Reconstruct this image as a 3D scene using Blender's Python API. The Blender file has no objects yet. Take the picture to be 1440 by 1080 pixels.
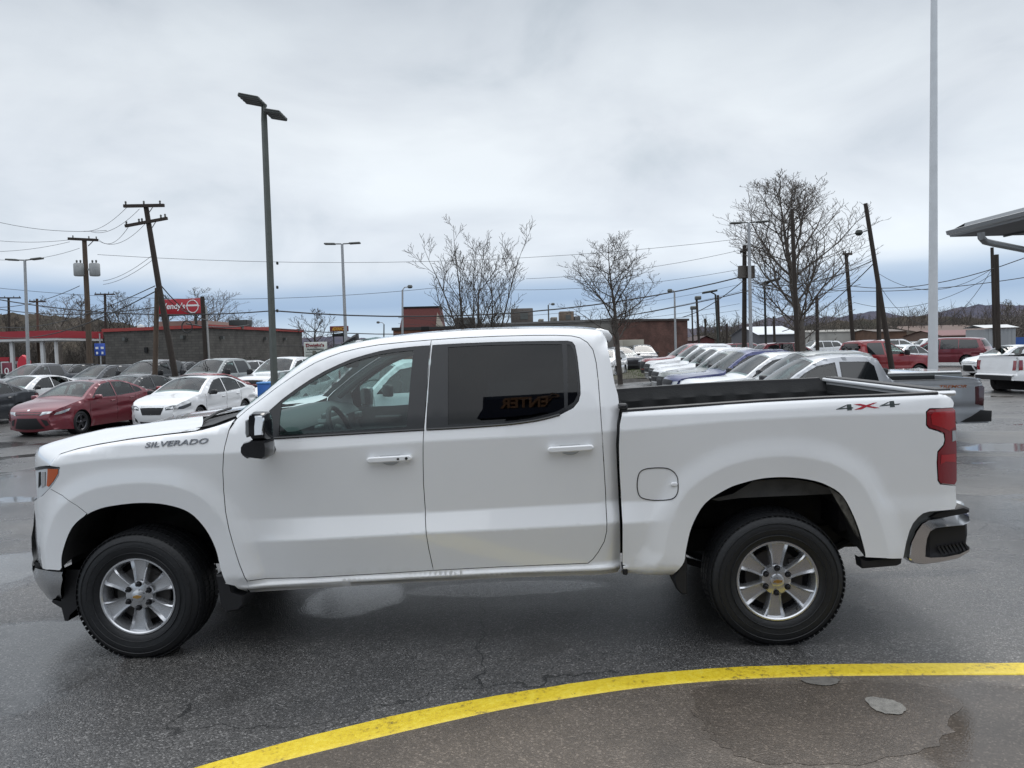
import bpy, math, random
import numpy as np
from math import sin, cos, pi, radians, atan2, sqrt, exp
from mathutils import Vector, Matrix
from mathutils.geometry import delaunay_2d_cdt

random.seed(7)
scene = bpy.context.scene
COL = scene.collection

# ------------------------------------------------------------------ camera
FPX = 1082.0
CAMZ = 1.776
PITCH = radians(2.8)
ROLL = radians(1.4)
RC = Matrix.Rotation(pi / 2 - PITCH, 3, 'X') @ Matrix.Rotation(-ROLL, 3, 'Z')
CAMP = Vector((0, 0, CAMZ))
cd = bpy.data.cameras.new('camera')
cam = bpy.data.objects.new('camera', cd)
COL.objects.link(cam)
cam.matrix_world = Matrix.Translation(CAMP) @ RC.to_4x4()
cd.sensor_width = 36.0
cd.sensor_fit = 'HORIZONTAL'
cd.lens = 36.0 * FPX / 1440.0
cd.clip_start = 0.05
cd.clip_end = 6000
scene.camera = cam
scene.view_settings.view_transform = 'Standard'
scene.view_settings.look = 'None'
scene.view_settings.gamma = 1
scene.view_settings.exposure = 0.12

# ------------------------------------------------------------------ sky
SUN_EL, SUN_ROT = radians(55), radians(20)
world = bpy.data.worlds.new('World')
scene.world = world
world.use_nodes = True
wn, wl = world.node_tree.nodes, world.node_tree.links
wn.clear()


def N(nodes, t, **kw):
    n = nodes.new(t)
    for k, v in kw.items():
        if k.startswith('i_'):
            n.inputs[k[2:].replace('_', ' ')].default_value = v
        elif isinstance(k, str) and k.startswith('n'):
            n.inputs[int(k[1:])].default_value = v
        else:
            setattr(n, k, v)
    return n


def ramp(nodes, pts, interp='LINEAR'):
    n = nodes.new('ShaderNodeValToRGB')
    n.color_ramp.interpolation = interp
    el = n.color_ramp.elements
    while len(el) < len(pts):
        el.new(0.5)
    for e, (p, c) in zip(el, pts):
        e.position = p
        e.color = (*c, 1) if len(c) == 3 else c
    return n


def build_sky():
    out = N(wn, 'ShaderNodeOutputWorld')
    bg = N(wn, 'ShaderNodeBackground')
    sky = N(wn, 'ShaderNodeTexSky', sky_type='NISHITA')
    sky.sun_disc = False
    sky.sun_elevation = SUN_EL
    sky.sun_rotation = SUN_ROT
    tc = N(wn, 'ShaderNodeTexCoord')
    sep = N(wn, 'ShaderNodeSeparateXYZ')
    wl.new(tc.outputs['Generated'], sep.inputs[0])
    zc = N(wn, 'ShaderNodeMath', operation='MAXIMUM', n1=0.0)
    wl.new(sep.outputs['Z'], zc.inputs[0])
    # cloud sheet coordinates: direction projected on a flat layer
    za = N(wn, 'ShaderNodeMath', operation='ADD', n1=0.10)
    wl.new(zc.outputs[0], za.inputs[0])
    dx = N(wn, 'ShaderNodeMath', operation='DIVIDE')
    dy = N(wn, 'ShaderNodeMath', operation='DIVIDE')
    wl.new(sep.outputs['X'], dx.inputs[0]); wl.new(za.outputs[0], dx.inputs[1])
    wl.new(sep.outputs['Y'], dy.inputs[0]); wl.new(za.outputs[0], dy.inputs[1])
    cmb = N(wn, 'ShaderNodeCombineXYZ')
    wl.new(dx.outputs[0], cmb.inputs[0]); wl.new(dy.outputs[0], cmb.inputs[1])
    n1 = N(wn, 'ShaderNodeTexNoise', i_Scale=0.62, i_Detail=8.0, i_Roughness=0.5, i_Distortion=0.4)
    wl.new(cmb.outputs[0], n1.inputs['Vector'])
    mp = N(wn, 'ShaderNodeMapping')
    mp.inputs['Scale'].default_value = (0.35, 1.1, 1)
    mp.inputs['Rotation'].default_value = (0, 0, 0.25)
    mp.inputs['Location'].default_value = (3.3, 1.7, 0)
    wl.new(cmb.outputs[0], mp.inputs[0])
    n2 = N(wn, 'ShaderNodeTexNoise', i_Scale=3.4, i_Detail=8.0, i_Roughness=0.52, i_Distortion=0.35)
    mq = N(wn, 'ShaderNodeMapping')
    mq.inputs['Scale'].default_value = (1, 1, 2.1)
    mq.inputs['Rotation'].default_value = (0, .25, 0)
    wl.new(tc.outputs['Generated'], mq.inputs[0])
    wl.new(mq.outputs[0], n2.inputs['Vector'])
    # cloud brightness: pale low down, greyer overhead
    clr = ramp(wn, [(0.0, (.73, .80, .87)), (0.12, (.74, .80, .865)), (0.26, (.72, .77, .82)), (0.42, (.54, .59, .645)), (0.62, (1.15, 1.20, 1.27)), (1.0, (1.6, 1.66, 1.74))])
    wl.new(zc.outputs[0], clr.inputs[0])
    nr = ramp(wn, [(0.32, (.90, .91, .93)), (0.48, (.985, .985, .99)), (0.66, (1.04, 1.04, 1.04))])
    wl.new(n1.outputs['Fac'], nr.inputs[0])
    nr2 = ramp(wn, [(0.32, (.79, .82, .845)), (0.46, (.965, .97, .98)), (0.66, (1.10, 1.10, 1.09))])
    wl.new(n2.outputs['Fac'], nr2.inputs[0])
    m1 = N(wn, 'ShaderNodeMix', data_type='RGBA', blend_type='MULTIPLY'); m1.inputs['Factor'].default_value = 1
    wl.new(clr.outputs[0], m1.inputs[6]); wl.new(nr.outputs[0], m1.inputs[7])
    m2 = N(wn, 'ShaderNodeMix', data_type='RGBA', blend_type='MULTIPLY'); m2.inputs['Factor'].default_value = 1
    wl.new(m1.outputs[2], m2.inputs[6]); wl.new(nr2.outputs[0], m2.inputs[7])
    # clear blue gap low over the horizon, its edge broken by noise
    n3 = N(wn, 'ShaderNodeTexNoise', i_Scale=2.2, i_Detail=4.0, i_Roughness=0.5)
    mp3 = N(wn, 'ShaderNodeMapping'); mp3.inputs['Scale'].default_value = (1, 1, 5)
    wl.new(tc.outputs['Generated'], mp3.inputs[0]); wl.new(mp3.outputs[0], n3.inputs['Vector'])
    ns = N(wn, 'ShaderNodeMath', operation='MULTIPLY_ADD', n1=0.055, n2=-0.0275)
    wl.new(n3.outputs['Fac'], ns.inputs[0])
    zz = N(wn, 'ShaderNodeMath', operation='ADD')
    wl.new(sep.outputs['Z'], zz.inputs[0]); wl.new(ns.outputs[0], zz.inputs[1])
    gap = ramp(wn, [(0.0, (1, 1, 1)), (0.066, (.98, .98, .98)), (0.108, (0, 0, 0))], 'EASE')
    wl.new(zz.outputs[0], gap.inputs[0])
    skys = N(wn, 'ShaderNodeMix', data_type='RGBA', blend_type='MULTIPLY'); skys.inputs['Factor'].default_value = 1
    skys.inputs[7].default_value = (0.10, 0.10, 0.10, 1)
    wl.new(sky.outputs[0], skys.inputs[6])
    blue = ramp(wn, [(0.0, (.66, .80, .93)), (0.022, (.52, .67, .85)), (0.055, (.29, .43, .66)), (0.085, (.37, .50, .70)), (0.11, (.52, .62, .77))])
    wl.new(zz.outputs[0], blue.inputs[0])
    bm = N(wn, 'ShaderNodeMix', data_type='RGBA'); bm.inputs['Factor'].default_value = 0.15
    wl.new(blue.outputs[0], bm.inputs[6]); wl.new(skys.outputs[2], bm.inputs[7])
    fin = N(wn, 'ShaderNodeMix', data_type='RGBA')
    wl.new(gap.outputs[0], fin.inputs['Factor']); wl.new(m2.outputs[2], fin.inputs[6]); wl.new(bm.outputs[2], fin.inputs[7])
    wl.new(fin.outputs[2], bg.inputs['Color'])
    bg.inputs['Strength'].default_value = 1.0
    wl.new(bg.outputs[0], out.inputs[0])


build_sky()
sd = bpy.data.lights.new('sun', 'SUN')
sd.energy = 1.1
sd.angle = radians(30)
sd.color = (1, .97, .93)
sun = bpy.data.objects.new('sun', sd)
COL.objects.link(sun)
# light from above and slightly behind the trucks' far side
sun.rotation_euler = Vector((cos(SUN_EL) * sin(SUN_ROT), cos(SUN_EL) * cos(SUN_ROT), sin(SUN_EL))).to_track_quat('Z', 'Y').to_euler()
sun.location = (0, 0, 60)


# ------------------------------------------------------------------ geometry of the view and of the ground
def ray(u, v):
    return RC @ Vector(((u - 720) / FPX, -(v - 540) / FPX, -1))


def at(u, v, Y):
    d = ray(u, v)
    return CAMP + d * (Y / d.y)


def sstep(t):
    t = min(max(t, 0.0), 1.0)
    return t * t * (3 - 2 * t)


def gz(x, y):
    s = sstep((y - 5.5) / 11.0)
    drop = 0.38 + 0.07 * sstep((x + 5) / 10)
    t = 0.0152 * (min(max(x, -6.0), 4.0) + 0.4)
    rise = .32 * sstep((y - 26) / 18) * sstep((x - 2) / 8)
    return t * (1 - s) - drop * s + rise


def gnd(u, v):
    d = ray(u, v)
    z = -0.2
    p = CAMP
    for i in range(60):
        t = (z - CAMZ) / d.z
        p = CAMP + d * t
        z = 0.5 * z + 0.5 * gz(p.x, p.y)
    return Vector((p.x, p.y, gz(p.x, p.y)))


def g3(u, Y, v=500):
    """point of the ground at depth Y under image column u"""
    p = at(u, v, Y)
    return Vector((p.x, p.y, gz(p.x, p.y)))


# ------------------------------------------------------------------ materials
MATS = {}


def mat(name, col, rough=0.5, metal=0.0, coat=0.0, spec=0.5, nscale=0, namt=0.0, bump=0.0, bscale=50, emis=None, coord='Object', stretch=None, dark=None):
    if name in MATS:
        return MATS[name]
    m = bpy.data.materials.new(name)
    m.use_nodes = True
    nt = m.node_tree
    b = nt.nodes['Principled BSDF']
    b.inputs['Base Color'].default_value = (*col, 1)
    b.inputs['Roughness'].default_value = rough
    b.inputs['Metallic'].default_value = metal
    b.inputs['Coat Weight'].default_value = coat
    b.inputs['Coat Roughness'].default_value = 0.03
    b.inputs['Specular IOR Level'].default_value = spec
    tc = nt.nodes.new('ShaderNodeTexCoord')
    src = tc.outputs[coord]
    if stretch:
        mp = nt.nodes.new('ShaderNodeMapping')
        mp.inputs['Scale'].default_value = stretch
        nt.links.new(src, mp.inputs[0])
        src = mp.outputs[0]
    if namt:
        n = N(nt.nodes, 'ShaderNodeTexNoise', i_Scale=float(nscale), i_Detail=5.0, i_Roughness=0.6)
        nt.links.new(src, n.inputs['Vector'])
        c2 = dark or tuple(c * (1 - namt) for c in col)
        c3 = tuple(min(1, c * (1 + namt * .5)) for c in col)
        r = ramp(nt.nodes, [(0.3, c2), (0.5, col), (0.7, c3)])
        nt.links.new(n.outputs['Fac'], r.inputs[0])
        nt.links.new(r.outputs[0], b.inputs['Base Color'])
    if bump:
        n = N(nt.nodes, 'ShaderNodeTexNoise', i_Scale=float(bscale), i_Detail=4.0)
        nt.links.new(src, n.inputs['Vector'])
        bp = N(nt.nodes, 'ShaderNodeBump', i_Strength=bump, i_Distance=0.01)
        nt.links.new(n.outputs['Fac'], bp.inputs['Height'])
        nt.links.new(bp.outputs[0], b.inputs['Normal'])
    if emis:
        b.inputs['Emission Color'].default_value = (*emis[0], 1)
        b.inputs['Emission Strength'].default_value = emis[1]
    MATS[name] = m
    return m


def car_paint(name, col, metal=0.0, rough=0.35):
    return mat(name, col, rough, metal, coat=1.0, nscale=1.3, namt=0.04)


def glass_mat(name, tint, refl=0.06, trans=0.85):
    if name in MATS:
        return MATS[name]
    m = bpy.data.materials.new(name)
    m.use_nodes = True
    nt = m.node_tree
    nt.nodes.clear()
    o = N(nt.nodes, 'ShaderNodeOutputMaterial')
    tr = N(nt.nodes, 'ShaderNodeBsdfTransparent')
    tr.inputs[0].default_value = (*tint, 1)
    gl = N(nt.nodes, 'ShaderNodeBsdfGlossy', i_Roughness=0.01)
    gl.inputs[0].default_value = (1, 1, 1, 1)
    # Schlick reflectance of a thin pane, the same from either side
    ge = N(nt.nodes, 'ShaderNodeNewGeometry')
    dt = N(nt.nodes, 'ShaderNodeVectorMath', operation='DOT_PRODUCT')
    nt.links.new(ge.outputs['Normal'], dt.inputs[0]); nt.links.new(ge.outputs['Incoming'], dt.inputs[1])
    ab = N(nt.nodes, 'ShaderNodeMath', operation='ABSOLUTE'); nt.links.new(dt.outputs['Value'], ab.inputs[0])
    om = N(nt.nodes, 'ShaderNodeMath', operation='SUBTRACT', n0=1.0); nt.links.new(ab.outputs[0], om.inputs[1])
    pw = N(nt.nodes, 'ShaderNodeMath', operation='POWER', n1=5.0); nt.links.new(om.outputs[0], pw.inputs[0])
    fr = N(nt.nodes, 'ShaderNodeMath', operation='MULTIPLY_ADD', n1=.92 - refl, n2=refl + .02); nt.links.new(pw.outputs[0], fr.inputs[0])
    mx = N(nt.nodes, 'ShaderNodeMixShader')
    nt.links.new(fr.outputs[0], mx.inputs[0])
    nt.links.new(tr.outputs[0], mx.inputs[1])
    nt.links.new(gl.outputs[0], mx.inputs[2])
    nt.links.new(mx.outputs[0], o.inputs[0])
    MATS[name] = m
    return m


PW = car_paint('white_paint', (.80, .81, .82))
PTRUCK = mat('truck_white_paint', (.85, .865, .88), 0.24, 0, coat=1.0, nscale=2.0, namt=0.02)
PRED = car_paint('maroon_paint', (.17, .018, .03), .3)
PSILV = car_paint('silver_paint', (.45, .47, .50), .5)
PGRAY = car_paint('dark_grey_paint', (.06, .065, .075), .4)
PBLACK = car_paint('black_paint', (.012, .013, .016), .1)
PBLUE = car_paint('blue_paint', (.015, .025, .13), .3)
POLIVE = car_paint('olive_grey_paint', (.13, .145, .13), .3)
PBRIGHTRED = car_paint('red_paint', (.25, .015, .02), .2)
PTAUPE = car_paint('grey_green_paint', (.27, .29, .29), .5)
BLACK = mat('black_plastic', (.012, .012, .014), .55)
GLOSSB = mat('gloss_black', (.012, .013, .016), .12, coat=.5)
DARKIN = mat('dark_interior', (.006, .006, .007), .8)
RUBBER = mat('tyre_rubber', (.010, .011, .013), .55, nscale=9, namt=.25, bump=.25, bscale=60)
ALLOY = mat('alloy', (.62, .63, .65), .26, .85)
ALLOYD = mat('alloy_dark', (.20, .21, .22), .4, .8)
CHROME = mat('chrome', (.75, .76, .78), .10, 1.0)
CHROMED = mat('dull_chrome', (.55, .56, .57), .24, 1.0, nscale=6, namt=.15)
AGLASS = glass_mat('car_glass', (.38, .47, .46), refl=.05)
TGLASS = mat('tinted_car_glass', (.012, .014, .016), .05, 0, coat=.4, spec=.6)
LAMPC = mat('clear_lamp', (.55, .58, .6), .08, .5, coat=1)
LAMPR = mat('red_lamp', (.22, .005, .012), .09, 0, coat=1, spec=.7)
LAMPRD = mat('dark_red_lamp', (.07, .003, .008), .08, 0, coat=1, spec=.7)
LAMPO = mat('amber_lamp', (.55, .10, .015), .1, 0, coat=1)
STEEL = mat('galvanised_steel', (.36, .37, .38), .5, .5, nscale=8, namt=.12)
POLEG = mat('grey_green_pole_paint', (.085, .095, .085), .55, .1, nscale=5, namt=.15)
WOODP = mat('creosote_wood', (.035, .027, .022), .9, nscale=3, namt=.4, stretch=(6, 6, .6))
WOODB = mat('weathered_wood', (.09, .065, .048), .9, nscale=3, namt=.4, stretch=(6, 6, .6))
WIRE = mat('black_cable', (.03, .03, .032), .7)
BARK = mat('bark', (.045, .038, .034), .9, nscale=6, namt=.4)
BARKL = mat('pale_bark', (.12, .10, .085), .9, nscale=6, namt=.4)


# ------------------------------------------------------------------ mesh builder
def frame(ax):
    ax = ax.normalized()
    up = Vector((0, 0, 1)) if abs(ax.z) < .95 else Vector((1, 0, 0))
    a = ax.cross(up).normalized()
    b = ax.cross(a)
    return a, b


class MB:
    def __init__(s):
        s.v, s.f, s.m = [], [], []

    def add(s, vs, fs, mi=0):
        o = len(s.v)
        s.v += [tuple(p) for p in vs]
        s.f += [tuple(i + o for i in f) for f in fs]
        s.m += [mi] * len(fs)
        return s

    def box(s, c, d, rz=0.0, mi=0, M=None):
        x, y, z = d[0] / 2, d[1] / 2, d[2] / 2
        R = Matrix.Rotation(rz, 3, 'Z') if M is None else M
        c = Vector(c)
        vs = [c + R @ Vector((a * x, b * y, e * z)) for a in (-1, 1) for b in (-1, 1) for e in (-1, 1)]
        return s.add(vs, [(0, 1, 3, 2), (4, 6, 7, 5), (0, 4, 5, 1), (2, 3, 7, 6), (0, 2, 6, 4), (1, 5, 7, 3)], mi)

    def rbox(s, c, d, r, mi=0, M=None, seg=3):
        """box with corners rounded in its local xz outline, extruded along y"""
        x, z = d[0] / 2 - r, d[2] / 2 - r
        pts = []
        for k, (cx, cz) in enumerate(((x, z), (-x, z), (-x, -z), (x, -z))):
            for i in range(seg + 1):
                a = pi / 2 * (k + i / seg)
                pts.append((cx + r * cos(a), cz + r * sin(a)))
        return s.prism(pts, d[1], c, mi, M, bev=min(r, d[1] * .3))

    def prism(s, pts, th, c=(0, 0, 0), mi=0, M=None, bev=0.0):
        """outline in local xz, thickness along local y, optional bevelled rim"""
        R = M or Matrix.Identity(3)
        c = Vector(c)
        n = len(pts)
        cx = sum(p[0] for p in pts) / n
        cz = sum(p[1] for p in pts) / n
        rings = []
        if bev:
            w = max(max(abs(p[0] - cx) for p in pts), 1e-6)
            h = max(max(abs(p[1] - cz) for p in pts), 1e-6)
            for y, k in ((-th / 2, 1), (-th / 2 + bev, 0), (th / 2 - bev, 0), (th / 2, 1)):
                rings.append([c + R @ Vector((cx + (p[0] - cx) * (1 - k * bev / w), y, cz + (p[1] - cz) * (1 - k * bev / h))) for p in pts])
        else:
            for y in (-th / 2, th / 2):
                rings.append([c + R @ Vector((p[0], y, p[1])) for p in pts])
        vs = [p for r in rings for p in r]
        fs = []
        for k in range(len(rings) - 1):
            for i in range(n):
                j = (i + 1) % n
                fs.append((k * n + i, (k + 1) * n + i, (k + 1) * n + j, k * n + j))
        fs.append(tuple(range(n)))
        fs.append(tuple((len(rings) - 1) * n + i for i in reversed(range(n))))
        return s.add(vs, fs, mi)

    def tube(s, pts, r, n=8, mi=0, cap=True):
        pts = [Vector(p) for p in pts]
        rs = r if isinstance(r, (list, tuple)) else [r] * len(pts)
        vs, fs = [], []
        for i, p in enumerate(pts):
            ax = (pts[min(i + 1, len(pts) - 1)] - pts[max(i - 1, 0)])
            if i == 0:
                a, b = frame(ax)
            else:
                t = ax.normalized()
                a = (a - t * a.dot(t)).normalized()
                b = t.cross(a)
            for k in range(n):
                q = 2 * pi * k / n
                vs.append(p + (a * cos(q) + b * sin(q)) * rs[i])
        for i in range(len(pts) - 1):
            for k in range(n):
                j = (k + 1) % n
                fs.append((i * n + k, i * n + j, (i + 1) * n + j, (i + 1) * n + k))
        if cap:
            fs.append(tuple(range(n))[::-1])
            fs.append(tuple((len(pts) - 1) * n + k for k in range(n)))
        return s.add(vs, fs, mi)

    def lathe(s, prof, c=(0, 0, 0), n=48, mi=0, M=None, closed=False):
        """profile of (radius, y); revolved about the local y axis"""
        R = M or Matrix.Identity(3)
        c = Vector(c)
        vs, fs = [], []
        L = len(prof)
        for k in range(n):
            a = 2 * pi * k / n
            for r, y in prof:
                vs.append(c + R @ Vector((r * cos(a), y, r * sin(a))))
        for k in range(n):
            j = (k + 1) % n
            for i in range(L - 1 if not closed else L):
                i2 = (i + 1) % L
                fs.append((k * L + i, k * L + i2, j * L + i2, j * L + i))
        return s.add(vs, fs, mi)

    def weld(s, e=1e-4):
        key, mp_, nv = {}, [], []
        for p in s.v:
            k = (round(p[0] / e), round(p[1] / e), round(p[2] / e))
            if k not in key:
                key[k] = len(nv)
                nv.append(p)
            mp_.append(key[k])
        fs, ms = [], []
        for f, mi_ in zip(s.f, s.m):
            g = []
            for i in f:
                if mp_[i] not in g:
                    g.append(mp_[i])
            if len(g) > 2:
                fs.append(tuple(g)); ms.append(mi_)
        s.v, s.f, s.m = nv, fs, ms
        return s

    def grid(s, P, mi=0):
        """P[i][j] points"""
        h, w = len(P), len(P[0])
        vs = [p for r in P for p in r]
        fs = [(i * w + j, i * w + j + 1, (i + 1) * w + j + 1, (i + 1) * w + j) for i in range(h - 1) for j in range(w - 1)]
        return s.add(vs, fs, mi)

    def mesh(s, name, mats, smooth=True, angle=40):
        me = bpy.data.meshes.new(name)
        me.from_pydata(s.v, [], s.f)
        mats = mats if isinstance(mats, (list, tuple)) else [mats]
        for m in mats:
            me.materials.append(m)
        if len(mats) > 1:
            me.polygons.foreach_set('material_index', s.m)
        if smooth:
            me.polygons.foreach_set('use_smooth', [True] * len(me.polygons))
            if angle < 180:
                me.set_sharp_from_angle(angle=radians(angle))
        me.update()
        return me

    def build(s, name, mats, parent=None, smooth=True, angle=40, loc=None):
        ob = bpy.data.objects.new(name, s.mesh(name, mats, smooth, angle))
        COL.objects.link(ob)
        if parent is not None:
            ob.parent = parent
        if loc is not None:
            ob.location = loc
        return ob


def tag(o, label, cat, group=None):
    o['label'] = label
    o['category'] = cat
    if group:
        o['group'] = group
    return o


def struct(o, kind='structure'):
    o['kind'] = kind
    return o


def thing(name, label, cat, loc=(0, 0, 0), rz=0.0, group=None):
    o = bpy.data.objects.new(name, None)
    COL.objects.link(o)
    o.empty_display_size = .2
    o.location = loc
    o.rotation_euler = (0, 0, rz)
    return tag(o, label, cat, group)


def copy_tree(o, parent=None):
    c = o.copy()
    COL.objects.link(c)
    c.parent = parent
    for ch in list(o.children):
        copy_tree(ch, c)
    return c


def repaint(o, old, new):
    """give the copy another paint without touching the shared meshes"""
    for c in [o] + list(o.children_recursive):
        for sl in c.material_slots:
            if sl.material is old:
                sl.link = 'OBJECT'
                sl.material = new


def text_mb(txt, height, width=None, depth=0.01, shear=0.0, bold=0.0):
    """writing as a mesh in the local xz plane, starting at x=0, base at z=0, facing -y"""
    cu = bpy.data.curves.new('writing', 'FONT')
    cu.body = txt
    cu.extrude = depth / 2
    cu.shear = shear
    cu.offset = bold
    cu.resolution_u = 3
    ob = bpy.data.objects.new('writing', cu)
    COL.objects.link(ob)
    bpy.context.view_layer.update()
    me = ob.to_mesh()
    vs = [v.co.copy() for v in me.vertices]
    fs = [tuple(p.vertices) for p in me.polygons]
    ob.to_mesh_clear()
    bpy.data.objects.remove(ob)
    x0, x1 = min(v.x for v in vs), max(v.x for v in vs)
    y0, y1 = min(v.y for v in vs), max(v.y for v in vs)
    k = height / (y1 - y0)
    kx = k if width is None else width / (x1 - x0)
    mb = MB()
    mb.add([((v.x - x0) * kx, -v.z, (v.y - y0) * k) for v in vs], fs)
    mb.w = (x1 - x0) * kx
    return mb


# ------------------------------------------------------------------ outline helpers
def inside(px, pz, poly):
    x, z = np.asarray(px), np.asarray(pz)
    r = np.zeros(x.shape, bool)
    n = len(poly)
    for i in range(n):
        x1, z1 = poly[i]
        x2, z2 = poly[(i + 1) % n]
        if z1 == z2:
            continue
        c = ((z1 > z) != (z2 > z)) & (x < (x2 - x1) * (z - z1) / (z2 - z1) + x1)
        r ^= c
    return r


def dist_line(px, pz, line):
    x, z = np.asarray(px, float), np.asarray(pz, float)
    d = np.full(x.shape, 1e9)
    for (x1, z1), (x2, z2) in zip(line[:-1], line[1:]):
        dx, dz = x2 - x1, z2 - z1
        L = dx * dx + dz * dz + 1e-12
        t = np.clip(((x - x1) * dx + (z - z1) * dz) / L, 0, 1)
        d = np.minimum(d, np.hypot(x - x1 - t * dx, z - z1 - t * dz))
    return d


def resample(line, step, closed=False):
    pts = list(line) + ([line[0]] if closed else [])
    out = []
    for (x1, z1), (x2, z2) in zip(pts[:-1], pts[1:]):
        n = max(1, int(round(math.hypot(x2 - x1, z2 - z1) / step)))
        for i in range(n):
            out.append((x1 + (x2 - x1) * i / n, z1 + (z2 - z1) * i / n))
    if not closed:
        out.append(pts[-1])
    return out


def spline(pts, sub=6, closed=False):
    """centripetal-like Catmull-Rom through 2D points"""
    n = len(pts)
    out = []
    rng = range(n if closed else n - 1)
    for i in rng:
        g = (lambda k: pts[k % n]) if closed else (lambda k: pts[min(max(k, 0), n - 1)])
        p0, p1, p2, p3 = g(i - 1), g(i), g(i + 1), g(i + 2)
        for k in range(sub):
            t = k / sub
            q = []
            for a, b, c, d in zip(p0, p1, p2, p3):
                q.append(.5 * (2 * b + (c - a) * t + (2 * a - 5 * b + 4 * c - d) * t * t + (3 * b - a - 3 * c + d) * t ** 3))
            out.append(tuple(q))
    if not closed:
        out.append(tuple(pts[-1]))
    return out


def poly_area(p):
    return sum(p[i][0] * p[(i + 1) % len(p)][1] - p[(i + 1) % len(p)][0] * p[i][1] for i in range(len(p))) / 2


def shrink(poly, e):
    """move every outline point inwards by e"""
    s = 1 if poly_area(poly) > 0 else -1
    n = len(poly)
    out = []
    for i in range(n):
        x0, z0 = poly[i - 1]
        x1, z1 = poly[i]
        x2, z2 = poly[(i + 1) % n]
        ax, az = x1 - x0, z1 - z0
        bx, bz = x2 - x1, z2 - z1
        la, lb = math.hypot(ax, az) or 1, math.hypot(bx, bz) or 1
        nx, nz = -(az / la + bz / lb) * s, (ax / la + bx / lb) * s
        ln = math.hypot(nx, nz) or 1
        out.append((x1 + nx / ln * e, z1 + nz / ln * e))
    return out


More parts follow.
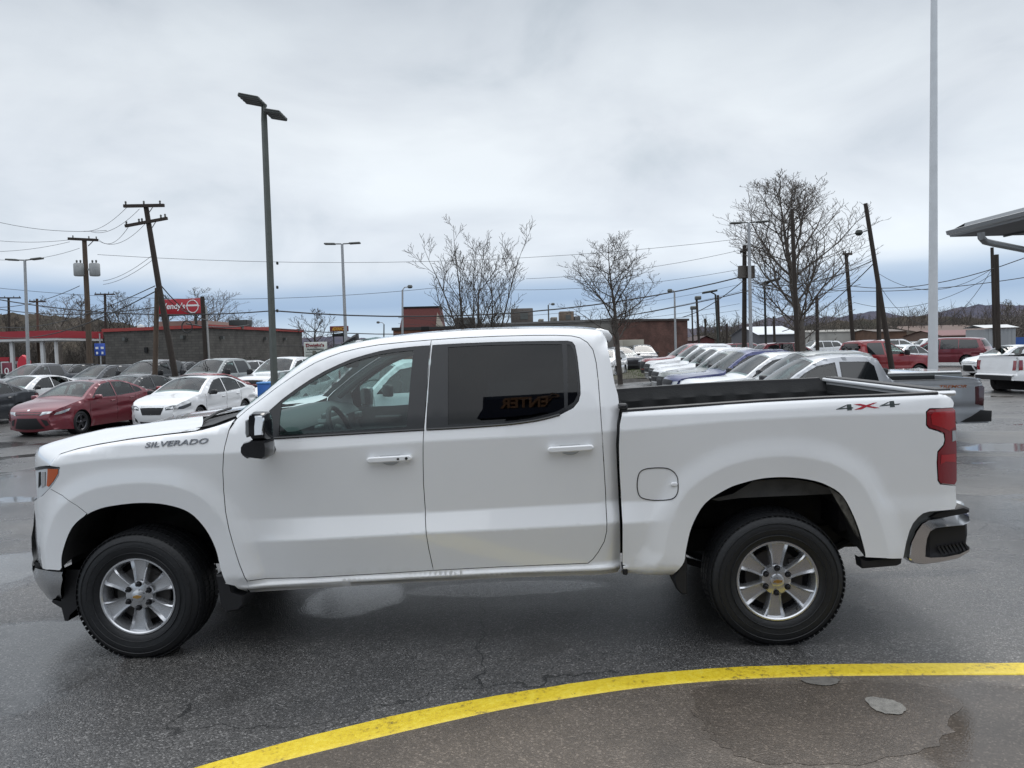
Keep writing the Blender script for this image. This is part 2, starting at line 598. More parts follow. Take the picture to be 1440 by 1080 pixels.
def sheet(name, mats, poly, D, parent=None, holes=(), step=.04, off=0.0, th=.012, flip=False, edge_step=None, gap=0.0, side=None, feats=None):
    """curved panel: outline in (x, z), surface y = D(x, z) + off; flanges of depth th run round every edge.
    flip mirrors it to the car's other flank. Shading normals come from D itself."""
    es = edge_step or step
    P = resample(poly, es, True)
    if gap:
        P = shrink(P, gap)
    loops = [P] + [resample(h, es, True) for h in holes]
    if gap:
        loops = [loops[0]] + [shrink(h, -gap) for h in loops[1:]]
    xs = [p[0] for p in P]
    zs = [p[1] for p in P]
    gx = np.arange(min(xs), max(xs), step)
    gzz = np.arange(min(zs), max(zs), step)
    X, Z = np.meshgrid(gx, gzz)
    X = X.copy(); X[::2] += step / 2
    X, Z = X.ravel(), Z.ravel()
    keep = inside(X, Z, loops[0])
    for h in loops[1:]:
        keep &= ~inside(X, Z, h)
    for h in loops:
        keep &= dist_line(X, Z, h + [h[0]]) > es * .45
    pts, edges = [], []
    for L in loops:
        o = len(pts)
        pts += L
        edges += [(o + i, o + (i + 1) % len(L)) for i in range(len(L))]
    if feats:
        FX = np.array([p[0] for p in feats]); FZ = np.array([p[1] for p in feats])
        kf = inside(FX, FZ, loops[0])
        for h in loops[1:]:
            kf &= ~inside(FX, FZ, h)
        for h in loops:
            kf &= dist_line(FX, FZ, h + [h[0]]) > .004
        fx, fz = FX[kf], FZ[kf]
        if len(fx):
            Xk, Zk = X[keep], Z[keep]
            dmin = np.min(np.hypot(Xk[:, None] - fx[None], Zk[:, None] - fz[None]), axis=1) if len(Xk) else np.zeros(0)
            good = dmin > .012
            pts += list(zip(Xk[good], Zk[good])) + list(zip(fx, fz))
        else:
            pts += list(zip(X[keep], Z[keep]))
    else:
        pts += list(zip(X[keep], Z[keep]))
    V, E, Fc, *_ = delaunay_2d_cdt([Vector(p) for p in pts], edges, [], 0, 1e-6)
    vx = np.array([v.x for v in V])
    vz = np.array([v.y for v in V])
    cx = np.array([(vx[f[0]] + vx[f[1]] + vx[f[2]]) / 3 for f in Fc])
    cz = np.array([(vz[f[0]] + vz[f[1]] + vz[f[2]]) / 3 for f in Fc])
    ok = inside(cx, cz, loops[0])
    for h in loops[1:]:
        ok &= ~inside(cx, cz, h)
    tri = [tuple(f) for f, k in zip(Fc, ok) if k]
    tri = [t if (vx[t[1]] - vx[t[0]]) * (vz[t[2]] - vz[t[0]]) - (vx[t[2]] - vx[t[0]]) * (vz[t[1]] - vz[t[0]]) > 0 else t[::-1] for t in tri]
    e = 2e-3
    y = D(vx, vz) + off
    dyx = (D(vx + e, vz) - D(vx - e, vz)) / (2 * e)
    dyz = (D(vx, vz + e) - D(vx, vz - e)) / (2 * e)
    lim = 6.0
    dyx = np.clip(dyx, -lim, lim); dyz = np.clip(dyz, -lim, lim)
    nn = np.stack([dyx, -np.ones_like(dyx), dyz], 1)
    nn /= np.linalg.norm(nn, axis=1)[:, None]
    verts = [(a, b, c) for a, b, c in zip(vx, y, vz)]
    norms = [tuple(q) for q in nn]
    nmain = len(tri)
    # flanges
    if th:
        lp = [Vector(p) for L in loops for p in L]
        for li, L in enumerate(loops):
            lx = np.array([p[0] for p in L]); lz = np.array([p[1] for p in L])
            ly = D(lx, lz) + off
            o = len(verts)
            n = len(L)
            for i in range(n):
                verts.append((lx[i], ly[i], lz[i]))
                verts.append((lx[i], ly[i] + th, lz[i]))
                a, b = L[i - 1], L[(i + 1) % n]
                tx, tz = b[0] - a[0], b[1] - a[1]
                l = math.hypot(tx, tz) or 1
                s = 1 if poly_area(L) > 0 else -1
                if li:
                    s = -s
                nr = (tz / l * s, 0.0, -tx / l * s)
                norms += [nr, nr]
            for i in range(n):
                j = (i + 1) % n
                q = (o + 2 * i, o + 2 * j, o + 2 * j + 1, o + 2 * i + 1)
                tri.append(q if (poly_area(L) > 0) != bool(li) else q[::-1])
    if flip is not False:
        verts = [(a, flip - b, c) for a, b, c in verts]
        norms = [(a, -b, c) for a, b, c in norms]
        tri = [t[::-1] for t in tri]
    me = bpy.data.meshes.new(name)
    me.from_pydata(verts, [], tri)
    me.materials.append(mats) if not isinstance(mats, (list, tuple)) else [me.materials.append(q) for q in mats]
    me.polygons.foreach_set('use_smooth', [True] * len(me.polygons))
    me.update()
    me.normals_split_custom_set_from_vertices(norms)
    ob = bpy.data.objects.new(name, me)
    COL.objects.link(ob)
    if parent is not None:
        ob.parent = parent
    return ob


def join_into(a, others):
    """merge panel meshes into the first one (no operators), keeping their normals"""
    vs, fs, ns, mi = [], [], [], []
    mats = []
    for o in [a] + others:
        me = o.data
        off = len(vs)
        vs += [tuple(v.co) for v in me.vertices]
        cn = me.corner_normals
        base = [mats.index(m) if m in mats else (mats.append(m) or len(mats) - 1) for m in me.materials]
        for p in me.polygons:
            fs.append(tuple(i + off for i in p.vertices))
            mi.append(base[p.material_index] if base else 0)
            ns += [tuple(cn[l].vector) for l in p.loop_indices]
    me = bpy.data.meshes.new(a.name)
    me.from_pydata(vs, [], fs)
    for m in mats:
        me.materials.append(m)
    me.polygons.foreach_set('material_index', mi)
    me.polygons.foreach_set('use_smooth', [True] * len(fs))
    me.update()
    me.normals_split_custom_set(ns)
    old = a.data
    a.data = me
    for o in others:
        od = o.data
        bpy.data.objects.remove(o)
        bpy.data.meshes.remove(od)
    bpy.data.meshes.remove(old)
    return a

# ------------------------------------------------------------------ the white crew-cab pickup in the foreground
TY = radians(-2.79)
TT = 0.0152
TO = Vector((-2.2504, 4.470, -0.028))
RT = Matrix.Rotation(TY, 3, 'Z') @ Matrix.Rotation(-TT, 3, 'Y')
RTI = RT.transposed()
WB = 3.745          # wheelbase
FULLW = 2.06


def tloc(u, v, y):
    o = RTI @ (CAMP - TO)
    d = RTI @ ray(u, v)
    p = o + d * ((y - o.y) / d.y)
    return p.x, p.z


def line_of(px, y=.02):
    """pixel polyline -> function z(x) on the truck's flank"""
    q = sorted(tloc(u, v, y) for u, v in px)
    X = np.array([a for a, _ in q]); Z = np.array([b for _, b in q])
    return lambda x: np.interp(x, X, Z)


z_rb = line_of([(350, 832), (720, 812), (870, 808), (950, 808), (1345, 785)], .05)
z_rt = line_of([(350, 817), (610, 802), (853, 791), (900, 789)], .04)
z_ed = line_of([(343, 764), (597, 750), (853, 737), (930, 733)], .01)
z_bt = line_of([(400, 722 + 8), (600, 722), (853, 708), (930, 705)], .03)
z_cr = line_of([(60, 655), (88, 653), (139, 646), (231, 639), (296, 638), (428, 633), (598, 621), (849, 608), (1025, 592), (1173, 584), (1345, 580)], .01)

ARCH_F = [(83, 800), (83.5, 782.6), (92.6, 755), (102, 739), (116, 727), (133, 718.5), (153, 713), (194, 708.5), (231.5, 711), (264, 722), (287, 745.6), (301, 773), (308, 801), (315, 822)]
ARCH_R = [(951, 808), (962.7, 792), (966, 773), (974, 741), (993, 708.5), (1025, 687.7), (1048, 679.5), (1071.5, 674), (1095, 672), (1118, 672.6), (1142, 676), (1164, 683), (1187, 699), (1206, 736), (1217, 773), (1219, 785)]
A_F = spline([tloc(u, v, -.004) for u, v in ARCH_F], 4)
A_R = spline([tloc(u, v, -.004) for u, v in ARCH_R], 4)
AP_F = A_F + [(A_F[-1][0], .1), (A_F[0][0], .1)]
AP_R = A_R + [(A_R[-1][0], .1), (A_R[0][0], .1)]


def D_raw(x, z):
    x = np.asarray(x, float); z = np.asarray(z, float)
    rb, rt, ed, bt, cr = z_rb(x), z_rt(x) - .022, z_ed(x), z_bt(x), z_cr(x)
    # how strongly the lower feature band shows (doors and front of the box only)
    k = np.clip((x - .72) / .35, 0, 1) * np.clip((3.25 - x) / .35, 0, 1)
    k2 = np.clip((x - .62) / .05, 0, 1) * np.clip((2.90 - x) / .05, 0, 1)
    y = np.full(x.shape, .075)

    def seg(z0, y0, z1, y1):
        t = (z - z0) / np.maximum(z1 - z0, 1e-4)
        return y0 + (y1 - y0) * t

    e0 = .008 * k + .028 * (1 - k)
    b0 = .056 * k + .034 * (1 - k)
    segs = [(rb, .095, rb + .02, .050), (rb + .02, .050, rt - .012, .036 * k2 + .042 * (1 - k2)), (rt - .012, .036 * k2 + .042 * (1 - k2), rt + .004, (.062 * k2 + .041 * (1 - k2))),
            (rt + .004, (.062 * k2 + .041 * (1 - k2)), ed, e0), (ed, e0, bt, b0), (bt, b0, cr, .008), (cr, .008, cr + .13, .040), (cr + .13, .040, cr + .62, .208), (cr + .62, .205, cr + .68, .245)]
    y = seg(*segs[0])
    y = np.where(z < rb, .095 + (rb - z) * .6, y)
    for s in segs[1:]:
        y = np.where(z >= s[0], seg(*s), y)
    y = np.where(z > cr + .68, .245 + (z - cr - .68) * .9, y)
    return y


def D_body(x, z, near=True):
    x = np.asarray(x, float); z = np.asarray(z, float)
    y = 0
    for d, w in ((-.008, 1), (-.004, 2), (0, 3), (.004, 2), (.008, 1)):
        y = y + D_raw(x, z + d) * w / 9.0
    # wheel flares
    for line, wx in ((A_F, 1), (A_R, 1)):
        d = dist_line(x, z, line)
        w = np.clip((.245 - d) / .125, 0, 1)
        w = np.where(w >= 1, 1, 1 - (1 - w) ** 1.0)
        w = w * w * (3 - 2 * w) * .5 + w * .5
        low = np.clip((z - .36) / .12, 0, 1)
        t = .013 - .014 * np.clip(d, 0, .12) / .12
        y = y * (1 - w * .95 * low) + t * w * .95 * low
    # plan view: nose, tail, cab end
    t = np.clip((-.36 - x) / .40, 0, 2)
    y = y + .235 * t ** 2.2
    t = np.clip((x - 4.62) / .17, 0, 2)
    y = y + .055 * t ** 2
    return y


def tD(u, v, off=0.0):
    y = .03
    for i in range(12):
        x, z = tloc(u, v, y)
        y = y * .3 + .7 * (float(D_body(x, z)) + off)
    return tloc(u, v, y)


def tS(pts, D):
    out = []
    for u, v in pts:
        y = .1
        for i in range(16):
            x, z = tloc(u, v, y)
            y = y * .4 + .6 * float(D(x, z))
        out.append(tloc(u, v, y))
    return out


def TP(pts, off=0.0):
    return [tD(u, v, off) for u, v in pts]


def rounded(D, line, r):
    """D with the edge along `line` rolled inwards with radius r"""
    def f(x, z):
        d = np.clip(dist_line(x, z, line), 0, r)
        return D(x, z) + r - np.sqrt(np.maximum(r * r - (r - d) ** 2, 0))
    return f


def offs_line(line, e):
    out = []
    for i in range(len(line)):
        a, b = line[max(i - 1, 0)], line[min(i + 1, len(line) - 1)]
        tx, tz = b[0] - a[0], b[1] - a[1]
        l = math.hypot(tx, tz) or 1
        out.append((line[i][0] - tz / l * e, line[i][1] + tx / l * e))
    return out


FEAT = []
for _f, _a, _b in ((z_cr, -.75, 4.85), (z_ed, .60, 3.3), (z_bt, .60, 3.3), (z_rt, .60, 3.0)):
    for _x in np.arange(_a, _b, .03):
        for _d in (-.010, 0, .010):
            FEAT.append((float(_x), float(_f(_x)) + _d - (.026 if _f is z_rt else 0)))
for _L in (A_F, A_R):
    for _e in (.112, .120, .128, .245):
        FEAT += [p for p in resample(offs_line(_L, _e), .03) if p[1] > .4]
for _z in np.arange(.45, 1.86, .03):
    for _x in (2.70, 2.73, 2.76, 2.79, 2.82, 2.84):
        FEAT.append((_x, float(_z)))

_nt = PTRUCK.node_tree
_pb = _nt.nodes['Principled BSDF']
_lk = _pb.inputs['Base Color'].links[0]
_src = _lk.from_socket
_tc2 = N(_nt.nodes, 'ShaderNodeTexCoord')
_sx = N(_nt.nodes, 'ShaderNodeSeparateXYZ'); _nt.links.new(_tc2.outputs['Object'], _sx.inputs[0])
_nz = N(_nt.nodes, 'ShaderNodeTexNoise', i_Scale=7.0, i_Detail=8.0, i_Roughness=.7); _nt.links.new(_tc2.outputs['Object'], _nz.inputs[0])
_ma = N(_nt.nodes, 'ShaderNodeMath', operation='MULTIPLY_ADD', n1=.20, n2=-.10); _nt.links.new(_nz.outputs[0], _ma.inputs[0])
_ad = N(_nt.nodes, 'ShaderNodeMath', operation='ADD'); _nt.links.new(_sx.outputs[2], _ad.inputs[0]); _nt.links.new(_ma.outputs[0], _ad.inputs[1])
_mr = N(_nt.nodes, 'ShaderNodeMapRange'); _mr.inputs[1].default_value = .50; _mr.inputs[2].default_value = .36; _mr.inputs[4].default_value = .50
_nt.links.new(_ad.outputs[0], _mr.inputs[0])
_mxd = N(_nt.nodes, 'ShaderNodeMix', data_type='RGBA'); _nt.links.new(_mr.outputs[0], _mxd.inputs[0]); _nt.links.new(_src, _mxd.inputs[6]); _mxd.inputs[7].default_value = (.42, .40, .36, 1)
_nt.links.new(_mxd.outputs[2], _pb.inputs['Base Color'])
_rg = N(_nt.nodes, 'ShaderNodeMath', operation='MULTIPLY_ADD', n1=.45, n2=.20); _nt.links.new(_mr.outputs[0], _rg.inputs[0]); _nt.links.new(_rg.outputs[0], _pb.inputs['Roughness'])

truck = thing('pickup_truck', 'large white crew cab pickup parked side-on in the foreground, nose to the left', 'pickup truck', TO)
truck.rotation_euler = RT.to_euler()


def both(name, m, poly, D=D_body, **kw):
    kw.setdefault('feats', FEAT)
    a = sheet(name, m, poly, D, truck, **kw)
    return a


def mirror_ob(o, name=None):
    """the same part on the far flank"""
    me = o.data.copy()
    cn = [tuple(c.vector) for c in me.corner_normals]
    vs = [(v.co.x, FULLW - v.co.y, v.co.z) for v in me.vertices]
    fs, ns, mi = [], [], []
    for p in me.polygons:
        fs.append(tuple(p.vertices)[::-1])
        mi.append(p.material_index)
        ns += [(cn[l][0], -cn[l][1], cn[l][2]) for l in reversed(list(p.loop_indices))]
    m2 = bpy.data.meshes.new(me.name)
    m2.from_pydata(vs, [], fs)
    for m in me.materials:
        m2.materials.append(m)
    m2.polygons.foreach_set('material_index', mi)
    m2.polygons.foreach_set('use_smooth', [True] * len(fs))
    m2.update()
    m2.normals_split_custom_set(ns)
    bpy.data.meshes.remove(me)
    c = bpy.data.objects.new(name or o.name.split('.')[0], m2)
    COL.objects.link(c)
    c.parent = o.parent
    return c


# --- outlines traced on the flank
sil = []                       # roof silhouette, with its own inset (roll radius .10 outside the drip seam)
for u, v, y in [(331, 584, .14), (352, 567, .17), (372.6, 551.5, .20), (391, 536, .225), (409.6, 521.5, .25), (424, 511, .27), (439, 501.5, .29), (455, 494.5, .31), (472.6, 488.5, .32), (494, 483, .33), (517, 478.5, .34), (545, 474.3, .345), (576, 470.5, .35), (606, 467.7, .35), (634, 465.6, .35), (680, 463, .35), (745, 461.3, .35), (800, 461.3, .35), (829, 462.5, .35), (846, 466, .345), (853, 478, .33)]:
    sil.append(tloc(u, v, y))
sil = spline(sil, 2)
seam_px = [(331, 589), (344, 577.5), (365, 562), (385, 547), (406, 532.6), (424, 521), (443, 510), (461, 502.3), (480, 495.5), (505, 489.5), (532, 484.8), (569, 481), (606, 478), (650, 475), (700, 472.8), (745, 471.6), (782, 471.4), (804, 472.4), (815.5, 475), (826, 481.5), (834, 492), (838.5, 510), (841.5, 536), (845.5, 590), (849, 647), (852, 695), (853.7, 736), (853.4, 748), (850, 762), (841, 777), (834, 786), (827, 792)]
seam = TP(seam_px)
fd_left = TP([(331, 589), (322, 605), (316, 628), (313.3, 662), (314.5, 690), (317, 718), (321.5, 742), (328, 766), (336.5, 793), (347.5, 817)])
bpil = TP([(606, 478), (603, 520), (598.5, 575), (595.5, 612), (595, 650), (595.6, 680), (598.2, 729), (603, 772), (609.6, 802)])
door_bot = TP([(347.5, 817), (430, 812.4), (520, 807.5), (609.6, 802), (700, 797.3), (780, 793.9), (827, 792)])

i606 = 12
P_fd = fd_left + door_bot[1:3] + bpil[::-1] + seam[1:i606][::-1]
P_rd = bpil + door_bot[4:6] + seam[i606 + 1:][::-1]
dlo_f = TP([(376.5, 580), (398, 561), (417, 547), (437, 533.6), (456, 522.6), (476, 513), (495, 505), (515, 499), (534, 494), (554, 490.6), (580, 487.8), (604.4, 485.8), (601.5, 520), (598.4, 570), (596.6, 604.2), (540, 607.4), (450, 612.6), (378.5, 617)])
dlo_r = TP([(608.3, 485.5), (650, 483.1), (704, 481), (760, 479.9), (798, 479.6), (804.5, 481), (808.4, 486), (811.5, 502), (814, 524), (815.8, 543.8), (815.9, 554), (813.6, 564), (806, 573.5), (787.5, 583), (766, 588.8), (746, 592.7), (715, 596.7), (683, 599.2), (640, 602), (599.6, 604), (601.2, 570), (604.8, 520)])
gl_f = TP([(396, 567.5), (417, 552), (437, 538.5), (456, 526.6), (476, 517.2), (495, 509.4), (515, 503.3), (534, 498.6), (555, 495.2), (581, 492.8), (577.5, 530), (573.6, 575), (571.4, 600.4), (500, 605), (445, 609), (392.5, 612.6), (393, 590)])
gl_r = TP([(630, 488.3), (680, 485.6), (740, 484.2), (790, 484.2), (792.3, 520), (793.7, 573), (784, 578.4), (766.7, 583.2), (745, 588.3), (725, 591.2), (690, 593.8), (630, 597)])
gl_q = TP([(797, 484.5), (802, 485), (806, 492), (809, 506), (811, 524), (812.5, 545), (812, 556), (807, 565.5), (798.5, 571), (798.3, 530)])

D_cab = rounded(lambda x, z: D_body(x, z) + .05 * np.clip((np.asarray(x) - 2.70) / .155, 0, 1.2) ** 2, sil, .10)
P_cab = sil + TP([(856, 490), (860, 508), (866, 540), (871, 556), (873.5, 577), (869.5, 596), (868, 626), (869.5, 660), (871.5, 699), (874, 773), (873.5, 803)])
P_cab += [tD(870, 808)] + TP([(720, 812.5), (520, 823), (352, 833)]) + fd_left[-1:] + door_bot[1:] + seam[::-1][1:]
G = .0022
cab = both('cab_side', PTRUCK, P_cab, D_cab, step=.03, edge_step=.018, gap=G)
mirror_ob(cab)
fdoor = both('front_door', PTRUCK, P_fd, D_cab, holes=[dlo_f], step=.045, edge_step=.03, gap=G)
fd2 = mirror_ob(fdoor)
rdoor = both('rear_door', PTRUCK, P_rd, D_cab, holes=[dlo_r], step=.045, edge_step=.03, gap=G)
rd2 = mirror_ob(rdoor)

TRIM = mat('window_trim_black', (.010, .011, .013), .25, coat=.3)
WIN_GLASS = glass_mat('clear_window_glass', (.62, .77, .75), refl=.035)
TINT = glass_mat('privacy_glass', (.05, .06, .065), refl=.018)


def fill_trim(name, poly, hole, par, off=.004):
    o = sheet(name, TRIM, poly, D_body, par, holes=hole, step=.06, edge_step=.03, off=off, th=.006)
    return o


for door, dd, dl, gl in ((fdoor, fd2, dlo_f, [gl_f]), (rdoor, rd2, dlo_r, [gl_r, gl_q])):
    f = fill_trim('window_frame', dl, gl, door)
    f2 = mirror_ob(f); f2.parent = dd
    for g in gl:
        q = sheet('window_glass', WIN_GLASS if dl is dlo_f else TINT, g, D_body, door, step=.08, off=.009, th=0)
        q2 = mirror_ob(q); q2.parent = dd
# rubber belt strip under the windows
for door, pts in ((fdoor, [(378, 616.6), (450, 612.4), (540, 607.2), (596.4, 604)]), (rdoor, [(600, 603.8), (640, 601.8), (683, 599), (715, 596.5), (746, 592.5), (766, 588.6), (787, 583)])):
    q = spline(TP(pts), 5)
    b = MB().tube([(x, float(D_body(x, z)) - .001, z) for x, z in q], .0075, 6)
    b.build('belt_strip', TRIM, door)

# --- fender, upper nose
hood_px = [(69, 653), (74, 645.5), (83, 639), (108, 631.5), (139, 625), (185, 617.5), (231, 611.5), (273, 606.7), (300, 600), (318, 594), (331, 588.5)]
hoodl = spline([tD(u, v, .02) for u, v in hood_px], 3)
D_fen = rounded(D_body, hoodl, .035)
lamp_px = [(49.5, 657), (62, 655.5), (83, 657), (83.6, 661), (82, 668), (76, 679), (69, 687), (60, 696), (52, 704)]
fascia_cut = TP([(69.5, 687), (88, 697), (108, 711), (122, 722)])
P_fen = [p for p in hoodl] + fd_left[1:] + TP([(350, 826), (348, 832)]) + TP([(330, 824), (316, 821)])
af = [p for p in A_F if p[0] > fascia_cut[-1][0] and p[1] > .43]
P_fen += af[::-1] + fascia_cut[::-1] + TP([(76, 679), (82.4, 668), (84, 657.6), (69, 655.3)])
fen = both('front_fender', PTRUCK, P_fen, D_fen, step=.045, edge_step=.022, gap=G)
mirror_ob(fen)

# --- front fascia below the lamp
NOSE = -.735


def D_fas(x, z):
    return D_body(x, z)


af2 = [p for p in A_F if p[0] <= fascia_cut[-1][0] and p[1] > .512]
P_fas = fascia_cut + af2[::-1] + TP([(84, 802)])
P_fas += [tD(70, 801)] + [tloc(u, v, .24) for u, v in [(45, 795), (41.5, 777), (41, 757), (44, 740), (48.5, 718), (52, 704)]] + TP([(60, 697)])
fas = both('front_fascia', PTRUCK, P_fas, D_fas, step=.04, edge_step=.02, gap=.001)
mirror_ob(fas)


def wrap_strip(mb, ptsxz, ins, bulge, mi=0, n=18, pw=2.2, axis=(-1, 0)):
    """surface from flank to flank through outline points; ins = inset of each point from the flank plane"""
    rows = []
    for (x, z), y0, b in zip(ptsxz, ins, bulge):
        row = []
        for k in range(n + 1):
            s = -1 + 2 * k / n
            s = math.copysign(abs(s) ** .8, s)
            yy = FULLW / 2 + s * (FULLW / 2 - y0)
            c = b * (1 - abs(s) ** pw)
            row.append((x + axis[0] * c, yy, z + axis[1] * c))
        rows.append(row)
    mb.grid(rows, mi)


# front face: grille, fascia, headlamps joining both flanks
zf = [tloc(u, v, .24) for u, v in [(52, 704), (48.5, 718), (44, 740), (41, 757), (41.5, 777), (45, 795)]]
m = MB()
wrap_strip(m, zf, [min(float(D_body(x, z)), .26) for x, z in zf], [.22] * len(zf))
m.build('fascia_centre', PTRUCK, truck)
zt = [(-.66, 1.10), (-.675, 1.07), (-.68, 1.03), (-.68, .97), (zf[0][0] + .02, zf[0][1])]
m = MB()
wrap_strip(m, zt, [.30] * 5, [.17] * 5)
g = m.build('grille', BLACK, truck)
m = MB()
for z in (.97, 1.02, 1.07):
    wrap_strip(m, [(-.68, z - .012), (-.692, z), (-.68, z + .012)], [.33] * 3, [.18] * 3)
m.build('grille_bar', CHROMED, g)

# headlamps: an L of clear lens with chrome and amber inside
lp = TP(lamp_px)


def D_lamp(x, z):
    return D_body(x, z)


for side in (0, 1):
    hl = sheet('headlight', mat('lamp_lens', (.80, .84, .88), .12, .25, coat=1), lp, D_lamp, truck, step=.02, off=.002, th=.02)
    am = sheet('turn_lamp', LAMPO, [tD(u, v) for u, v in [(67, 659), (82.2, 659.5), (81.5, 666), (75, 677), (68.5, 684.5), (65.5, 683), (66.5, 672)]], D_lamp, hl, step=.02, off=-.0015, th=.006)
    dk = sheet('lamp_bezel', GLOSSB, [tD(u, v) for u, v in [(49, 657.4), (62, 655.3), (83.2, 656.6), (83.4, 658.6), (62, 659.2), (50.5, 661.5)]], D_lamp, hl, step=.02, off=-.002, th=.006)
    dk2 = sheet('lamp_divider', DARKIN, [tD(u, v) for u, v in [(54.5, 664), (57, 663.5), (57, 682), (54, 686)]], D_lamp, hl, step=.02, off=-.0015, th=.006)
    ch = sheet('lamp_reflector', CHROME, [tD(u, v) for u, v in [(59, 664), (64, 663.5), (63.5, 683), (58.5, 686)]], D_lamp, hl, step=.02, off=-.0015, th=.006)
    if side:
        for o in (hl, am, dk, dk2, ch):
            c = mirror_ob(o)
            if o is hl:
                hm = c
            else:
                c.parent = hm
            if o is not hl:
                bpy.data.objects.remove(o)
        bpy.data.objects.remove(hl)

# chrome bumper end, wraps round the nose
bp_px = [(43, 797), (46, 799), (60, 802.5), (86, 805.5), (88, 815), (89.5, 848), (76, 845.5), (65, 840.5), (56, 832), (50, 821), (46.5, 808)]
D_b0 = lambda x, z: .03 + .20 * np.clip((-.36 - np.asarray(x)) / .40, 0, 2) ** 2.0 + .10 * np.clip((.50 - np.asarray(z)) / .2, 0, 1) ** 2
bpp = tS(bp_px, D_b0)
D_bmp = rounded(D_b0, bpp[:4], .015)
bm_ = sheet('front_bumper', CHROMED, bpp, D_bmp, truck, step=.03, edge_step=.015, th=.03)
mirror_ob(bm_)
zb = [p for p in tS([(44.5, 795), (46.5, 808), (50, 821), (56, 832)], D_b0)]
m = MB()
wrap_strip(m, zb, [float(D_bmp(x, z)) for x, z in zb], [.24] * 4)
m.build('bumper_centre', CHROMED, truck)
# dark slot between bumper and fascia, and the air dam
m = MB()
sl = tS([(45, 790), (84, 797), (87, 812), (45, 803)], D_b0)
sheet('bumper_gap', DARKIN, sl, lambda x, z: D_bmp(x, z) + .02, truck, step=.04, th=.02)
dam = [tloc(u, v, .22) for u, v in [(60, 838), (88, 845), (112, 850), (111, 853), (96, 866), (95.5, 874), (91, 873), (86, 853), (74, 849)]]
dam = [tloc(u, v, .13) for u, v in [(84.5, 801), (122, 801), (114, 850), (98, 865), (95.5, 873.5), (91, 873), (86.5, 855), (73, 847), (74, 843), (86, 846)]]
d_ = sheet('air_dam', BLACK, dam, lambda x, z: .13 + 0 * x, truck, step=.04, th=.25)
mirror_ob(d_)

# --- hood
m = MB()
hs = [0.0, .25, .6, .9, 1.0]
st = []
for (x, z) in hoodl[::3] + [hoodl[-1]]:
    st.append((x, z + .004, float(D_fen(x, z + 0)) + .004))
x_, z_, y_ = st[0]
NX = [(x_ - .085, z_ - .095, y_ + .10, .45), (x_ - .072, z_ - .055, y_ + .07, .70), (x_ - .042, z_ - .022, y_ + .035, .88)]
HB = {}
top_px = [(54.6, 650.6), (60, 642), (65, 637), (92.6, 620.6), (139, 607.6), (185, 597.4), (231.5, 592.8), (273, 587)]
tops = sorted(tloc(u, v, .62) for u, v in top_px)
TX = np.array([a for a, _ in tops]); TZ = np.array([b for _, b in tops])
rows = []
l0 = max(float(np.interp(x_, TX, TZ)) - z_, .01)
for x, z, y0, kl in [(a, b, c, k) for a, b, c, k in NX] + [(a, b, c, None) for a, b, c in st]:
    if x > .43:
        continue
    zc = float(np.interp(x, TX, TZ))
    if x > TX[-1]:
        zc = TZ[-1] + (x - TX[-1]) * .07
    lift = max(zc - z, .01) if kl is None else l0 * kl
    row = []
    for k in range(33):
        s = -1 + k / 16
        a = 1 - abs(s)
        yy = y0 + (FULLW / 2 - y0) * a if s < 0 else FULLW - y0 - (FULLW / 2 - y0) * a
        ff = min(max((.30 - x) / .79, 0), 1.0)
        fr = .47 * (1 - (1 - a) ** 2.3) * ff ** 1.2
        fr += .62 * max(0, x - .05) * sstep(a / .7)
        xx = x - fr
        zt_ = float(np.interp(xx, TX, TZ)) if kl is None else z + (float(np.interp(st[0][0] - fr, TX, TZ)) - st[0][1]) * kl
        if xx > TX[-1]:
            zt_ = TZ[-1] + (xx - TX[-1]) * .07
        lift = max(zt_ - z, -.02 if a > .3 else .004)
        h = lift * sstep(a / .42) + .012 * math.exp(-((a - .36) / .10) ** 2) - .010 * sstep((a - .45) / .4)
        row.append((xx, yy, z + h))
    rows.append(row)
m.grid(rows)
# front lip of the hood
lip = []
r0 = rows[0]
lip = [[(p[0] + .02, p[1], p[2] - .05) for p in r0], [(p[0] - .004, p[1], p[2] - .02) for p in r0], r0]
m.grid(lip)
m.build('hood', PTRUCK, truck, angle=180)
# cowl grille and wipers between hood and windscreen
m = MB()
rr = []
for x, z, y in ((.10, 1.325, .20), (.34, 1.352, .17), (.46, 1.372, .17)):
    rr.append([(x + .05 * (1 - (s / 8) ** 2) * 0, FULLW / 2 + s / 8 * (FULLW / 2 - y), z + .03 * (1 - (s / 8) ** 2)) for s in range(-8, 9)])
m.grid(rr)
cw = m.build('cowl_panel', BLACK, truck)
m = MB()
m.tube([(.30, .30, 1.365), (.24, .75, 1.405), (.22, 1.0, 1.41)], .009, 6)
m.tube([(.34, 1.05, 1.385), (.26, 1.5, 1.405), (.25, 1.8, 1.385)], .009, 6)
m.build('wiper', BLACK, truck)

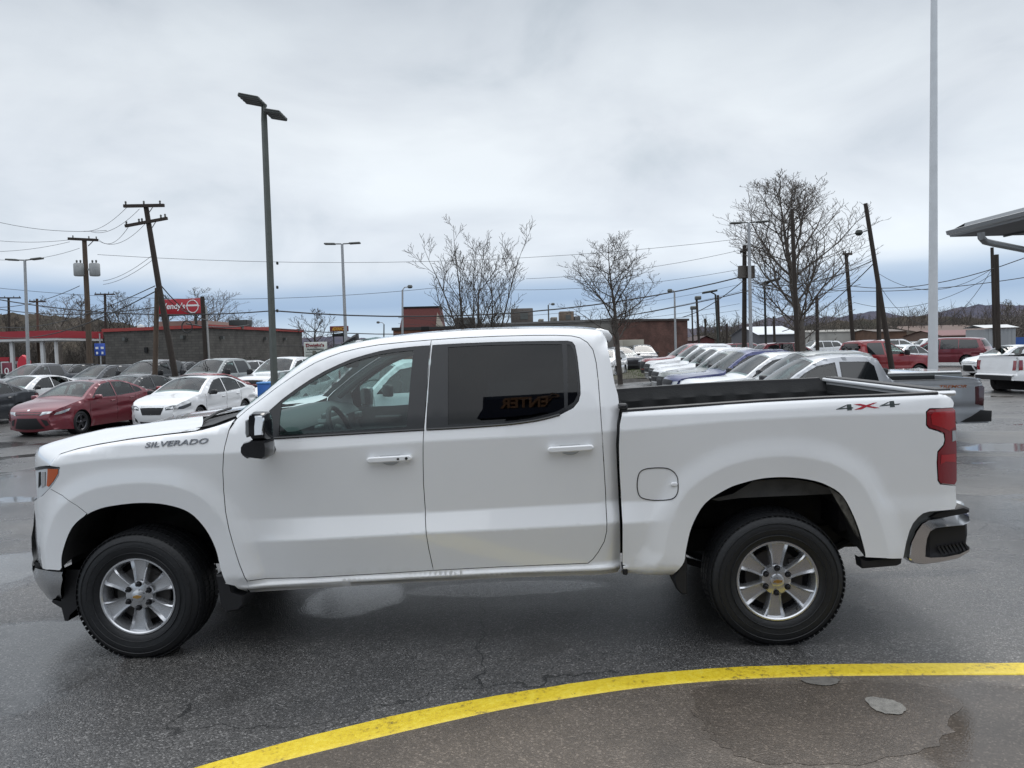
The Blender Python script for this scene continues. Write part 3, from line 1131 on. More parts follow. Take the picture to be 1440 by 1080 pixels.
# --- roof, windscreen, back window
m = MB()
ri = [p for p in sil if p[1] > 1.845]
rows = []
for x, z in ri:
    y0 = float(D_cab(x, z))
    rows.append([(x, FULLW / 2 + s * (FULLW / 2 - y0), z + .022 * (1 - abs(s) ** 2.5)) for s in [-1, -.92, -.8, -.6, -.3, 0, .3, .6, .8, .92, 1]])
m.grid(rows)
m.build('roof', PTRUCK, truck, angle=180)
m = MB()
wi = [p for p in sil if p[0] < ri[0][0] + .02]
rows = []
for x, z in wi:
    y0 = float(D_cab(x, z))
    rows.append([(x - .015 * (1 - s * s), FULLW / 2 + s * (FULLW / 2 - y0), z + .01) for s in [-1, -.8, -.5, 0, .5, .8, 1]])
m.grid(rows)
m.build('windshield', WIN_GLASS, truck, angle=180)
m = MB()
bw = [(2.80, 1.82), (2.86, 1.62), (2.885, 1.42)]
m.grid([[(x, .32 + k * .1775, z) for k in range(9)] for x, z in bw])
m.build('back_window', TINT, truck)
m = MB()
bw = [(2.862, .62), (2.90, 1.2), (2.885, 1.42)]
m.grid([[(x, .12 + k * .2275, z) for k in range(9)] for x, z in bw])
m.build('cab_back', PTRUCK, truck)
# roof spoiler lip
sp = [tloc(u, v, .42) for u, v in [(818, 461.5), (845, 462.3), (855.5, 464.8), (861, 473), (860.5, 477), (856, 482), (848, 476), (836, 468)]]
m = MB()
m.prism(sp, FULLW - .84, (0, FULLW / 2, 0), bev=.012)
m.build('roof_spoiler', PTRUCK, truck, angle=60)
# shark-fin and base on the roof
fin = [tloc(u, v, .75) for u, v in [(476, 487), (484, 480), (496, 471.5), (501, 469), (502, 478), (512, 478.5), (514, 482), (500, 488), (478, 493)]]
m = MB()
m.prism(fin, .09, (0, .79, 0), bev=.02)
m.build('roof_antenna', BLACK, truck)

# --- cargo box
rail_px = [(875, 579), (960, 573.2), (1071.5, 565.4), (1160, 561), (1256.7, 557.3), (1321.5, 554)]
rail = TP(rail_px, .02)
tail_edge = TP([(1333, 556), (1339.5, 562), (1341.5, 567), (1340.5, 573)], .0)
lampo_px = [(1303.5, 580), (1307.5, 575.5), (1340, 573.5), (1343.5, 577), (1344.5, 600), (1345.5, 640), (1345.5, 676), (1343, 681.5), (1323, 679.5), (1320, 675), (1318.6, 650), (1319.5, 636), (1328, 626), (1329.6, 619), (1328.5, 609), (1320, 605), (1307, 601.5), (1303.6, 597)]
lamp_o = TP(lampo_px)
low_edge = TP([(1345.4, 683), (1345.4, 708.5), (1342.5, 716), (1325, 718), (1307.6, 719.3), (1298, 722), (1291.4, 727.5), (1284, 736), (1279, 747), (1274, 765), (1270.8, 782.5), (1270, 785.5)])
inner_l = TP([(1340, 572.5), (1307, 574.2), (1302.2, 579), (1302.3, 598), (1306.5, 602.8), (1319, 606.5), (1327, 610.3), (1328.2, 619), (1326.5, 625.5), (1318.3, 634.8), (1317.2, 650), (1318.6, 676), (1322, 681), (1344, 683)])
P_box = rail + tail_edge + inner_l[1:] + low_edge[1:] + TP([(1245, 785)]) + A_R[::-1] + TP([(946.5, 808), (900, 807.5), (873.5, 805.5), (875.6, 796), (875.3, 740), (873.3, 699), (871, 660), (870.2, 627), (871.5, 597)])
D_box = rounded(D_body, rail + tail_edge[:1], .03)
box = both('cargo_side', PTRUCK, P_box, D_box, step=.04, edge_step=.022, gap=.001, th=.02)
mirror_ob(box)
# tail lamp
for side in (0, 1):
    tl = sheet('taillight', LAMPR, lamp_o, D_body, truck, step=.02, edge_step=.012, off=.001, th=.02)
    gl2 = TP([(1326.5, 578.5), (1342, 577.5), (1343, 600), (1335, 606), (1327, 602), (1311, 597), (1309, 585), (1312, 580)])
    t2 = sheet('lamp_element', mat('bright_red_lamp', (.40, .012, .018), .12, 0, coat=1), gl2, D_body, tl, step=.02, off=-.001, th=.004)
    t3 = sheet('lamp_element', MATS['bright_red_lamp'], TP([(1323.5, 640), (1343.5, 638), (1344, 650), (1330, 649), (1323, 653)]), D_body, tl, step=.02, off=-.001, th=.004)
    t4 = sheet('reverse_lens', LAMPC, TP([(1339, 606), (1344, 605), (1344.6, 619), (1339.5, 621)]), D_body, tl, step=.02, off=-.0015, th=.004)
    if side:
        c = mirror_ob(tl)
        for o in (t2, t3, t4):
            q = mirror_ob(o); q.parent = c
            bpy.data.objects.remove(o)
        bpy.data.objects.remove(tl)

# rail cap, bed walls, floor, tailgate
zr = lambda x: float(np.interp(x, [p[0] for p in rail], [p[1] for p in rail]))
RX = [p[0] for p in rail]
x0b, x1b = RX[0] - .005, 4.70
for s in (0, 1):
    m = MB()
    fy = (lambda y: FULLW - y) if s else (lambda y: y)
    rows = []
    for k in range(12):
        x = x0b + (4.66 - x0b) * k / 11
        z = zr(x)
        rows.append([(x, fy(.052), z - .003), (x, fy(.054), z + .010), (x, fy(.062), z + .014), (x, fy(.118), z + .012), (x, fy(.125), z - .02)])
    m.grid(rows)
    m.build('rail_cap', mat('rail_cap_plastic', (.02, .02, .022), .5), truck)
BEDL = mat('bed_liner', (.010, .011, .012), .75, nscale=20, namt=.2, bump=.2, bscale=80)
m = MB()
zt_, zb_ = 1.41, .92
for s in (0, 1):
    fy = (lambda y: FULLW - y) if s else (lambda y: y)
    rows = []
    for k in range(34):
        x = x0b + .03 + (4.70 - x0b) * k / 33
        w = .010 if k % 4 < 2 else 0
        zz = zr(x) - .01
        rows.append([(x, fy(.125), zz), (x, fy(.16), zz - .06), (x, fy(.17 + w), zz - .08), (x, fy(.18 + w), zb_)])
    m.grid(rows)
m.add([(x0b + .03, .12, 1.405), (x0b + .03, FULLW - .12, 1.405), (x0b + .03, FULLW - .12, zb_), (x0b + .03, .12, zb_)], [(0, 1, 2, 3)])
for k in range(14):
    y = .18 + k * .121
    m.box((3.80, y + .06, zb_ + (.006 if k % 2 else 0)), (1.88, .12, .02))
bl = m.build('bed_liner', BEDL, truck, angle=30)
m = MB()
m.box((4.735, FULLW / 2, 1.10), (.06, FULLW - .24, .58))
m.rbox((4.735, FULLW / 2, 1.405), (.115, FULLW - .22, .03), .012)
tg = m.build('tailgate', PTRUCK, truck, angle=30)
m = MB()
m.box((4.70, FULLW / 2, 1.14), (.012, FULLW - .34, .46))
for k in range(7):
    m.box((4.692, FULLW / 2, .95 + k * .06), (.012, FULLW - .40, .02))
m.build('tailgate_liner', BEDL, tg)
m = MB()
m.rbox((4.735, FULLW / 2, 1.424), (.085, FULLW - .30, .012), .005)
m.build('tailgate_cap', BLACK, tg)
m = MB()
for dx in (0, .9, 1.65):
    m.tube([(x0b + .12 + dx, FULLW - .165, 1.2), (x0b + .12 + dx, FULLW - .14, 1.23), (x0b + .12 + dx, FULLW - .165, 1.26)], .006, 6)
m.build('tie_down', STEEL, bl)
# front cap of the box rail by the cab
m = MB()
for s in (0, 1):
    y = .09 if not s else FULLW - .09
    m.rbox((x0b + .012, y, 1.40), (.05, .10, .03), .008)
m.build('rail_end_cap', BLACK, truck)

# fuel door and its latch
fd_px = [(897, 672), (900, 664), (908, 659.5), (922, 658), (937, 658.5), (946, 662.5), (952, 670), (953.5, 680), (953, 692), (948, 700), (938, 703), (920, 703.5), (905, 701), (898.5, 696), (896, 684)]
fp = spline(TP(fd_px), 3, True)
m = MB()
q = [(x, float(D_body(x, z)) - .0002, z) for x, z in fp]
m.tube(q + [q[0], q[1]], .0032, 5, cap=False)
fdr = m.build('fuel_door_seam', DARKIN, truck)
fx, fz = tD(948, 681)
m = MB().rbox((fx, float(D_body(fx, fz)) - .004, fz), (.04, .012, .022), .009)
m.build('fuel_door_catch', PTRUCK, fdr)

# door handles: body-coloured bar over a flat disc, the scoop's shade painted grey
for door, (ux, vx_), keyed in ((fdoor, (549, 644.5), True), (rdoor, (802, 630), False)):
    hx, hz = tD(ux, vx_)
    hy = float(D_body(hx, hz))
    tilt = Matrix.Rotation(-TT - .012, 3, 'Y')
    m = MB()
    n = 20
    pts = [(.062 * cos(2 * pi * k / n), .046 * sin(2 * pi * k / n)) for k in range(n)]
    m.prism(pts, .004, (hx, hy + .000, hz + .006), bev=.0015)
    cup = m.build('handle_shade_disc', mat('recess_shade_grey', (.42, .44, .46), .5), door)
    m = MB()
    m.rbox((hx, hy - .030, hz), (.262, .022, .034), .016, seg=5, M=tilt)
    m.rbox((hx - .105, hy - .012, hz), (.035, .04, .024), .01, M=tilt)
    m.rbox((hx + .105, hy - .012, hz), (.035, .04, .024), .01, M=tilt)
    h = m.build('door_handle', PTRUCK, door)
    if keyed:
        m = MB()
        m.prism([(.008 * cos(a * pi / 8), .008 * sin(a * pi / 8)) for a in range(16)], .004, (hx + .10, hy - .042, hz + .002))
        m.rbox((hx + .052, hy - .041, hz), (.014, .004, .012), .003)
        m.build('key_button', BLACK, door)

# mirror
def mirror_part(flipy):
    m = MB()
    fy = (lambda y: FULLW - y) if flipy else (lambda y: y)
    cx, cz = tloc(357, 632, -.13)
    lower = [tloc(u, v, -.25) for u, v in [(338, 628), (342, 622), (356, 618), (375, 617), (377, 628), (376.5, 642), (371, 646.5), (356, 645), (341, 641.5), (337.5, 636)]]
    upper = [tloc(u, v, -.25) for u, v in [(350, 584), (356, 579), (370, 579.5), (374.5, 583), (376, 600), (376, 618), (355, 619), (350, 612)]]
    def blk(outl, y0, y1, mi):
        c0 = (sum(p[0] for p in outl) / len(outl), sum(p[1] for p in outl) / len(outl))
        rings = []
        for y, k in ((y0, .86), (y0 + .025, .98), (y0 + .06, 1.0), (y1 - .04, 1.0), (y1 - .01, .96), (y1, .86)):
            rings.append([(c0[0] + (p[0] - c0[0]) * k, fy(y), c0[1] + (p[1] - c0[1]) * k) for p in outl])
        n = len(outl)
        vs = [p for r in rings for p in r]
        fs = [(a * n + i, a * n + (i + 1) % n, (a + 1) * n + (i + 1) % n, (a + 1) * n + i) for a in range(5) for i in range(n)]
        fs += [tuple(range(n))[::-1], tuple(5 * n + i for i in range(n))]
        m.add(vs, fs, mi)
    blk(resample(lower, .03, True), -.27, -.13, 0)
    blk(resample(upper, .03, True), -.27, -.15, 0)
    # arm
    ax, az = tloc(372, 632, -.03)
    m.tube([(ax - .05, fy(-.16), az), (ax + .03, fy(.04), az - .01)], .032, 8)
    o = m.build('side_mirror', GLOSSB, truck, angle=50)
    capx = [tloc(u, v, -.28) for u, v in [(357.5, 585), (369.5, 584.5), (371, 590), (370, 612), (358.5, 613), (357, 600)]]
    m2 = MB()
    cap = resample(capx, .02, True)
    c0 = (sum(p[0] for p in cap) / len(cap), sum(p[1] for p in cap) / len(cap))
    R_ = [[(p[0], fy(-.20), p[1]) for p in cap], [(p[0], fy(-.272), p[1]) for p in cap], [(c0[0] + (p[0] - c0[0]) * .8, fy(-.286 + .22 * (p[1] - c0[1])), c0[1] + (p[1] - c0[1]) * .9) for p in cap]]
    n = len(cap)
    m2.add([p for r in R_ for p in r], [(a * n + i, (a + 1) * n + i, (a + 1) * n + (i + 1) % n, a * n + (i + 1) % n) for a in range(2) for i in range(n)] + [tuple(2 * n + i for i in range(n))])
    m2.build('mirror_cap', CHROME, o, angle=50)
    sg = [tloc(u, v, -.26) for u, v in [(343, 592), (349.5, 589), (350.5, 613), (345, 616), (343, 610)]]
    m3 = MB()
    m3.prism(resample(sg, .03, True), .10, (0, fy(-.20), 0), bev=.008)
    m3.build('mirror_glass_housing', mat('mirror_grey', (.18, .19, .2), .3), o)


mirror_part(False)
mirror_part(True)

# mud flaps
for side in (0, 1):
    fy = (lambda y: FULLW - y) if side else (lambda y: y)
    m = MB()
    f1 = [tloc(u, v, .08) for u, v in [(307, 806), (321, 805), (325, 815), (329, 830), (346, 835), (346, 848), (340, 855), (322, 858), (314, 850)]]
    m.prism(resample(f1, .05, True), .20, (0, fy(.14), 0), bev=.01)
    m.build('mud_flap', BLACK, truck)
    m = MB()
    f2 = [tloc(u, v, .06) for u, v in [(955, 775), (963, 774), (965.5, 790), (965, 834), (958, 834.5), (950, 826), (946, 812), (952, 800)]]
    m.prism(resample(f2, .05, True), .24, (0, fy(.15), 0), bev=.01)
    m.build('mud_flap', BLACK, truck)
    # dark trim at the rear lower corner
    m = MB()
    f3 = [tloc(u, v, .03) for u, v in [(1211, 786), (1216, 789), (1267, 782), (1269, 785), (1268, 793), (1262, 796), (1213, 800)]]
    m.prism(resample(f3, .05, True), .10, (0, fy(.08), 0), bev=.008)
    m.build('lower_trim', BLACK, truck)
    m = MB()
    f4 = [tloc(u, v, .05) for u, v in [(874, 793), (883, 793), (883, 807), (881, 809), (876, 808)]]
    m.prism(f4, .05, (0, fy(.07), 0), bev=.006)
    m.build('body_mount', BLACK, truck)

# rear bumper: chrome corner with a black step pad
m = MB()
oc = [tloc(u, v, .05) for u, v in [(1279.5, 788), (1281, 765), (1289, 748), (1297, 737), (1306, 732), (1322, 729.5), (1344, 725.5), (1362, 719), (1366.5, 722), (1366.5, 734), (1357, 738.5), (1330, 741), (1316, 743), (1308, 748), (1303.5, 758), (1301.5, 772), (1301, 785), (1309, 786.5), (1330, 785.5), (1352, 781), (1366, 774), (1366, 777), (1349, 787), (1325, 792), (1300, 795.5), (1285, 793.5)]]


def bumper_corner(fy):
    m = MB()
    L = resample(oc, .03, True)
    n = len(L)
    rings = []
    for y, k in ((.26, 1.0), (.09, 1.0), (.065, .985), (.0601, .96)):
        c0 = (4.72, .62)
        rings.append([(c0[0] + (p[0] - c0[0]) * k, fy(y + (max(0, p[1] - .69) * .5 if y < .08 else 0)), c0[1] + (p[1] - c0[1]) * k) for p in L])
    m.add([p for r in rings for p in r], [(a * n + i, (a + 1) * n + i, (a + 1) * n + (i + 1) % n, a * n + (i + 1) % n) for a in range(3) for i in range(n)])
    # front cap via triangulation of the outline
    V, E, Fc, *_ = delaunay_2d_cdt([Vector(p) for p in L], [(i, (i + 1) % n) for i in range(n)], [], 1, 1e-6)
    c0 = (4.72, .62)
    m.add([(c0[0] + (v.x - c0[0]) * .96, fy(.06 + max(0, v.y - .69) * .5), c0[1] + (v.y - c0[1]) * .96) for v in V], [tuple(f) for f in Fc])
    return m


for side in (0, 1):
    fy = (lambda y: FULLW - y) if side else (lambda y: y)
    bc = bumper_corner(fy).build('bumper_corner', CHROME, truck, angle=35)
    m = MB()
    pad = [tloc(u, v, .10) for u, v in [(1303, 742), (1362, 733), (1363, 752), (1361, 766), (1366, 770), (1366, 776), (1350, 785), (1303, 788)]]
    m.prism(resample(pad, .05, True), .20, (0, fy(.20), 0), bev=.02)
    # tread ribs on the step
    for k in range(8):
        a = tloc(1322 + k * 5.2, 774 - k * .9, .09)
        m.box((a[0], fy(.095), a[1]), (.010, .02, .05), M=Matrix.Rotation(-.5, 3, 'Y'))
    m.build('step_pad', BLACK, bc)
    m = MB()
    tp_ = [tloc(u, v, .06) for u, v in [(1309, 729), (1318, 722), (1343, 716), (1358, 712), (1366, 716), (1366, 721), (1344, 727), (1322, 731)]]
    m.prism(tp_, .30, (0, fy(.22), 0), bev=.012)
    m.build('bumper_top_pad', BLACK, bc)
    # grey inner return seen between box and bumper
    m = MB()
    gp = [tloc(u, v, .05) for u, v in [(1270.5, 787), (1274, 765), (1280, 746), (1290, 730), (1300, 722), (1322, 719), (1344, 716), (1345, 722), (1320, 729), (1300, 735), (1288, 750), (1281, 770), (1280, 787)]]
    m.prism(gp, .06, (0, fy(.12), 0), bev=.004)
    m.build('bumper_filler', mat('filler_grey', (.17, .18, .18), .4, nscale=8, namt=.1), bc)
m = MB()
m.rbox((4.88, FULLW / 2, .655), (.12, FULLW - .60, .17), .03)
m.build('rear_bumper_bar', CHROMED, truck)

# --- dark inner structure: wheel wells, underbody, frame, axles
m = MB()
m.box((1.75, FULLW / 2, .62), (2.15, FULLW - .32, .30))
m.box((2.05, FULLW / 2, .50), (4.6, .95, .14))
m.box((4.45, FULLW / 2, .74), (.55, FULLW - .5, .28))
m.box((-.52, FULLW / 2, .72), (.16, FULLW - .75, .42))
for y in (.55, 1.51):
    m.box((1.9, y, .50), (5.2, .08, .14))
m.tube([(WB, .25, .374), (WB, FULLW - .25, .374)], .045, 10)
m.lathe([(.0, -.14), (.12, -.12), (.16, 0), (.12, .12), (0, .14)], (WB, FULLW / 2, .374), 20)
m.tube([(0, .3, .36), (0, FULLW - .3, .36)], .035, 10)
for y in (.50, FULLW - .50):
    m.tube([(WB - .7, y, .46), (WB - .3, y, .33), (WB, y, .30), (WB + .3, y, .34), (WB + .68, y, .52)], .022, 6)
m.tube([(2.9, 1.55, .42), (4.2, 1.55, .42), (4.6, 1.75, .47)], .035, 10)
m.build('underbody', DARKIN, truck)
LINER = mat('wheel_liner', (.022, .022, .022), .8, nscale=9, namt=.5, bump=.3, bscale=30)
for line, cx in ((A_F, 0.0), (A_R, WB)):
    for side in (0, 1):
        fy = (lambda y: FULLW - y) if side else (lambda y: y)
        m = MB()
        L = [p for p in line if p[1] > .40]
        m.grid([[(x, fy(.025), z), (x, fy(.06), z + .012), (x, fy(.14), z + .03), (x, fy(.56), z + .03)] for x, z in L])
        n = len(L)
        cxx = sum(p[0] for p in L) / n
        m.add([(x, fy(.56), z + .03) for x, z in L] + [(cxx, fy(.56), .45)], [(i, i + 1, n) for i in range(n - 1)])
        m.build('wheel_well', LINER, truck)
# splash shield edge and dirty inner fender in the rear arch
m = MB()
ln = [tloc(u, v, .14) for u, v in [(1000, 702), (1030, 694), (1060, 676), (1095, 673), (1120, 674), (1142, 678), (1164, 686), (1173, 690), (1172, 694), (1130, 696), (1080, 698), (1040, 700), (1010, 704)]]
m.prism(ln, .015, (0, .14, 0))
m.build('inner_fender', mat('grey_inner_fender', (.085, .085, .082), .7, nscale=9, namt=.4), truck)
m = MB()
ln = [tloc(u, v, .05) for u, v in [(1166, 685), (1187, 700), (1205, 736), (1215, 772), (1213, 764), (1204, 752), (1192, 730), (1184, 716), (1176, 703)]]
m.prism(ln, .02, (0, .06, 0))
m.build('arch_splash', mat('muddy_grey', (.16, .155, .14), .9, nscale=25, namt=.6), truck)


# --- wheels
def build_wheel(cx, cy, cz, side, steer=0.0):
    s = 1 if side else -1      # outward direction along y
    o = bpy.data.objects.new('wheel', None)
    COL.objects.link(o)
    o.parent = truck
    o.location = (cx, cy, cz)
    if side:
        o.rotation_euler = (0, 0, pi)
    o['label'] = 'wheel'
    del o['label']
    # tyre: outward is -y
    R, r = .388, .222
    prof = [(r + .006, -.005), (r + .018, -.018), (r + .035, -.026), (r + .075, -.034), (r + .105, -.034), (R - .045, -.026), (R - .028, -.018), (R - .010, .000), (R - .004, .02), (R - .004, .22), (R - .012, .243), (R - .03, .262), (r + .10, .275), (r + .03, .262), (r, .24)]
    m = MB()
    m.lathe(prof, n=96)
    for k in range(3):
        rr_ = r + .045 + k * .035
        m.lathe([(rr_ - .003, -.0315 - .001 * k), (rr_, -.0365), (rr_ + .003, -.0315)], n=64)
    nb = 72
    for k in range(nb):
        a = 2 * pi * k / nb
        R_ = Matrix.Rotation(-a, 3, 'Y')
        for y, w, dr, sh in ((.004, .04, -.009, 0), (.062, .040, 0, .5), (.125, .040, 0, 0), (.185, .04, 0, .5), (.235, .045, -.012, 0)):
            a2 = a + sh * 2 * pi / nb
            R2 = Matrix.Rotation(-a2, 3, 'Y')
            c = R2 @ Vector((R + dr + .000, y, 0))
            m.box(c, (.003, w, .0255 + (.003 if k % 2 else -.002)), M=R2)
    ty = m.build('tyre', RUBBER, o, angle=30)
    # rim barrel + lip
    m = MB()
    m.lathe([(.226, .0), (.232, -.010), (.230, -.016), (.222, -.016), (.216, -.010), (.213, .004), (.205, .02), (.203, .20), (.21, .23), (.0, .235)], n=72)
    # spokes: six wide wedges with raised rims
    for k in range(6):
        a = pi / 2 + k * pi / 3 - .07
        R_ = Matrix.Rotation(-a, 3, 'Y')
        P = []
        for rad, hw, y0 in ((.052, .021, .006), (.075, .030, .004), (.105, .033, .004), (.15, .042, .002), (.185, .052, .000), (.212, .063, .006)):
            deep = .014 if rad < .19 else .004
            row = []
            for q, dy in ((-1.12, .05), (-1.0, .004), (-.86, -.004), (-.62, deep * .9), (0, deep * 1.1), (.62, deep * .9), (.86, -.004), (1.0, .004), (1.12, .05)):
                row.append(R_ @ Vector((rad, y0 + dy, q * hw)))
            P.append(row)
        m.grid(P)
    m.lathe([(.0, -.004), (.05, -.002), (.082, .006), (.09, .03), (.075, .06)], n=48)
    rim = m.build('rim', ALLOY, o, angle=28)
    for k in range(6):
        a = pi / 2 + k * pi / 3 - .05
        c = Vector((.0715 * cos(a), -.004, .0715 * sin(a)))
        m = MB().lathe([(.0, -.022), (.008, -.021), (.0115, -.012), (.0115, .003), (.0175, .0028), (.0175, .008)], c, 14)
        m.build('lug_nut', mat('black_nut', (.03, .03, .033), .3, .6), o)
    m = MB()
    m.lathe([(.0, -.020), (.025, -.019), (.037, -.014), (.040, -.004)], n=36)
    cap = m.build('centre_cap', ALLOYD if False else ALLOY, rim)
    m = MB()
    bow = [(-.026, -.006), (-.009, -.006), (-.009, -.010), (.009, -.010), (.009, -.006), (.023, -.006), (.027, .006), (.009, .006), (.009, .010), (-.009, .010), (-.009, .006), (-.022, .006)]
    m.prism(bow, .004, (0, -.0205, 0))
    m.build('cap_emblem', mat('gold_emblem', (.50, .29, .08), .3, .7), cap)
    m = MB()
    m.lathe([(.04, .055), (.16, .055), (.165, .06), (.165, .078), (.04, .08)], n=40)
    m.box((.125, .07, .06), (.09, .06, .10))
    m.build('brake_disc', mat('brake_iron', (.055, .052, .05), .5, .6), o)
    m = MB()
    m.lathe([(.0, .09), (.20, .09)], n=30)
    m.build('backing_plate', DARKIN, o)
    m = MB()
    m.tube([(.197 * cos(-1.0), -.012, .197 * sin(-1.0)), (.20 * cos(-1.0), .01, .20 * sin(-1.0))], .004, 6)
    m.build('tyre_valve', BLACK, rim)
    return o


HUB = .374
build_wheel(0, .05, HUB, 0)
build_wheel(WB, .05, HUB, 0)
build_wheel(0, FULLW - .05, HUB, 1)
build_wheel(WB, FULLW - .05, HUB, 1)

# --- writing and badges
a, b = tD(204, 629.5), tD(293, 623.0)
tilt = atan2(b[1] - a[1], b[0] - a[0])


def on_flank(mb, org, tilt, name, m, par, off=.003):
    """lay a flat mesh (x right, z up, y depth) on the truck's flank"""
    vs = []
    for x, y, z in mb.v:
        X = org[0] + x * cos(tilt) - z * sin(tilt)
        Z = org[1] + x * sin(tilt) + z * cos(tilt)
        vs.append((X, float(D_fen(X, Z) if org[0] < .6 else D_body(X, Z)) - off + y, Z))
    mb.v = vs
    return mb.build(name, m, par, smooth=False)


wl_ = math.hypot(b[0] - a[0], b[1] - a[1])
t_ = text_mb('SILVERADO', .030, wl_, .006, shear=.25, bold=.008)
on_flank(t_, a, tilt, 'fender_lettering', mat('dark_chrome', (.22, .23, .25), .25, .9), truck)
# 4X4 mark on the box
ox, oz = tD(1176, 578.5)
ex, ez = tD(1268, 571.5)
tl_ = atan2(ez - oz, ex - ox)
S = math.hypot(ex - ox, ez - oz) / 96.0      # mark drawn on a 96-unit width
DKG = mat('decal_dark_grey', (.06, .075, .075), .4)
DRED = mat('decal_red', (.42, .02, .035), .4)


def decal(polys, m, name):
    mb = MB()
    for p in polys:
        n = len(p)
        mb.add([(x * S, 0, z * S) for x, z in p], [tuple(range(n))])
    return on_flank(mb, (ox, oz), tl_, name, m, truck, .0015)


four = lambda k, dx, w: [[(dx + 0, 3.2), (dx + 15 * w, 8.4), (dx + 15 * w, 6.8), (dx + 8, 4.2), (dx + 24 * w, 4.2), (dx + 24 * w, 2.6), (dx + 0, 2.6)], [(dx + 15.5 * w, 0), (dx + 22 * w, 0), (dx + 22 * w, 9), (dx + 15.5 * w, 9)]]
decal(four(0, 0, 1.05), DKG, 'four_wheel_mark')
decal([[(64, 3.2), (78, 8.4), (78, 6.8), (71, 4.4), (95, 4.4), (92, 2.8), (64, 2.6)], [(79, 0), (86, 0), (86, 9), (79, 9)]], DKG, 'four_wheel_mark')
decal([[(26, .3), (37, .3), (45, 3.3), (56, .3), (64, .3), (49, 4.6), (62, 8.6), (56, 8.6), (45, 5.9), (36, 8.6), (26, 8.6), (40, 4.6)]], DRED, 'four_wheel_mark')
# scuff at the rear lower corner
# --- cabin
DASH = mat('dash_grey', (.055, .065, .068), .6, nscale=30, namt=.15)
DASHL = mat('dash_light', (.13, .15, .15), .5)
SEAT = mat('seat_cloth', (.03, .034, .04), .85, nscale=60, namt=.2)
HEADL = mat('headliner', (.11, .12, .12), .9)


def ribbon(m, prof, y0, y1, mi=0, n=2):
    m.grid([[(x, y0 + (y1 - y0) * k / n, z) for k in range(n + 1)] for x, z in prof], mi)


m = MB()
ribbon(m, [(.36, 1.30), (.50, 1.37), (.70, 1.385), (.86, 1.36), (.92, 1.30), (.90, 1.20), (.97, 1.10), (.97, .95), (.85, .80)], .17, FULLW - .17, n=6)
dsh = m.build('dashboard', DASH, truck, angle=50)
m = MB()
m.rbox((.93, 1.03, 1.24), (.10, .50, .17), .02)
m.rbox((.935, 1.03, 1.33), (.04, .40, .06), .01)
for y in (.30, .72, 1.35, 1.78):
    m.rbox((.93, y, 1.27), (.05, .13, .05), .012)
m.build('dash_trim', DASHL, dsh)
m = MB()
m.rbox((1.45, 1.03, .98), (1.0, .30, .22), .06)
m.rbox((1.02, 1.03, 1.05), (.25, .34, .28), .04)
m.build('centre_console', DASH, truck)
# steering wheel
sw = Vector((1.13, .60, 1.235))
Ms = Matrix.Rotation(radians(24), 3, 'Y') @ Matrix.Rotation(radians(90), 3, 'Z')
m = MB()
m.tube([sw + Matrix.Rotation(radians(-22), 3, 'Y') @ Vector((0, .195 * cos(2 * pi * k / 36), .195 * sin(2 * pi * k / 36))) for k in range(37)], .017, 8, cap=False)
RS = Matrix.Rotation(radians(-22), 3, 'Y')
for a_ in (0, pi, -pi / 2):
    m.tube([sw + RS @ Vector((.02, .06 * cos(a_), .06 * sin(a_))), sw + RS @ Vector((0, .19 * cos(a_), .19 * sin(a_)))], [.028, .014], 8)
m.lathe([(0, -.03), (.06, -.025), (.085, .0), (.06, .03), (0, .035)], sw + Vector((-.01, 0, 0)), 20, M=RS @ Matrix.Rotation(pi / 2, 3, 'Z'))
m.tube([sw + Vector((-.02, 0, 0)), sw + Vector((-.28, 0, -.12))], .04, 10)
m.tube([sw + Vector((-.10, -.05, -.01)), sw + Vector((-.14, -.22, .05))], .010, 6)
m.build('steering_wheel', mat('wheel_leather', (.02, .022, .024), .45), truck)


def seat(x, y, w=.52):
    m = MB()
    m.rbox((x, y, .93), (.55, w, .20), .07, M=Matrix.Rotation(radians(-6), 3, 'Y'))
    R_ = Matrix.Rotation(radians(14), 3, 'Y')
    m.rbox((x + .36, y, 1.22), (.17, w, .66), .07, M=R_)
    s_ = m.build('seat', SEAT, truck, angle=60)
    m = MB()
    m.rbox((x + .455, y, 1.63), (.11, w * .52, .20), .045, M=R_)
    m.tube([(x + .44, y - .06, 1.45), (x + .46, y - .06, 1.6)], .008, 6)
    m.tube([(x + .44, y + .06, 1.45), (x + .46, y + .06, 1.6)], .008, 6)
    m.build('headrest', SEAT, s_, angle=60)


seat(1.50, .60); seat(1.50, 1.46)
seat(2.30, .55, .60); seat(2.30, 1.51, .60)
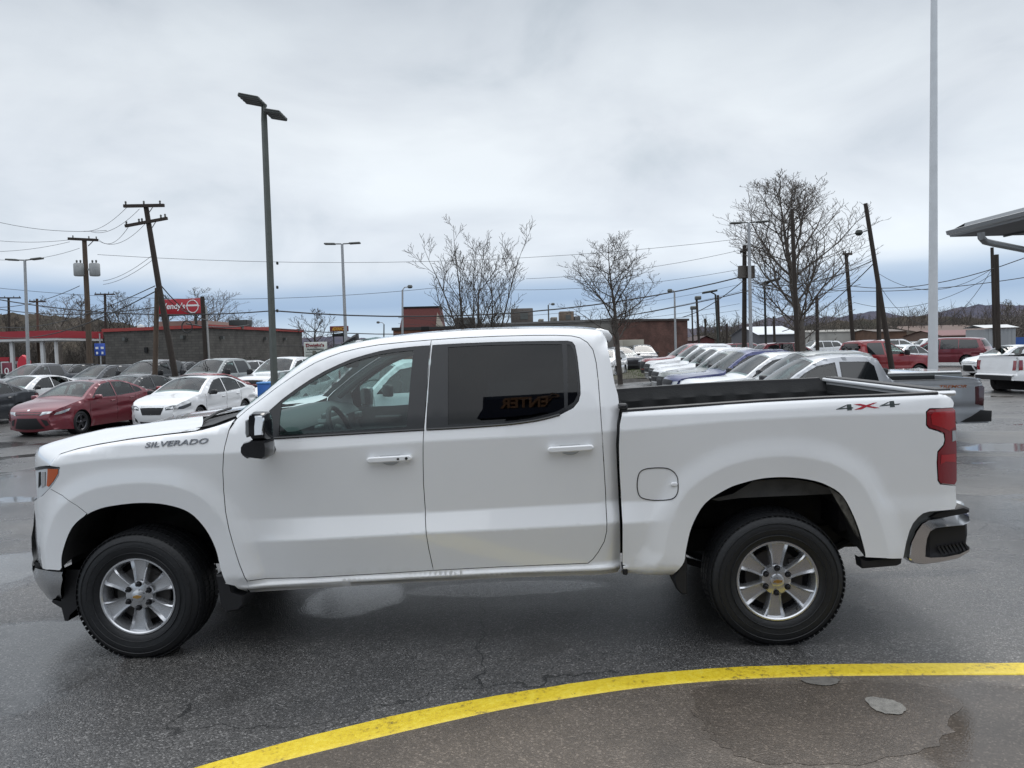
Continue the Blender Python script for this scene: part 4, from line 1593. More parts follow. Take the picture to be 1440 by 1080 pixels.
# door cards, pillars, headliner, belt
for s in (0, 1):
    fy = (lambda y: FULLW - y) if s else (lambda y: y)
    m = MB()
    m.add([(.62, fy(.11), 1.315), (1.80, fy(.11), 1.325), (1.80, fy(.13), .62), (.62, fy(.13), .62)], [(0, 1, 2, 3)])
    m.add([(1.82, fy(.11), 1.325), (2.75, fy(.11), 1.335), (2.75, fy(.13), .62), (1.82, fy(.13), .62)], [(0, 1, 2, 3)])
    m.rbox((1.25, fy(.16), 1.12), (.75, .08, .07), .03)
    m.rbox((1.15, fy(.15), 1.23), (.22, .05, .03), .01)
    m.build('door_card', DASH, truck)
    m = MB()
    ap = [seam[k] for k in (1, 3, 5, 7, 9, 11)]
    m.tube([(x + .05, fy(float(D_body(x, z)) + .06), z - .035) for x, z in ap], .03, 8)
    m.tube([(1.90, fy(.15), 1.32), (1.90, fy(.22), 1.58), (1.88, fy(.32), 1.84)], .05, 8)
    m.build('pillar_trim', HEADL, truck)
    m = MB()
    m.tube([(1.83, fy(.20), 1.62), (1.78, fy(.24), 1.25), (1.72, fy(.30), .85)], .014, 4)
    m.build('seat_belt', DARKIN, truck)
m = MB()
m.grid([[(x, .34 + k * .1725, z) for k in range(9)] for x, z in [(1.20, 1.80), (1.36, 1.842), (1.8, 1.86), (2.6, 1.86), (2.82, 1.80)]])
m.build('headliner', HEADL, truck)
m = MB()
m.rbox((1.10, 1.03, 1.70), (.04, .26, .07), .02)
m.tube([(1.07, 1.03, 1.72), (1.05, 1.03, 1.80)], .01, 6)
m.build('rear_view_mirror', BLACK, truck)
m = MB()
m.box((2.0, FULLW / 2, .61), (1.7, FULLW - .35, .03))
m.build('cabin_floor', DARKIN, truck)

# ------------------------------------------------------------------ ground, painted line, forecourt
def asphalt_material(name, base, brown, puddles, slab=False):
    m = bpy.data.materials.new(name)
    m.use_nodes = True
    nt = m.node_tree
    nd, lk = nt.nodes, nt.links
    b = nd['Principled BSDF']
    tc = N(nd, 'ShaderNodeTexCoord')
    P = tc.outputs['Object']

    def noise(scale, detail=4.0, rough=.55, dist=0.0, stretch=None, loc=None):
        n = N(nd, 'ShaderNodeTexNoise', i_Scale=float(scale), i_Detail=float(detail), i_Roughness=rough, i_Distortion=dist)
        src = P
        if stretch or loc:
            mp = N(nd, 'ShaderNodeMapping')
            if stretch:
                mp.inputs['Scale'].default_value = stretch
            if loc:
                mp.inputs['Location'].default_value = loc
            lk.new(P, mp.inputs[0]); src = mp.outputs[0]
        lk.new(src, n.inputs['Vector'])
        return n.outputs['Fac']

    def math_(op, a, b_, c=None, clamp=False):
        n = N(nd, 'ShaderNodeMath', operation=op)
        n.use_clamp = clamp
        for i, v in enumerate((a, b_, c)):
            if v is None:
                continue
            if isinstance(v, (int, float)):
                n.inputs[i].default_value = v
            else:
                lk.new(v, n.inputs[i])
        return n.outputs[0]

    def mixc(f, a, b_):
        n = N(nd, 'ShaderNodeMix', data_type='RGBA')
        for k, v in ((0, f), (6, a), (7, b_)):
            if isinstance(v, (int, float)):
                n.inputs[k].default_value = v
            elif isinstance(v, tuple):
                n.inputs[k].default_value = (*v, 1)
            else:
                lk.new(v, n.inputs[k])
        return n.outputs[2]

    # stones in the binder
    vo = N(nd, 'ShaderNodeTexVoronoi', i_Scale=130.0 if not slab else 120.0, i_Randomness=1.0)
    lk.new(P, vo.inputs['Vector'])
    sepc = N(nd, 'ShaderNodeSeparateColor')
    lk.new(vo.outputs['Color'], sepc.inputs[0])
    stone = ramp(nd, [(0.0, tuple(c * .40 for c in base)), (.45, tuple(c * .80 for c in base)), (.72, base), (.90, tuple(min(1, c * 1.6) for c in base)), (1.0, tuple(min(1, c * 3.0) for c in base))])
    if slab:
        for e_ in stone.color_ramp.elements:
            e_.color = tuple(b_ * .55 + c_ * .45 for b_, c_ in zip(base, e_.color[:3])) + (1,)
    lk.new(sepc.outputs[0], stone.inputs[0])
    big = noise(.55, 6, .6)
    mid = noise(3.2, 6, .65)
    tone = ramp(nd, [(.32, (.70, .70, .71)), (.5, (1, 1, 1)), (.66, (1.18, 1.16, 1.12))])
    lk.new(big, tone.inputs[0])
    c1 = N(nd, 'ShaderNodeMix', data_type='RGBA', blend_type='MULTIPLY'); c1.inputs[0].default_value = 1
    lk.new(stone.outputs[0], c1.inputs[6]); lk.new(tone.outputs[0], c1.inputs[7])
    tone2 = ramp(nd, [(.3, (.82, .82, .82)), (.6, (1.06, 1.05, 1.04))])
    lk.new(mid, tone2.inputs[0])
    c2 = N(nd, 'ShaderNodeMix', data_type='RGBA', blend_type='MULTIPLY'); c2.inputs[0].default_value = 1
    lk.new(c1.outputs[2], c2.inputs[6]); lk.new(tone2.outputs[0], c2.inputs[7])
    col = c2.outputs[2]
    # cracks (irregular cell borders, only in places)
    dist = N(nd, 'ShaderNodeTexNoise', i_Scale=2.5, i_Detail=5.0)
    lk.new(P, dist.inputs['Vector'])
    add = N(nd, 'ShaderNodeVectorMath', operation='MULTIPLY_ADD')
    add.inputs[1].default_value = (.5, .5, .5)
    lk.new(dist.outputs['Color'], add.inputs[0]); lk.new(P, add.inputs[2])
    cr = N(nd, 'ShaderNodeTexVoronoi', feature='DISTANCE_TO_EDGE', i_Scale=.42)
    lk.new(add.outputs[0], cr.inputs['Vector'])
    cw_ = math_('LESS_THAN', cr.outputs['Distance'], .0026)
    cm = math_('GREATER_THAN', noise(.35, 2, .5, 0, None, (9, 4, 0)), .44 if not slab else 2.0)
    crack = math_('MULTIPLY', cw_, cm)
    col = mixc(math_('MULTIPLY', crack, .75), col, (.012, .012, .012))
    st_ = N(nd, 'ShaderNodeMapRange'); st_.inputs[1].default_value = .62; st_.inputs[2].default_value = .72
    lk.new(noise(1.15, 3, .5, .6, None, (2, 8, 0)), st_.inputs[0])
    col = mixc(math_('MULTIPLY', st_.outputs[0], .5), col, (.030, .028, .026))
    # wetness: broad damp zones, plus standing water where the lot is low
    damp = noise(.22, 5, .55, .5, (1, 1.8, 1), (3, 1, 0))
    dampm = N(nd, 'ShaderNodeMapRange'); dampm.inputs[1].default_value = .38; dampm.inputs[2].default_value = .62
    lk.new(damp, dampm.inputs[0])
    sep = N(nd, 'ShaderNodeSeparateXYZ'); lk.new(P, sep.inputs[0])
    wob = noise(1.6, 5, .6)
    pud = None
    for (px, py, rx, ry, k) in puddles:
        ax = math_('DIVIDE', math_('SUBTRACT', sep.outputs[0], px), rx)
        ay = math_('DIVIDE', math_('SUBTRACT', sep.outputs[1], py), ry)
        d = math_('SQRT', math_('ADD', math_('MULTIPLY', ax, ax), math_('MULTIPLY', ay, ay)), 0)
        d = math_('ADD', d, math_('MULTIPLY_ADD', wob, .55, -.275))
        s = N(nd, 'ShaderNodeMapRange', interpolation_type='SMOOTHSTEP')
        s.inputs[1].default_value = 1.10; s.inputs[2].default_value = .80
        lk.new(d, s.inputs[0])
        v = math_('MULTIPLY', s.outputs[0], k)
        pud = v if pud is None else math_('MAXIMUM', pud, v)
    # small random puddles in the lot
    rp = noise(.33, 4, .5, .8, (1, 2.2, 1), (-7, 2, 0))
    rpm = N(nd, 'ShaderNodeMapRange'); rpm.inputs[1].default_value = .615; rpm.inputs[2].default_value = .635
    lk.new(rp, rpm.inputs[0])
    if not slab:
        far = N(nd, 'ShaderNodeMapRange'); far.inputs[1].default_value = 7.5; far.inputs[2].default_value = 9.5
        lk.new(sep.outputs[1], far.inputs[0])
        rv = math_('MULTIPLY', rpm.outputs[0], far.outputs[0])
        pud = rv if pud is None else math_('MAXIMUM', pud, rv)
    if pud is None:
        pud = math_('MULTIPLY', rpm.outputs[0], 0.0)
    wet = math_('MAXIMUM', math_('MULTIPLY', dampm.outputs[0], .9), pud)
    col = mixc(math_('MULTIPLY', wet, .45), col, brown)
    lk.new(col, b.inputs['Base Color'])
    # roughness
    rg = math_('MULTIPLY_ADD', wet, -.22, .42 if not slab else .38)
    rg = math_('ADD', rg, math_('MULTIPLY_ADD', mid, .10, -.05))
    rgh = N(nd, 'ShaderNodeMix', data_type='FLOAT'); lk.new(pud, rgh.inputs[0]); lk.new(rg, rgh.inputs[2]); rgh.inputs[3].default_value = .02
    lk.new(rgh.outputs[0], b.inputs['Roughness'])
    b.inputs['Specular IOR Level'].default_value = .5
    # relief of the stones, drowned where water stands
    bp = N(nd, 'ShaderNodeBump', i_Distance=.004)
    st = math_('MULTIPLY_ADD', pud, -.97, 1.0)
    lk.new(math_('MULTIPLY', st, .60 if not slab else .30), bp.inputs['Strength'])
    h = math_('ADD', math_('MULTIPLY', vo.outputs['Distance'], -1.0), math_('MULTIPLY', noise(60, 3), .7))
    lk.new(h, bp.inputs['Height'])
    lk.new(bp.outputs[0], b.inputs['Normal'])
    return m


def P2(u, v):
    p = gnd(u, v)
    return p.x, p.y


def pudd(u0, v0, u1, v1, k=1.0):
    """puddle spanning the given picture box, as an ellipse on the ground"""
    a, b, c, d = gnd(u0, (v0 + v1) / 2), gnd(u1, (v0 + v1) / 2), gnd((u0 + u1) / 2, v0), gnd((u0 + u1) / 2, v1)
    return ((a.x + b.x) / 2, (c.y + d.y) / 2, abs(b.x - a.x) / 2, abs(c.y - d.y) / 2, k)


PUD = [pudd(-160, 640, 100, 752, .8), pudd(-120, 775, 50, 842, .85), pudd(-60, 905, 150, 1010, .7), pudd(1380, 690, 1560, 770, .5), pudd(-80, 622, 20, 636, .9), pudd(560, 815, 860, 838, .35), pudd(-120, 872, 215, 945, .8), pudd(425, 816, 570, 868, .62), pudd(1330, 626, 1520, 636, 1), pudd(-60, 765, 60, 860, .6),
       pudd(1360, 640, 1560, 668, .55), pudd(-80, 665, 50, 705, .6), pudd(1180, 800, 1400, 812, .35), pudd(-100, 905, 110, 985, .55)]
ASPH = asphalt_material('wet_asphalt', (.100, .098, .096), (.040, .040, .041), PUD)
m = MB()
xs = [math.copysign(abs(i / 60 - 1) ** 2.6 * 1400, i - 60) for i in range(121)]
ys = [-60, -30, -12] + [-5 + (j / 100) ** 2.4 * 2600 for j in range(101)]
m.grid([[(x, y, gz(x, y)) for x in xs] for y in ys])
struct(m.build('ground', ASPH, None, angle=180))

# yellow line curving round the forecourt, and the smoother slab inside it
up = [(180, 1113), (282, 1080), (360, 1058), (430, 1039), (500, 1021.5), (575, 1004), (650, 989.5), (720, 976.8), (790, 965.5), (845, 957.3), (905, 950.2), (970, 944.6), (1025, 941), (1080, 938.5), (1170, 936.2), (1300, 935), (1440, 934.5), (1600, 934.4), (1900, 934)]
dn = [(250, 1120), (367, 1080), (430, 1063), (495, 1047), (560, 1031.5), (640, 1013), (720, 996), (790, 984), (845, 975.5), (905, 967.3), (970, 961), (1025, 957), (1080, 954), (1170, 951.6), (1300, 950.3), (1440, 950), (1600, 949.8), (1900, 949.4)]
U = spline([P2(*p) for p in up], 4)
Dn = spline([P2(*p) for p in dn], 4)
n = 80


def relen(line, n):
    L = [0]
    for a, b in zip(line[:-1], line[1:]):
        L.append(L[-1] + math.hypot(b[0] - a[0], b[1] - a[1]))
    T = np.linspace(0, L[-1], n)
    return list(zip(np.interp(T, L, [p[0] for p in line]), np.interp(T, L, [p[1] for p in line])))


UU, DD = relen(U, n), relen(Dn, n)
YEL = bpy.data.materials.new('worn_yellow_paint')
YEL.use_nodes = True
_n, _l = YEL.node_tree.nodes, YEL.node_tree.links
_b = _n['Principled BSDF']
_tc = N(_n, 'ShaderNodeTexCoord')
_a = N(_n, 'ShaderNodeTexNoise', i_Scale=38.0, i_Detail=6.0, i_Roughness=.7)
_c = N(_n, 'ShaderNodeTexNoise', i_Scale=3.0, i_Detail=6.0, i_Roughness=.7)
_l.new(_tc.outputs['Object'], _a.inputs[0]); _l.new(_tc.outputs['Object'], _c.inputs[0])
_m = N(_n, 'ShaderNodeMath', operation='MULTIPLY_ADD', n1=.55); _l.new(_c.outputs[0], _m.inputs[0])
_m2 = N(_n, 'ShaderNodeMath', operation='MULTIPLY', n1=.62); _l.new(_a.outputs[0], _m2.inputs[0]); _l.new(_m2.outputs[0], _m.inputs[2])
_r = ramp(_n, [(.41, (.08, .07, .04)), (.465, (.34, .25, .03)), (.52, (.66, .48, .025)), (.60, (.74, .56, .03)), (.70, (.80, .64, .07))])
_l.new(_m.outputs[0], _r.inputs[0]); _l.new(_r.outputs[0], _b.inputs['Base Color'])
_cv = N(_n, 'ShaderNodeTexVoronoi', feature='DISTANCE_TO_EDGE', i_Scale=5.0)
_cd = N(_n, 'ShaderNodeVectorMath', operation='MULTIPLY_ADD'); _cd.inputs[1].default_value = (.25, .25, .25)
_l.new(_c.outputs['Color'], _cd.inputs[0]); _l.new(_tc.outputs['Object'], _cd.inputs[2]); _l.new(_cd.outputs[0], _cv.inputs['Vector'])
_ck = N(_n, 'ShaderNodeMath', operation='LESS_THAN', n1=.012); _l.new(_cv.outputs['Distance'], _ck.inputs[0])
_cn = N(_n, 'ShaderNodeMath', operation='GREATER_THAN', n1=.62); _l.new(_c.outputs[0], _cn.inputs[0])
_cm = N(_n, 'ShaderNodeMath', operation='MULTIPLY'); _l.new(_ck.outputs[0], _cm.inputs[0]); _l.new(_cn.outputs[0], _cm.inputs[1])
_mx = N(_n, 'ShaderNodeMix', data_type='RGBA'); _l.new(_cm.outputs[0], _mx.inputs[0]); _l.new(_r.outputs[0], _mx.inputs[6]); _mx.inputs[7].default_value = (.10, .085, .05, 1)
_l.new(_mx.outputs[2], _b.inputs['Base Color'])
_b.inputs['Roughness'].default_value = .42
_bp = N(_n, 'ShaderNodeBump', i_Strength=.5, i_Distance=.003); _l.new(_a.outputs[0], _bp.inputs['Height']); _l.new(_bp.outputs[0], _b.inputs['Normal'])
random.seed(5)
m = MB()
rows = []
for i in range(n):
    (ux, uy), (lx, ly) = UU[i], DD[i]
    j = random.uniform(-.0025, .0025)
    dx, dy = ux - lx, uy - ly
    l = math.hypot(dx, dy)
    ux, uy = ux + dx / l * j, uy + dy / l * j
    rows.append([(ux + dx / l * .004, uy + dy / l * .004, gz(ux, uy) + .001)] + [(ux + (lx - ux) * t, uy + (ly - uy) * t, gz(ux, uy) + .009 + .002 * (1 - abs(2 * t - 1))) for t in (0, .25, .5, .75, 1)] + [(lx - dx / l * .004, ly - dy / l * .004, gz(lx, ly) + .0045)])
m.grid(rows)
struct(m.build('yellow_line', YEL, None, angle=60))
SLAB = asphalt_material('forecourt_asphalt', (.132, .112, .094), (.064, .053, .043), [pudd(1290, 955, 1720, 1180, .8), pudd(970, 957, 1290, 1072, .0)], slab=True)
m = MB()
rows = []
for i in range(n):
    lx, ly = DD[i]
    rows.append([(lx + (lx * 1.0 - lx) * t, ly + (-9 - ly) * t, gz(lx, ly) + .0045) for t in (-.001, .1, .25, .5, 1)])
m.grid(rows)
struct(m.build('forecourt', SLAB, None, angle=180))
# pale worn patches and a darker damp patch with a clear rim
def patch(name, outline, mt, h):
    L = spline([P2(*p) for p in outline], 5, True)
    cx, cy = sum(p[0] for p in L) / len(L), sum(p[1] for p in L) / len(L)
    m = MB()
    rnd = random.Random(len(name))
    pts = []
    for x, y in L:
        k = 1 + rnd.uniform(-.05, .05)
        pts.append((cx + (x - cx) * k, cy + (y - cy) * k, gz(x, y) + h))
    m.add([(cx, cy, gz(cx, cy) + h)] + pts, [(0, i + 1, (i + 1) % len(pts) + 1) for i in range(len(pts))])
    return struct(m.build(name, mt, None, smooth=False))


DAMP = asphalt_material('damp_asphalt', (.100, .083, .068), (.052, .043, .035), [], slab=True)
patch('damp_patch', [(975, 972), (1020, 965), (1120, 962), (1230, 960), (1310, 968), (1345, 995), (1335, 1030), (1290, 1060), (1180, 1078), (1080, 1074), (1015, 1052), (985, 1020), (976, 990)], DAMP, .0062)
PALE = mat('pale_patch', (.22, .21, .19), .7, nscale=25, namt=.35, bump=.4, bscale=120)
patch('worn_patch', [(1217, 985), (1228, 983), (1250, 986), (1268, 993), (1274, 1001), (1264, 1007), (1245, 1006), (1226, 998)], PALE, .0105)
patch('worn_patch', [(1125, 957.5), (1150, 955), (1178, 957), (1176, 964), (1160, 966.5), (1136, 963)], mat('pale_patch_dull', (.15, .14, .125), .7, nscale=25, namt=.35), .0105)

# ------------------------------------------------------------------ other vehicles
SEATD = mat('seat_dark', (.022, .023, .025), .8)
def wheel_parts(parent, x, y, R, w, s, rimm, kind, off):
    """one wheel: tyre mesh with its rim as child; s=-1 faces -y"""
    m = MB()
    r = R * .66
    m.lathe([(r, 0), (r + .02, -.012), (R - .05, -.014), (R - .015, .006), (R, .03), (R, w - .03), (R - .015, w), (r, w)], n=36)
    o = m.build('wheel', RUBBER, parent)
    o.location = (x + off[0], y + off[1], R)
    if s > 0:
        o.rotation_euler = (0, 0, pi)
    m = MB()
    m.lathe([(r + .004, -.002), (r - .004, -.008), (r - .016, .004), (r - .02, .06)], n=36, mi=0)
    ns = 5 if kind != 'six' else 6
    for k in range(ns):
        a = pi / 2 + 2 * pi * k / ns
        R_ = Matrix.Rotation(-a, 3, 'Y')
        P = []
        spw = .34 if kind != 'thin' else .18
        for rad, f in ((.03, .9), (.08, .75), (r * .6, .8), (r - .01, 1.15)):
            hw = spw * .16 * f + (.01 if kind == 'thin' else .012)
            P.append([R_ @ Vector((rad, .004 + d, q * hw)) for q, d in ((-1.1, .03), (-1, .0), (0, .006), (1, 0), (1.1, .03))])
        m.grid(P, 0)
    m.lathe([(0, -.008), (.03, -.006), (.045, .01)], n=16)
    m.lathe([(0, .05), (r - .012, .05)], n=24, mi=1)
    m.build('rim', [rimm, DARKIN], o, angle=30)
    return o


def make_vehicle(name, spec, paint):
    L, W, H = spec['L'], spec['W'], spec['H']
    top = spec['top']
    line = [(p[0], p[1]) for p in top]
    xf, xr, R = spec['wheels']
    ra = spec.get('ra', R + .055)
    zb = spec.get('zb', .22)
    belt = spec['belt']
    bx, bz = [p[0] for p in belt], [p[1] for p in belt]
    k = spec.get('tumble', .38)
    nf, lf, nt, lt = spec.get('plan', (.20, .55, .10, .45))
    rr = spec.get('r', .06)
    off = (-L / 2, -W / 2)

    def D0(x, z):
        x = np.asarray(x, float); z = np.asarray(z, float)
        b = np.interp(x, bx, bz)
        y = .03 * np.clip((b * .55 - z) / .3, 0, 2) ** 1.3
        y = y + .05 * np.clip(z - b * .78, 0, None) + k * np.clip(z - b, 0, None) * (1 + .25 * np.clip(z - b, 0, None))
        y = y + .022 * np.exp(-((z - b * .66) / .06) ** 2)
        for cx in (xf, xr):
            d = np.hypot(x - cx, z - R)
            w = np.clip((ra + .16 - d) / .12, 0, 1)
            y = y * (1 - w) - .004 * w
        y = y + nf * np.clip((lf - x) / lf, 0, 1.3) ** 2.2 + nt * np.clip((x - (L - lt)) / lt, 0, 1.3) ** 2.0
        return y

    D = rounded(D0, line, rr)
    poly = list(line)
    bot = [(line[-1][0], zb + .04)] if line[-1][1] > zb + .05 else []
    poly += bot

    def arch(cx):
        a0 = math.asin(min(1, (zb - R) / ra))
        return [(cx + ra * cos(t), R + ra * sin(t)) for t in np.linspace(a0, pi - a0, 15)]
    poly += arch(xr) + arch(xf)
    if line[0][1] > zb + .05:
        poly += [(line[0][0], zb + .04)]
    root = thing(name, 'x', 'car')
    holes_ = [p for p, tm in spec['windows'] if not tm]
    A = sheet('body', paint, poly, D, root, holes=holes_, step=.09, edge_step=.06, th=.03)
    B = sheet('body', paint, poly, D, root, holes=holes_, step=.09, edge_step=.06, th=.03, flip=W)
    # wrap across the car
    cb = {'f': .13, 'h': .045, 'w': .09, 'r': .035, 'b': .08, 't': .03, 'e': .06, 'x': .0}
    cb.update(spec.get('bulge', {}))
    pts = []
    tags = [p[2] for p in top]
    for i in range(len(top) - 1):
        (x1, z1), (x2, z2) = line[i], line[i + 1]
        n = max(1, int(math.hypot(x2 - x1, z2 - z1) / .12))
        c1 = cb[tags[i]] if i == 0 else (cb[tags[i]] + cb[tags[i - 1]]) / 2
        c2 = (cb[tags[i]] + cb[tags[min(i + 1, len(top) - 1)]]) / 2
        for q in range(n):
            t = q / n
            pts.append((x1 + (x2 - x1) * t, z1 + (z2 - z1) * t, tags[i], c1 + (c2 - c1) * t))
    pts.append((*line[-1], tags[-1], cb[tags[-1]]))
    nrm = []
    for i in range(len(pts)):
        a, b = pts[max(i - 1, 0)], pts[min(i + 1, len(pts) - 1)]
        tx, tz = b[0] - a[0], b[1] - a[1]
        l = math.hypot(tx, tz) or 1
        nrm.append((-tz / l, tx / l))
    px = np.array([p[0] for p in pts]); pz = np.array([p[1] for p in pts])
    ins = D(px, pz)

    def Wp(i, s, o=0.0):
        """point on the wrap at fractional index i, side fraction s in [-1,1]"""
        i0 = int(min(max(math.floor(i), 0), len(pts) - 2)); t = i - i0
        x = pts[i0][0] * (1 - t) + pts[i0 + 1][0] * t
        z = pts[i0][1] * (1 - t) + pts[i0 + 1][1] * t
        c = pts[i0][3] * (1 - t) + pts[i0 + 1][3] * t
        nx = nrm[i0][0] * (1 - t) + nrm[i0 + 1][0] * t
        nz = nrm[i0][1] * (1 - t) + nrm[i0 + 1][1] * t
        y0 = ins[i0] * (1 - t) + ins[i0 + 1] * t
        cc = c * (1 - abs(s) ** 2.3) + o
        return Vector((x + nx * cc, W / 2 + s * (W / 2 - y0), z + nz * cc))

    idx0 = {}
    for i_, p in enumerate(pts):
        if p[2] in idx0:
            idx0[p[2]][1] = i_
        else:
            idx0[p[2]] = [i_, i_]
    S = [-1, -.96, -.90, -.74, -.5, -.25, 0, .25, .5, .74, .90, .96, 1]
    m = MB()
    i = 0
    while i < len(pts) - 1:
        if pts[i][2] == 'x':
            i += 1
            continue
        j = i
        while j < len(pts) - 1 and pts[j][2] != 'x':
            j += 1
        for q in range(i, j):
            cut = pts[q][2] in ('w', 'b') and (q > idx0[pts[q][2]][0]) and (q < idx0[pts[q][2]][1])
            if cut:
                m.grid([[Wp(qq, s) for s in (-1, -.96, -.90)] for qq in (q, q + 1)])
                m.grid([[Wp(qq, s) for s in (.90, .96, 1)] for qq in (q, q + 1)])
            else:
                m.grid([[Wp(qq, s) for s in S] for qq in (q, q + 1)])
        i = j
    m.weld()
    Wb = m.build('body', paint, root, angle=50)
    body = join_into(A, [B, Wb])

    idx = {}
    for i_, p in enumerate(pts):
        idx.setdefault(p[2], []).append(i_)

    def glass(name_, tg, s0=.90, a=.10, b=.12, m_=AGLASS):
        i0, i1 = idx[tg][0], idx[tg][-1] + 1
        lo, hi = i0 + (i1 - i0) * a, i1 - (i1 - i0) * b
        g_ = MB().grid([[Wp(lo + (hi - lo) * q / 6, s * s0, .006) for s in np.linspace(-1, 1, 13)] for q in range(7)])
        return g_.build(name_, m_, root, angle=180)

    def face_sheet(name_, m_, poly_sz, tg='f', o=.006, par=None, both_=False):
        """flat outline in (s, z) laid on the nose or tail"""
        ids = list(range(idx[tg][0], idx[tg][-1] + 2))
        ids = [q for q in ids if q < len(pts)]
        zs = np.array([pts[q][1] for q in ids])
        order = np.argsort(zs)
        zz, ii = zs[order], np.array(ids)[order]
        out = []
        for mir in ((1, -1) if both_ else (1,)):
            P = resample(poly_sz, .07, True)
            gs = np.arange(-1, 1.01, .08)
            X, Z = np.meshgrid(gs, np.arange(zs.min(), zs.max(), .07))
            X, Z = X.ravel(), Z.ravel()
            kp = inside(X, Z, P) & (dist_line(X, Z, P + [P[0]]) > .02)
            allp = P + list(zip(X[kp], Z[kp]))
            V, E_, F_, *_ = delaunay_2d_cdt([Vector(p) for p in allp], [(q, (q + 1) % len(P)) for q in range(len(P))], [], 0, 1e-6)
            fs = []
            for f in F_:
                cx, cz = sum(V[q].x for q in f) / 3, sum(V[q].y for q in f) / 3
                if inside(np.array([cx]), np.array([cz]), P)[0]:
                    fs.append(tuple(f) if mir > 0 else tuple(f)[::-1])
            vs = [Wp(float(np.interp(v.y, zz, ii)), mir * v.x, o) for v in V]
            q_ = MB().add(vs, fs).build(name_, m_, par or root, angle=60)
            out.append(q_)
        return out

    if 'w' in idx:
        glass('windshield', 'w', spec.get('ws', .90), .06, .10)
    if 'b' in idx:
        glass('rear_window', 'b', spec.get('bs', .84), .14, .16, AGLASS if spec.get('clear', True) else TGLASS)
    Dg = lambda x, z: D0(x, z)
    for (poly_, tm) in spec['windows']:
        tr = shrink(poly_, -.028)
        for fl in (False, W):
            t_ = sheet('window_trim', GLOSSB, tr, Dg, root, holes=[] if tm else [poly_], step=.15, edge_step=.08, off=-.004, th=.012, flip=fl)
            sheet('window_glass', TGLASS if tm else AGLASS, poly_, Dg, t_, step=.15, edge_step=.12, off=-.007 if tm else .002, th=0, flip=fl)
    for nm_, mt_, pg in spec.get('sidebits', []):
        for fl in (False, W):
            sheet(nm_, mt_, pg, D0, root, step=.06, edge_step=.05, off=-.005, th=.003, flip=fl)
    for nm_, mt_, pg, tg, bo in spec.get('facebits', []):
        face_sheet(nm_, mt_, pg, tg, both_=bo)
    # shut lines, handles, mirrors
    for xs_ in spec['seams']:
        for s_, fy in ((0, lambda y: y), (1, lambda y: W - y)):
            zz = np.linspace(zb + .10, spec['seamtop'](xs_), 10)
            m = MB()
            m.tube([(xs_ + .0 * z, fy(float(D0(xs_, z)) - .0005), z) for z in zz], .004, 4)
            m.build('shut_line', DARKIN, root)
    for hx in spec['handles']:
        for s_, fy in ((0, lambda y: y), (1, lambda y: W - y)):
            hz = float(np.interp(hx, bx, bz)) - .10
            m = MB().rbox((hx, fy(float(D0(hx, hz)) - .012), hz), (.19, .03, .03), .012)
            m.build('door_handle', spec.get('handlemat', paint), root)
    mx, mz = spec['mirror']
    for s_, fy in ((0, lambda y: y), (1, lambda y: W - y)):
        ms = spec.get('ms', (.15, .22, .14))
        m = MB()
        m.rbox((mx, fy(-ms[1] / 2 - .02), mz), (ms[0], ms[1], ms[2]), .04)
        m.tube([(mx + .03, fy(.05), mz - .06), (mx + .02, fy(-.05), mz - .05)], .025, 6)
        m.build('side_mirror', spec.get('mirrormat', paint), root, angle=60)
    # cabin: dashboard, seats, floor
    wx0 = idx0['w'][0]; wx1 = idx0['w'][1]
    xd, zd = pts[wx0][0], pts[wx0][1]
    bz0 = float(np.interp(2.4, bx, bz))
    m = MB()
    m.rbox((xd + .42, W / 2, zd - .09), (.70, W - .24, .16), .05)
    m.box(((xd + L * .80) / 2 + .2, W / 2, bz0 - .52), (L * .52, W - .22, .06))
    xe = pts[idx0['b'][0]][0] + .05 if 'b' in idx0 else L * .8
    m.box((xe + .1, W / 2, bz0 - .22), (.5, W - .24, .34))
    m.build('dashboard', SEATD, root)
    for sx, xs0 in ((xd + 1.02, 0), (min(xd + 1.95, xe - .25), 1)):
        for yy in ((.27, .73) if not xs0 else (.26, .50, .74)):
            m = MB()
            R_ = Matrix.Rotation(radians(16), 3, 'Y')
            m.rbox((sx, W * yy, bz0 - .30), (.50, W * .25, .18), .06)
            m.rbox((sx + .30, W * yy, bz0 - .05), (.15, W * .25, .62), .06, M=R_)
            m.rbox((sx + .40, W * yy, bz0 + .31), (.10, W * .13, .18), .04, M=R_)
            m.build('seat', SEATD, root, angle=60)
    # dark underside
    m = MB()
    m.box(((xf + xr) / 2, W / 2, zb + .12), (xr - xf - 2 * ra + .05, W - .22, .16))
    m.box(((xf + xr) / 2, W / 2, zb + .22), (L - .7, W - .62, .34))
    for cx in (xf, xr):
        m.lathe([(ra - .005, .03), (ra - .01, .24)], (cx, 0, R), 24)
        m.lathe([(ra - .005, .03), (ra - .01, .24)], (cx, W - .27, R), 24)
        m.box((cx, W / 2, R + .08), (2 * ra - .1, W - .5, 2 * ra - .2))
    m.build('underbody', DARKIN, root)
    wm = spec.get('rim', ALLOY)
    for cx in (xf, xr):
        wheel_parts(root, cx, .035, R, .21, -1, wm, spec.get('wk', 'five'), (0, 0))
        wheel_parts(root, cx, W - .035, R, .21, 1, wm, spec.get('wk', 'five'), (0, 0))
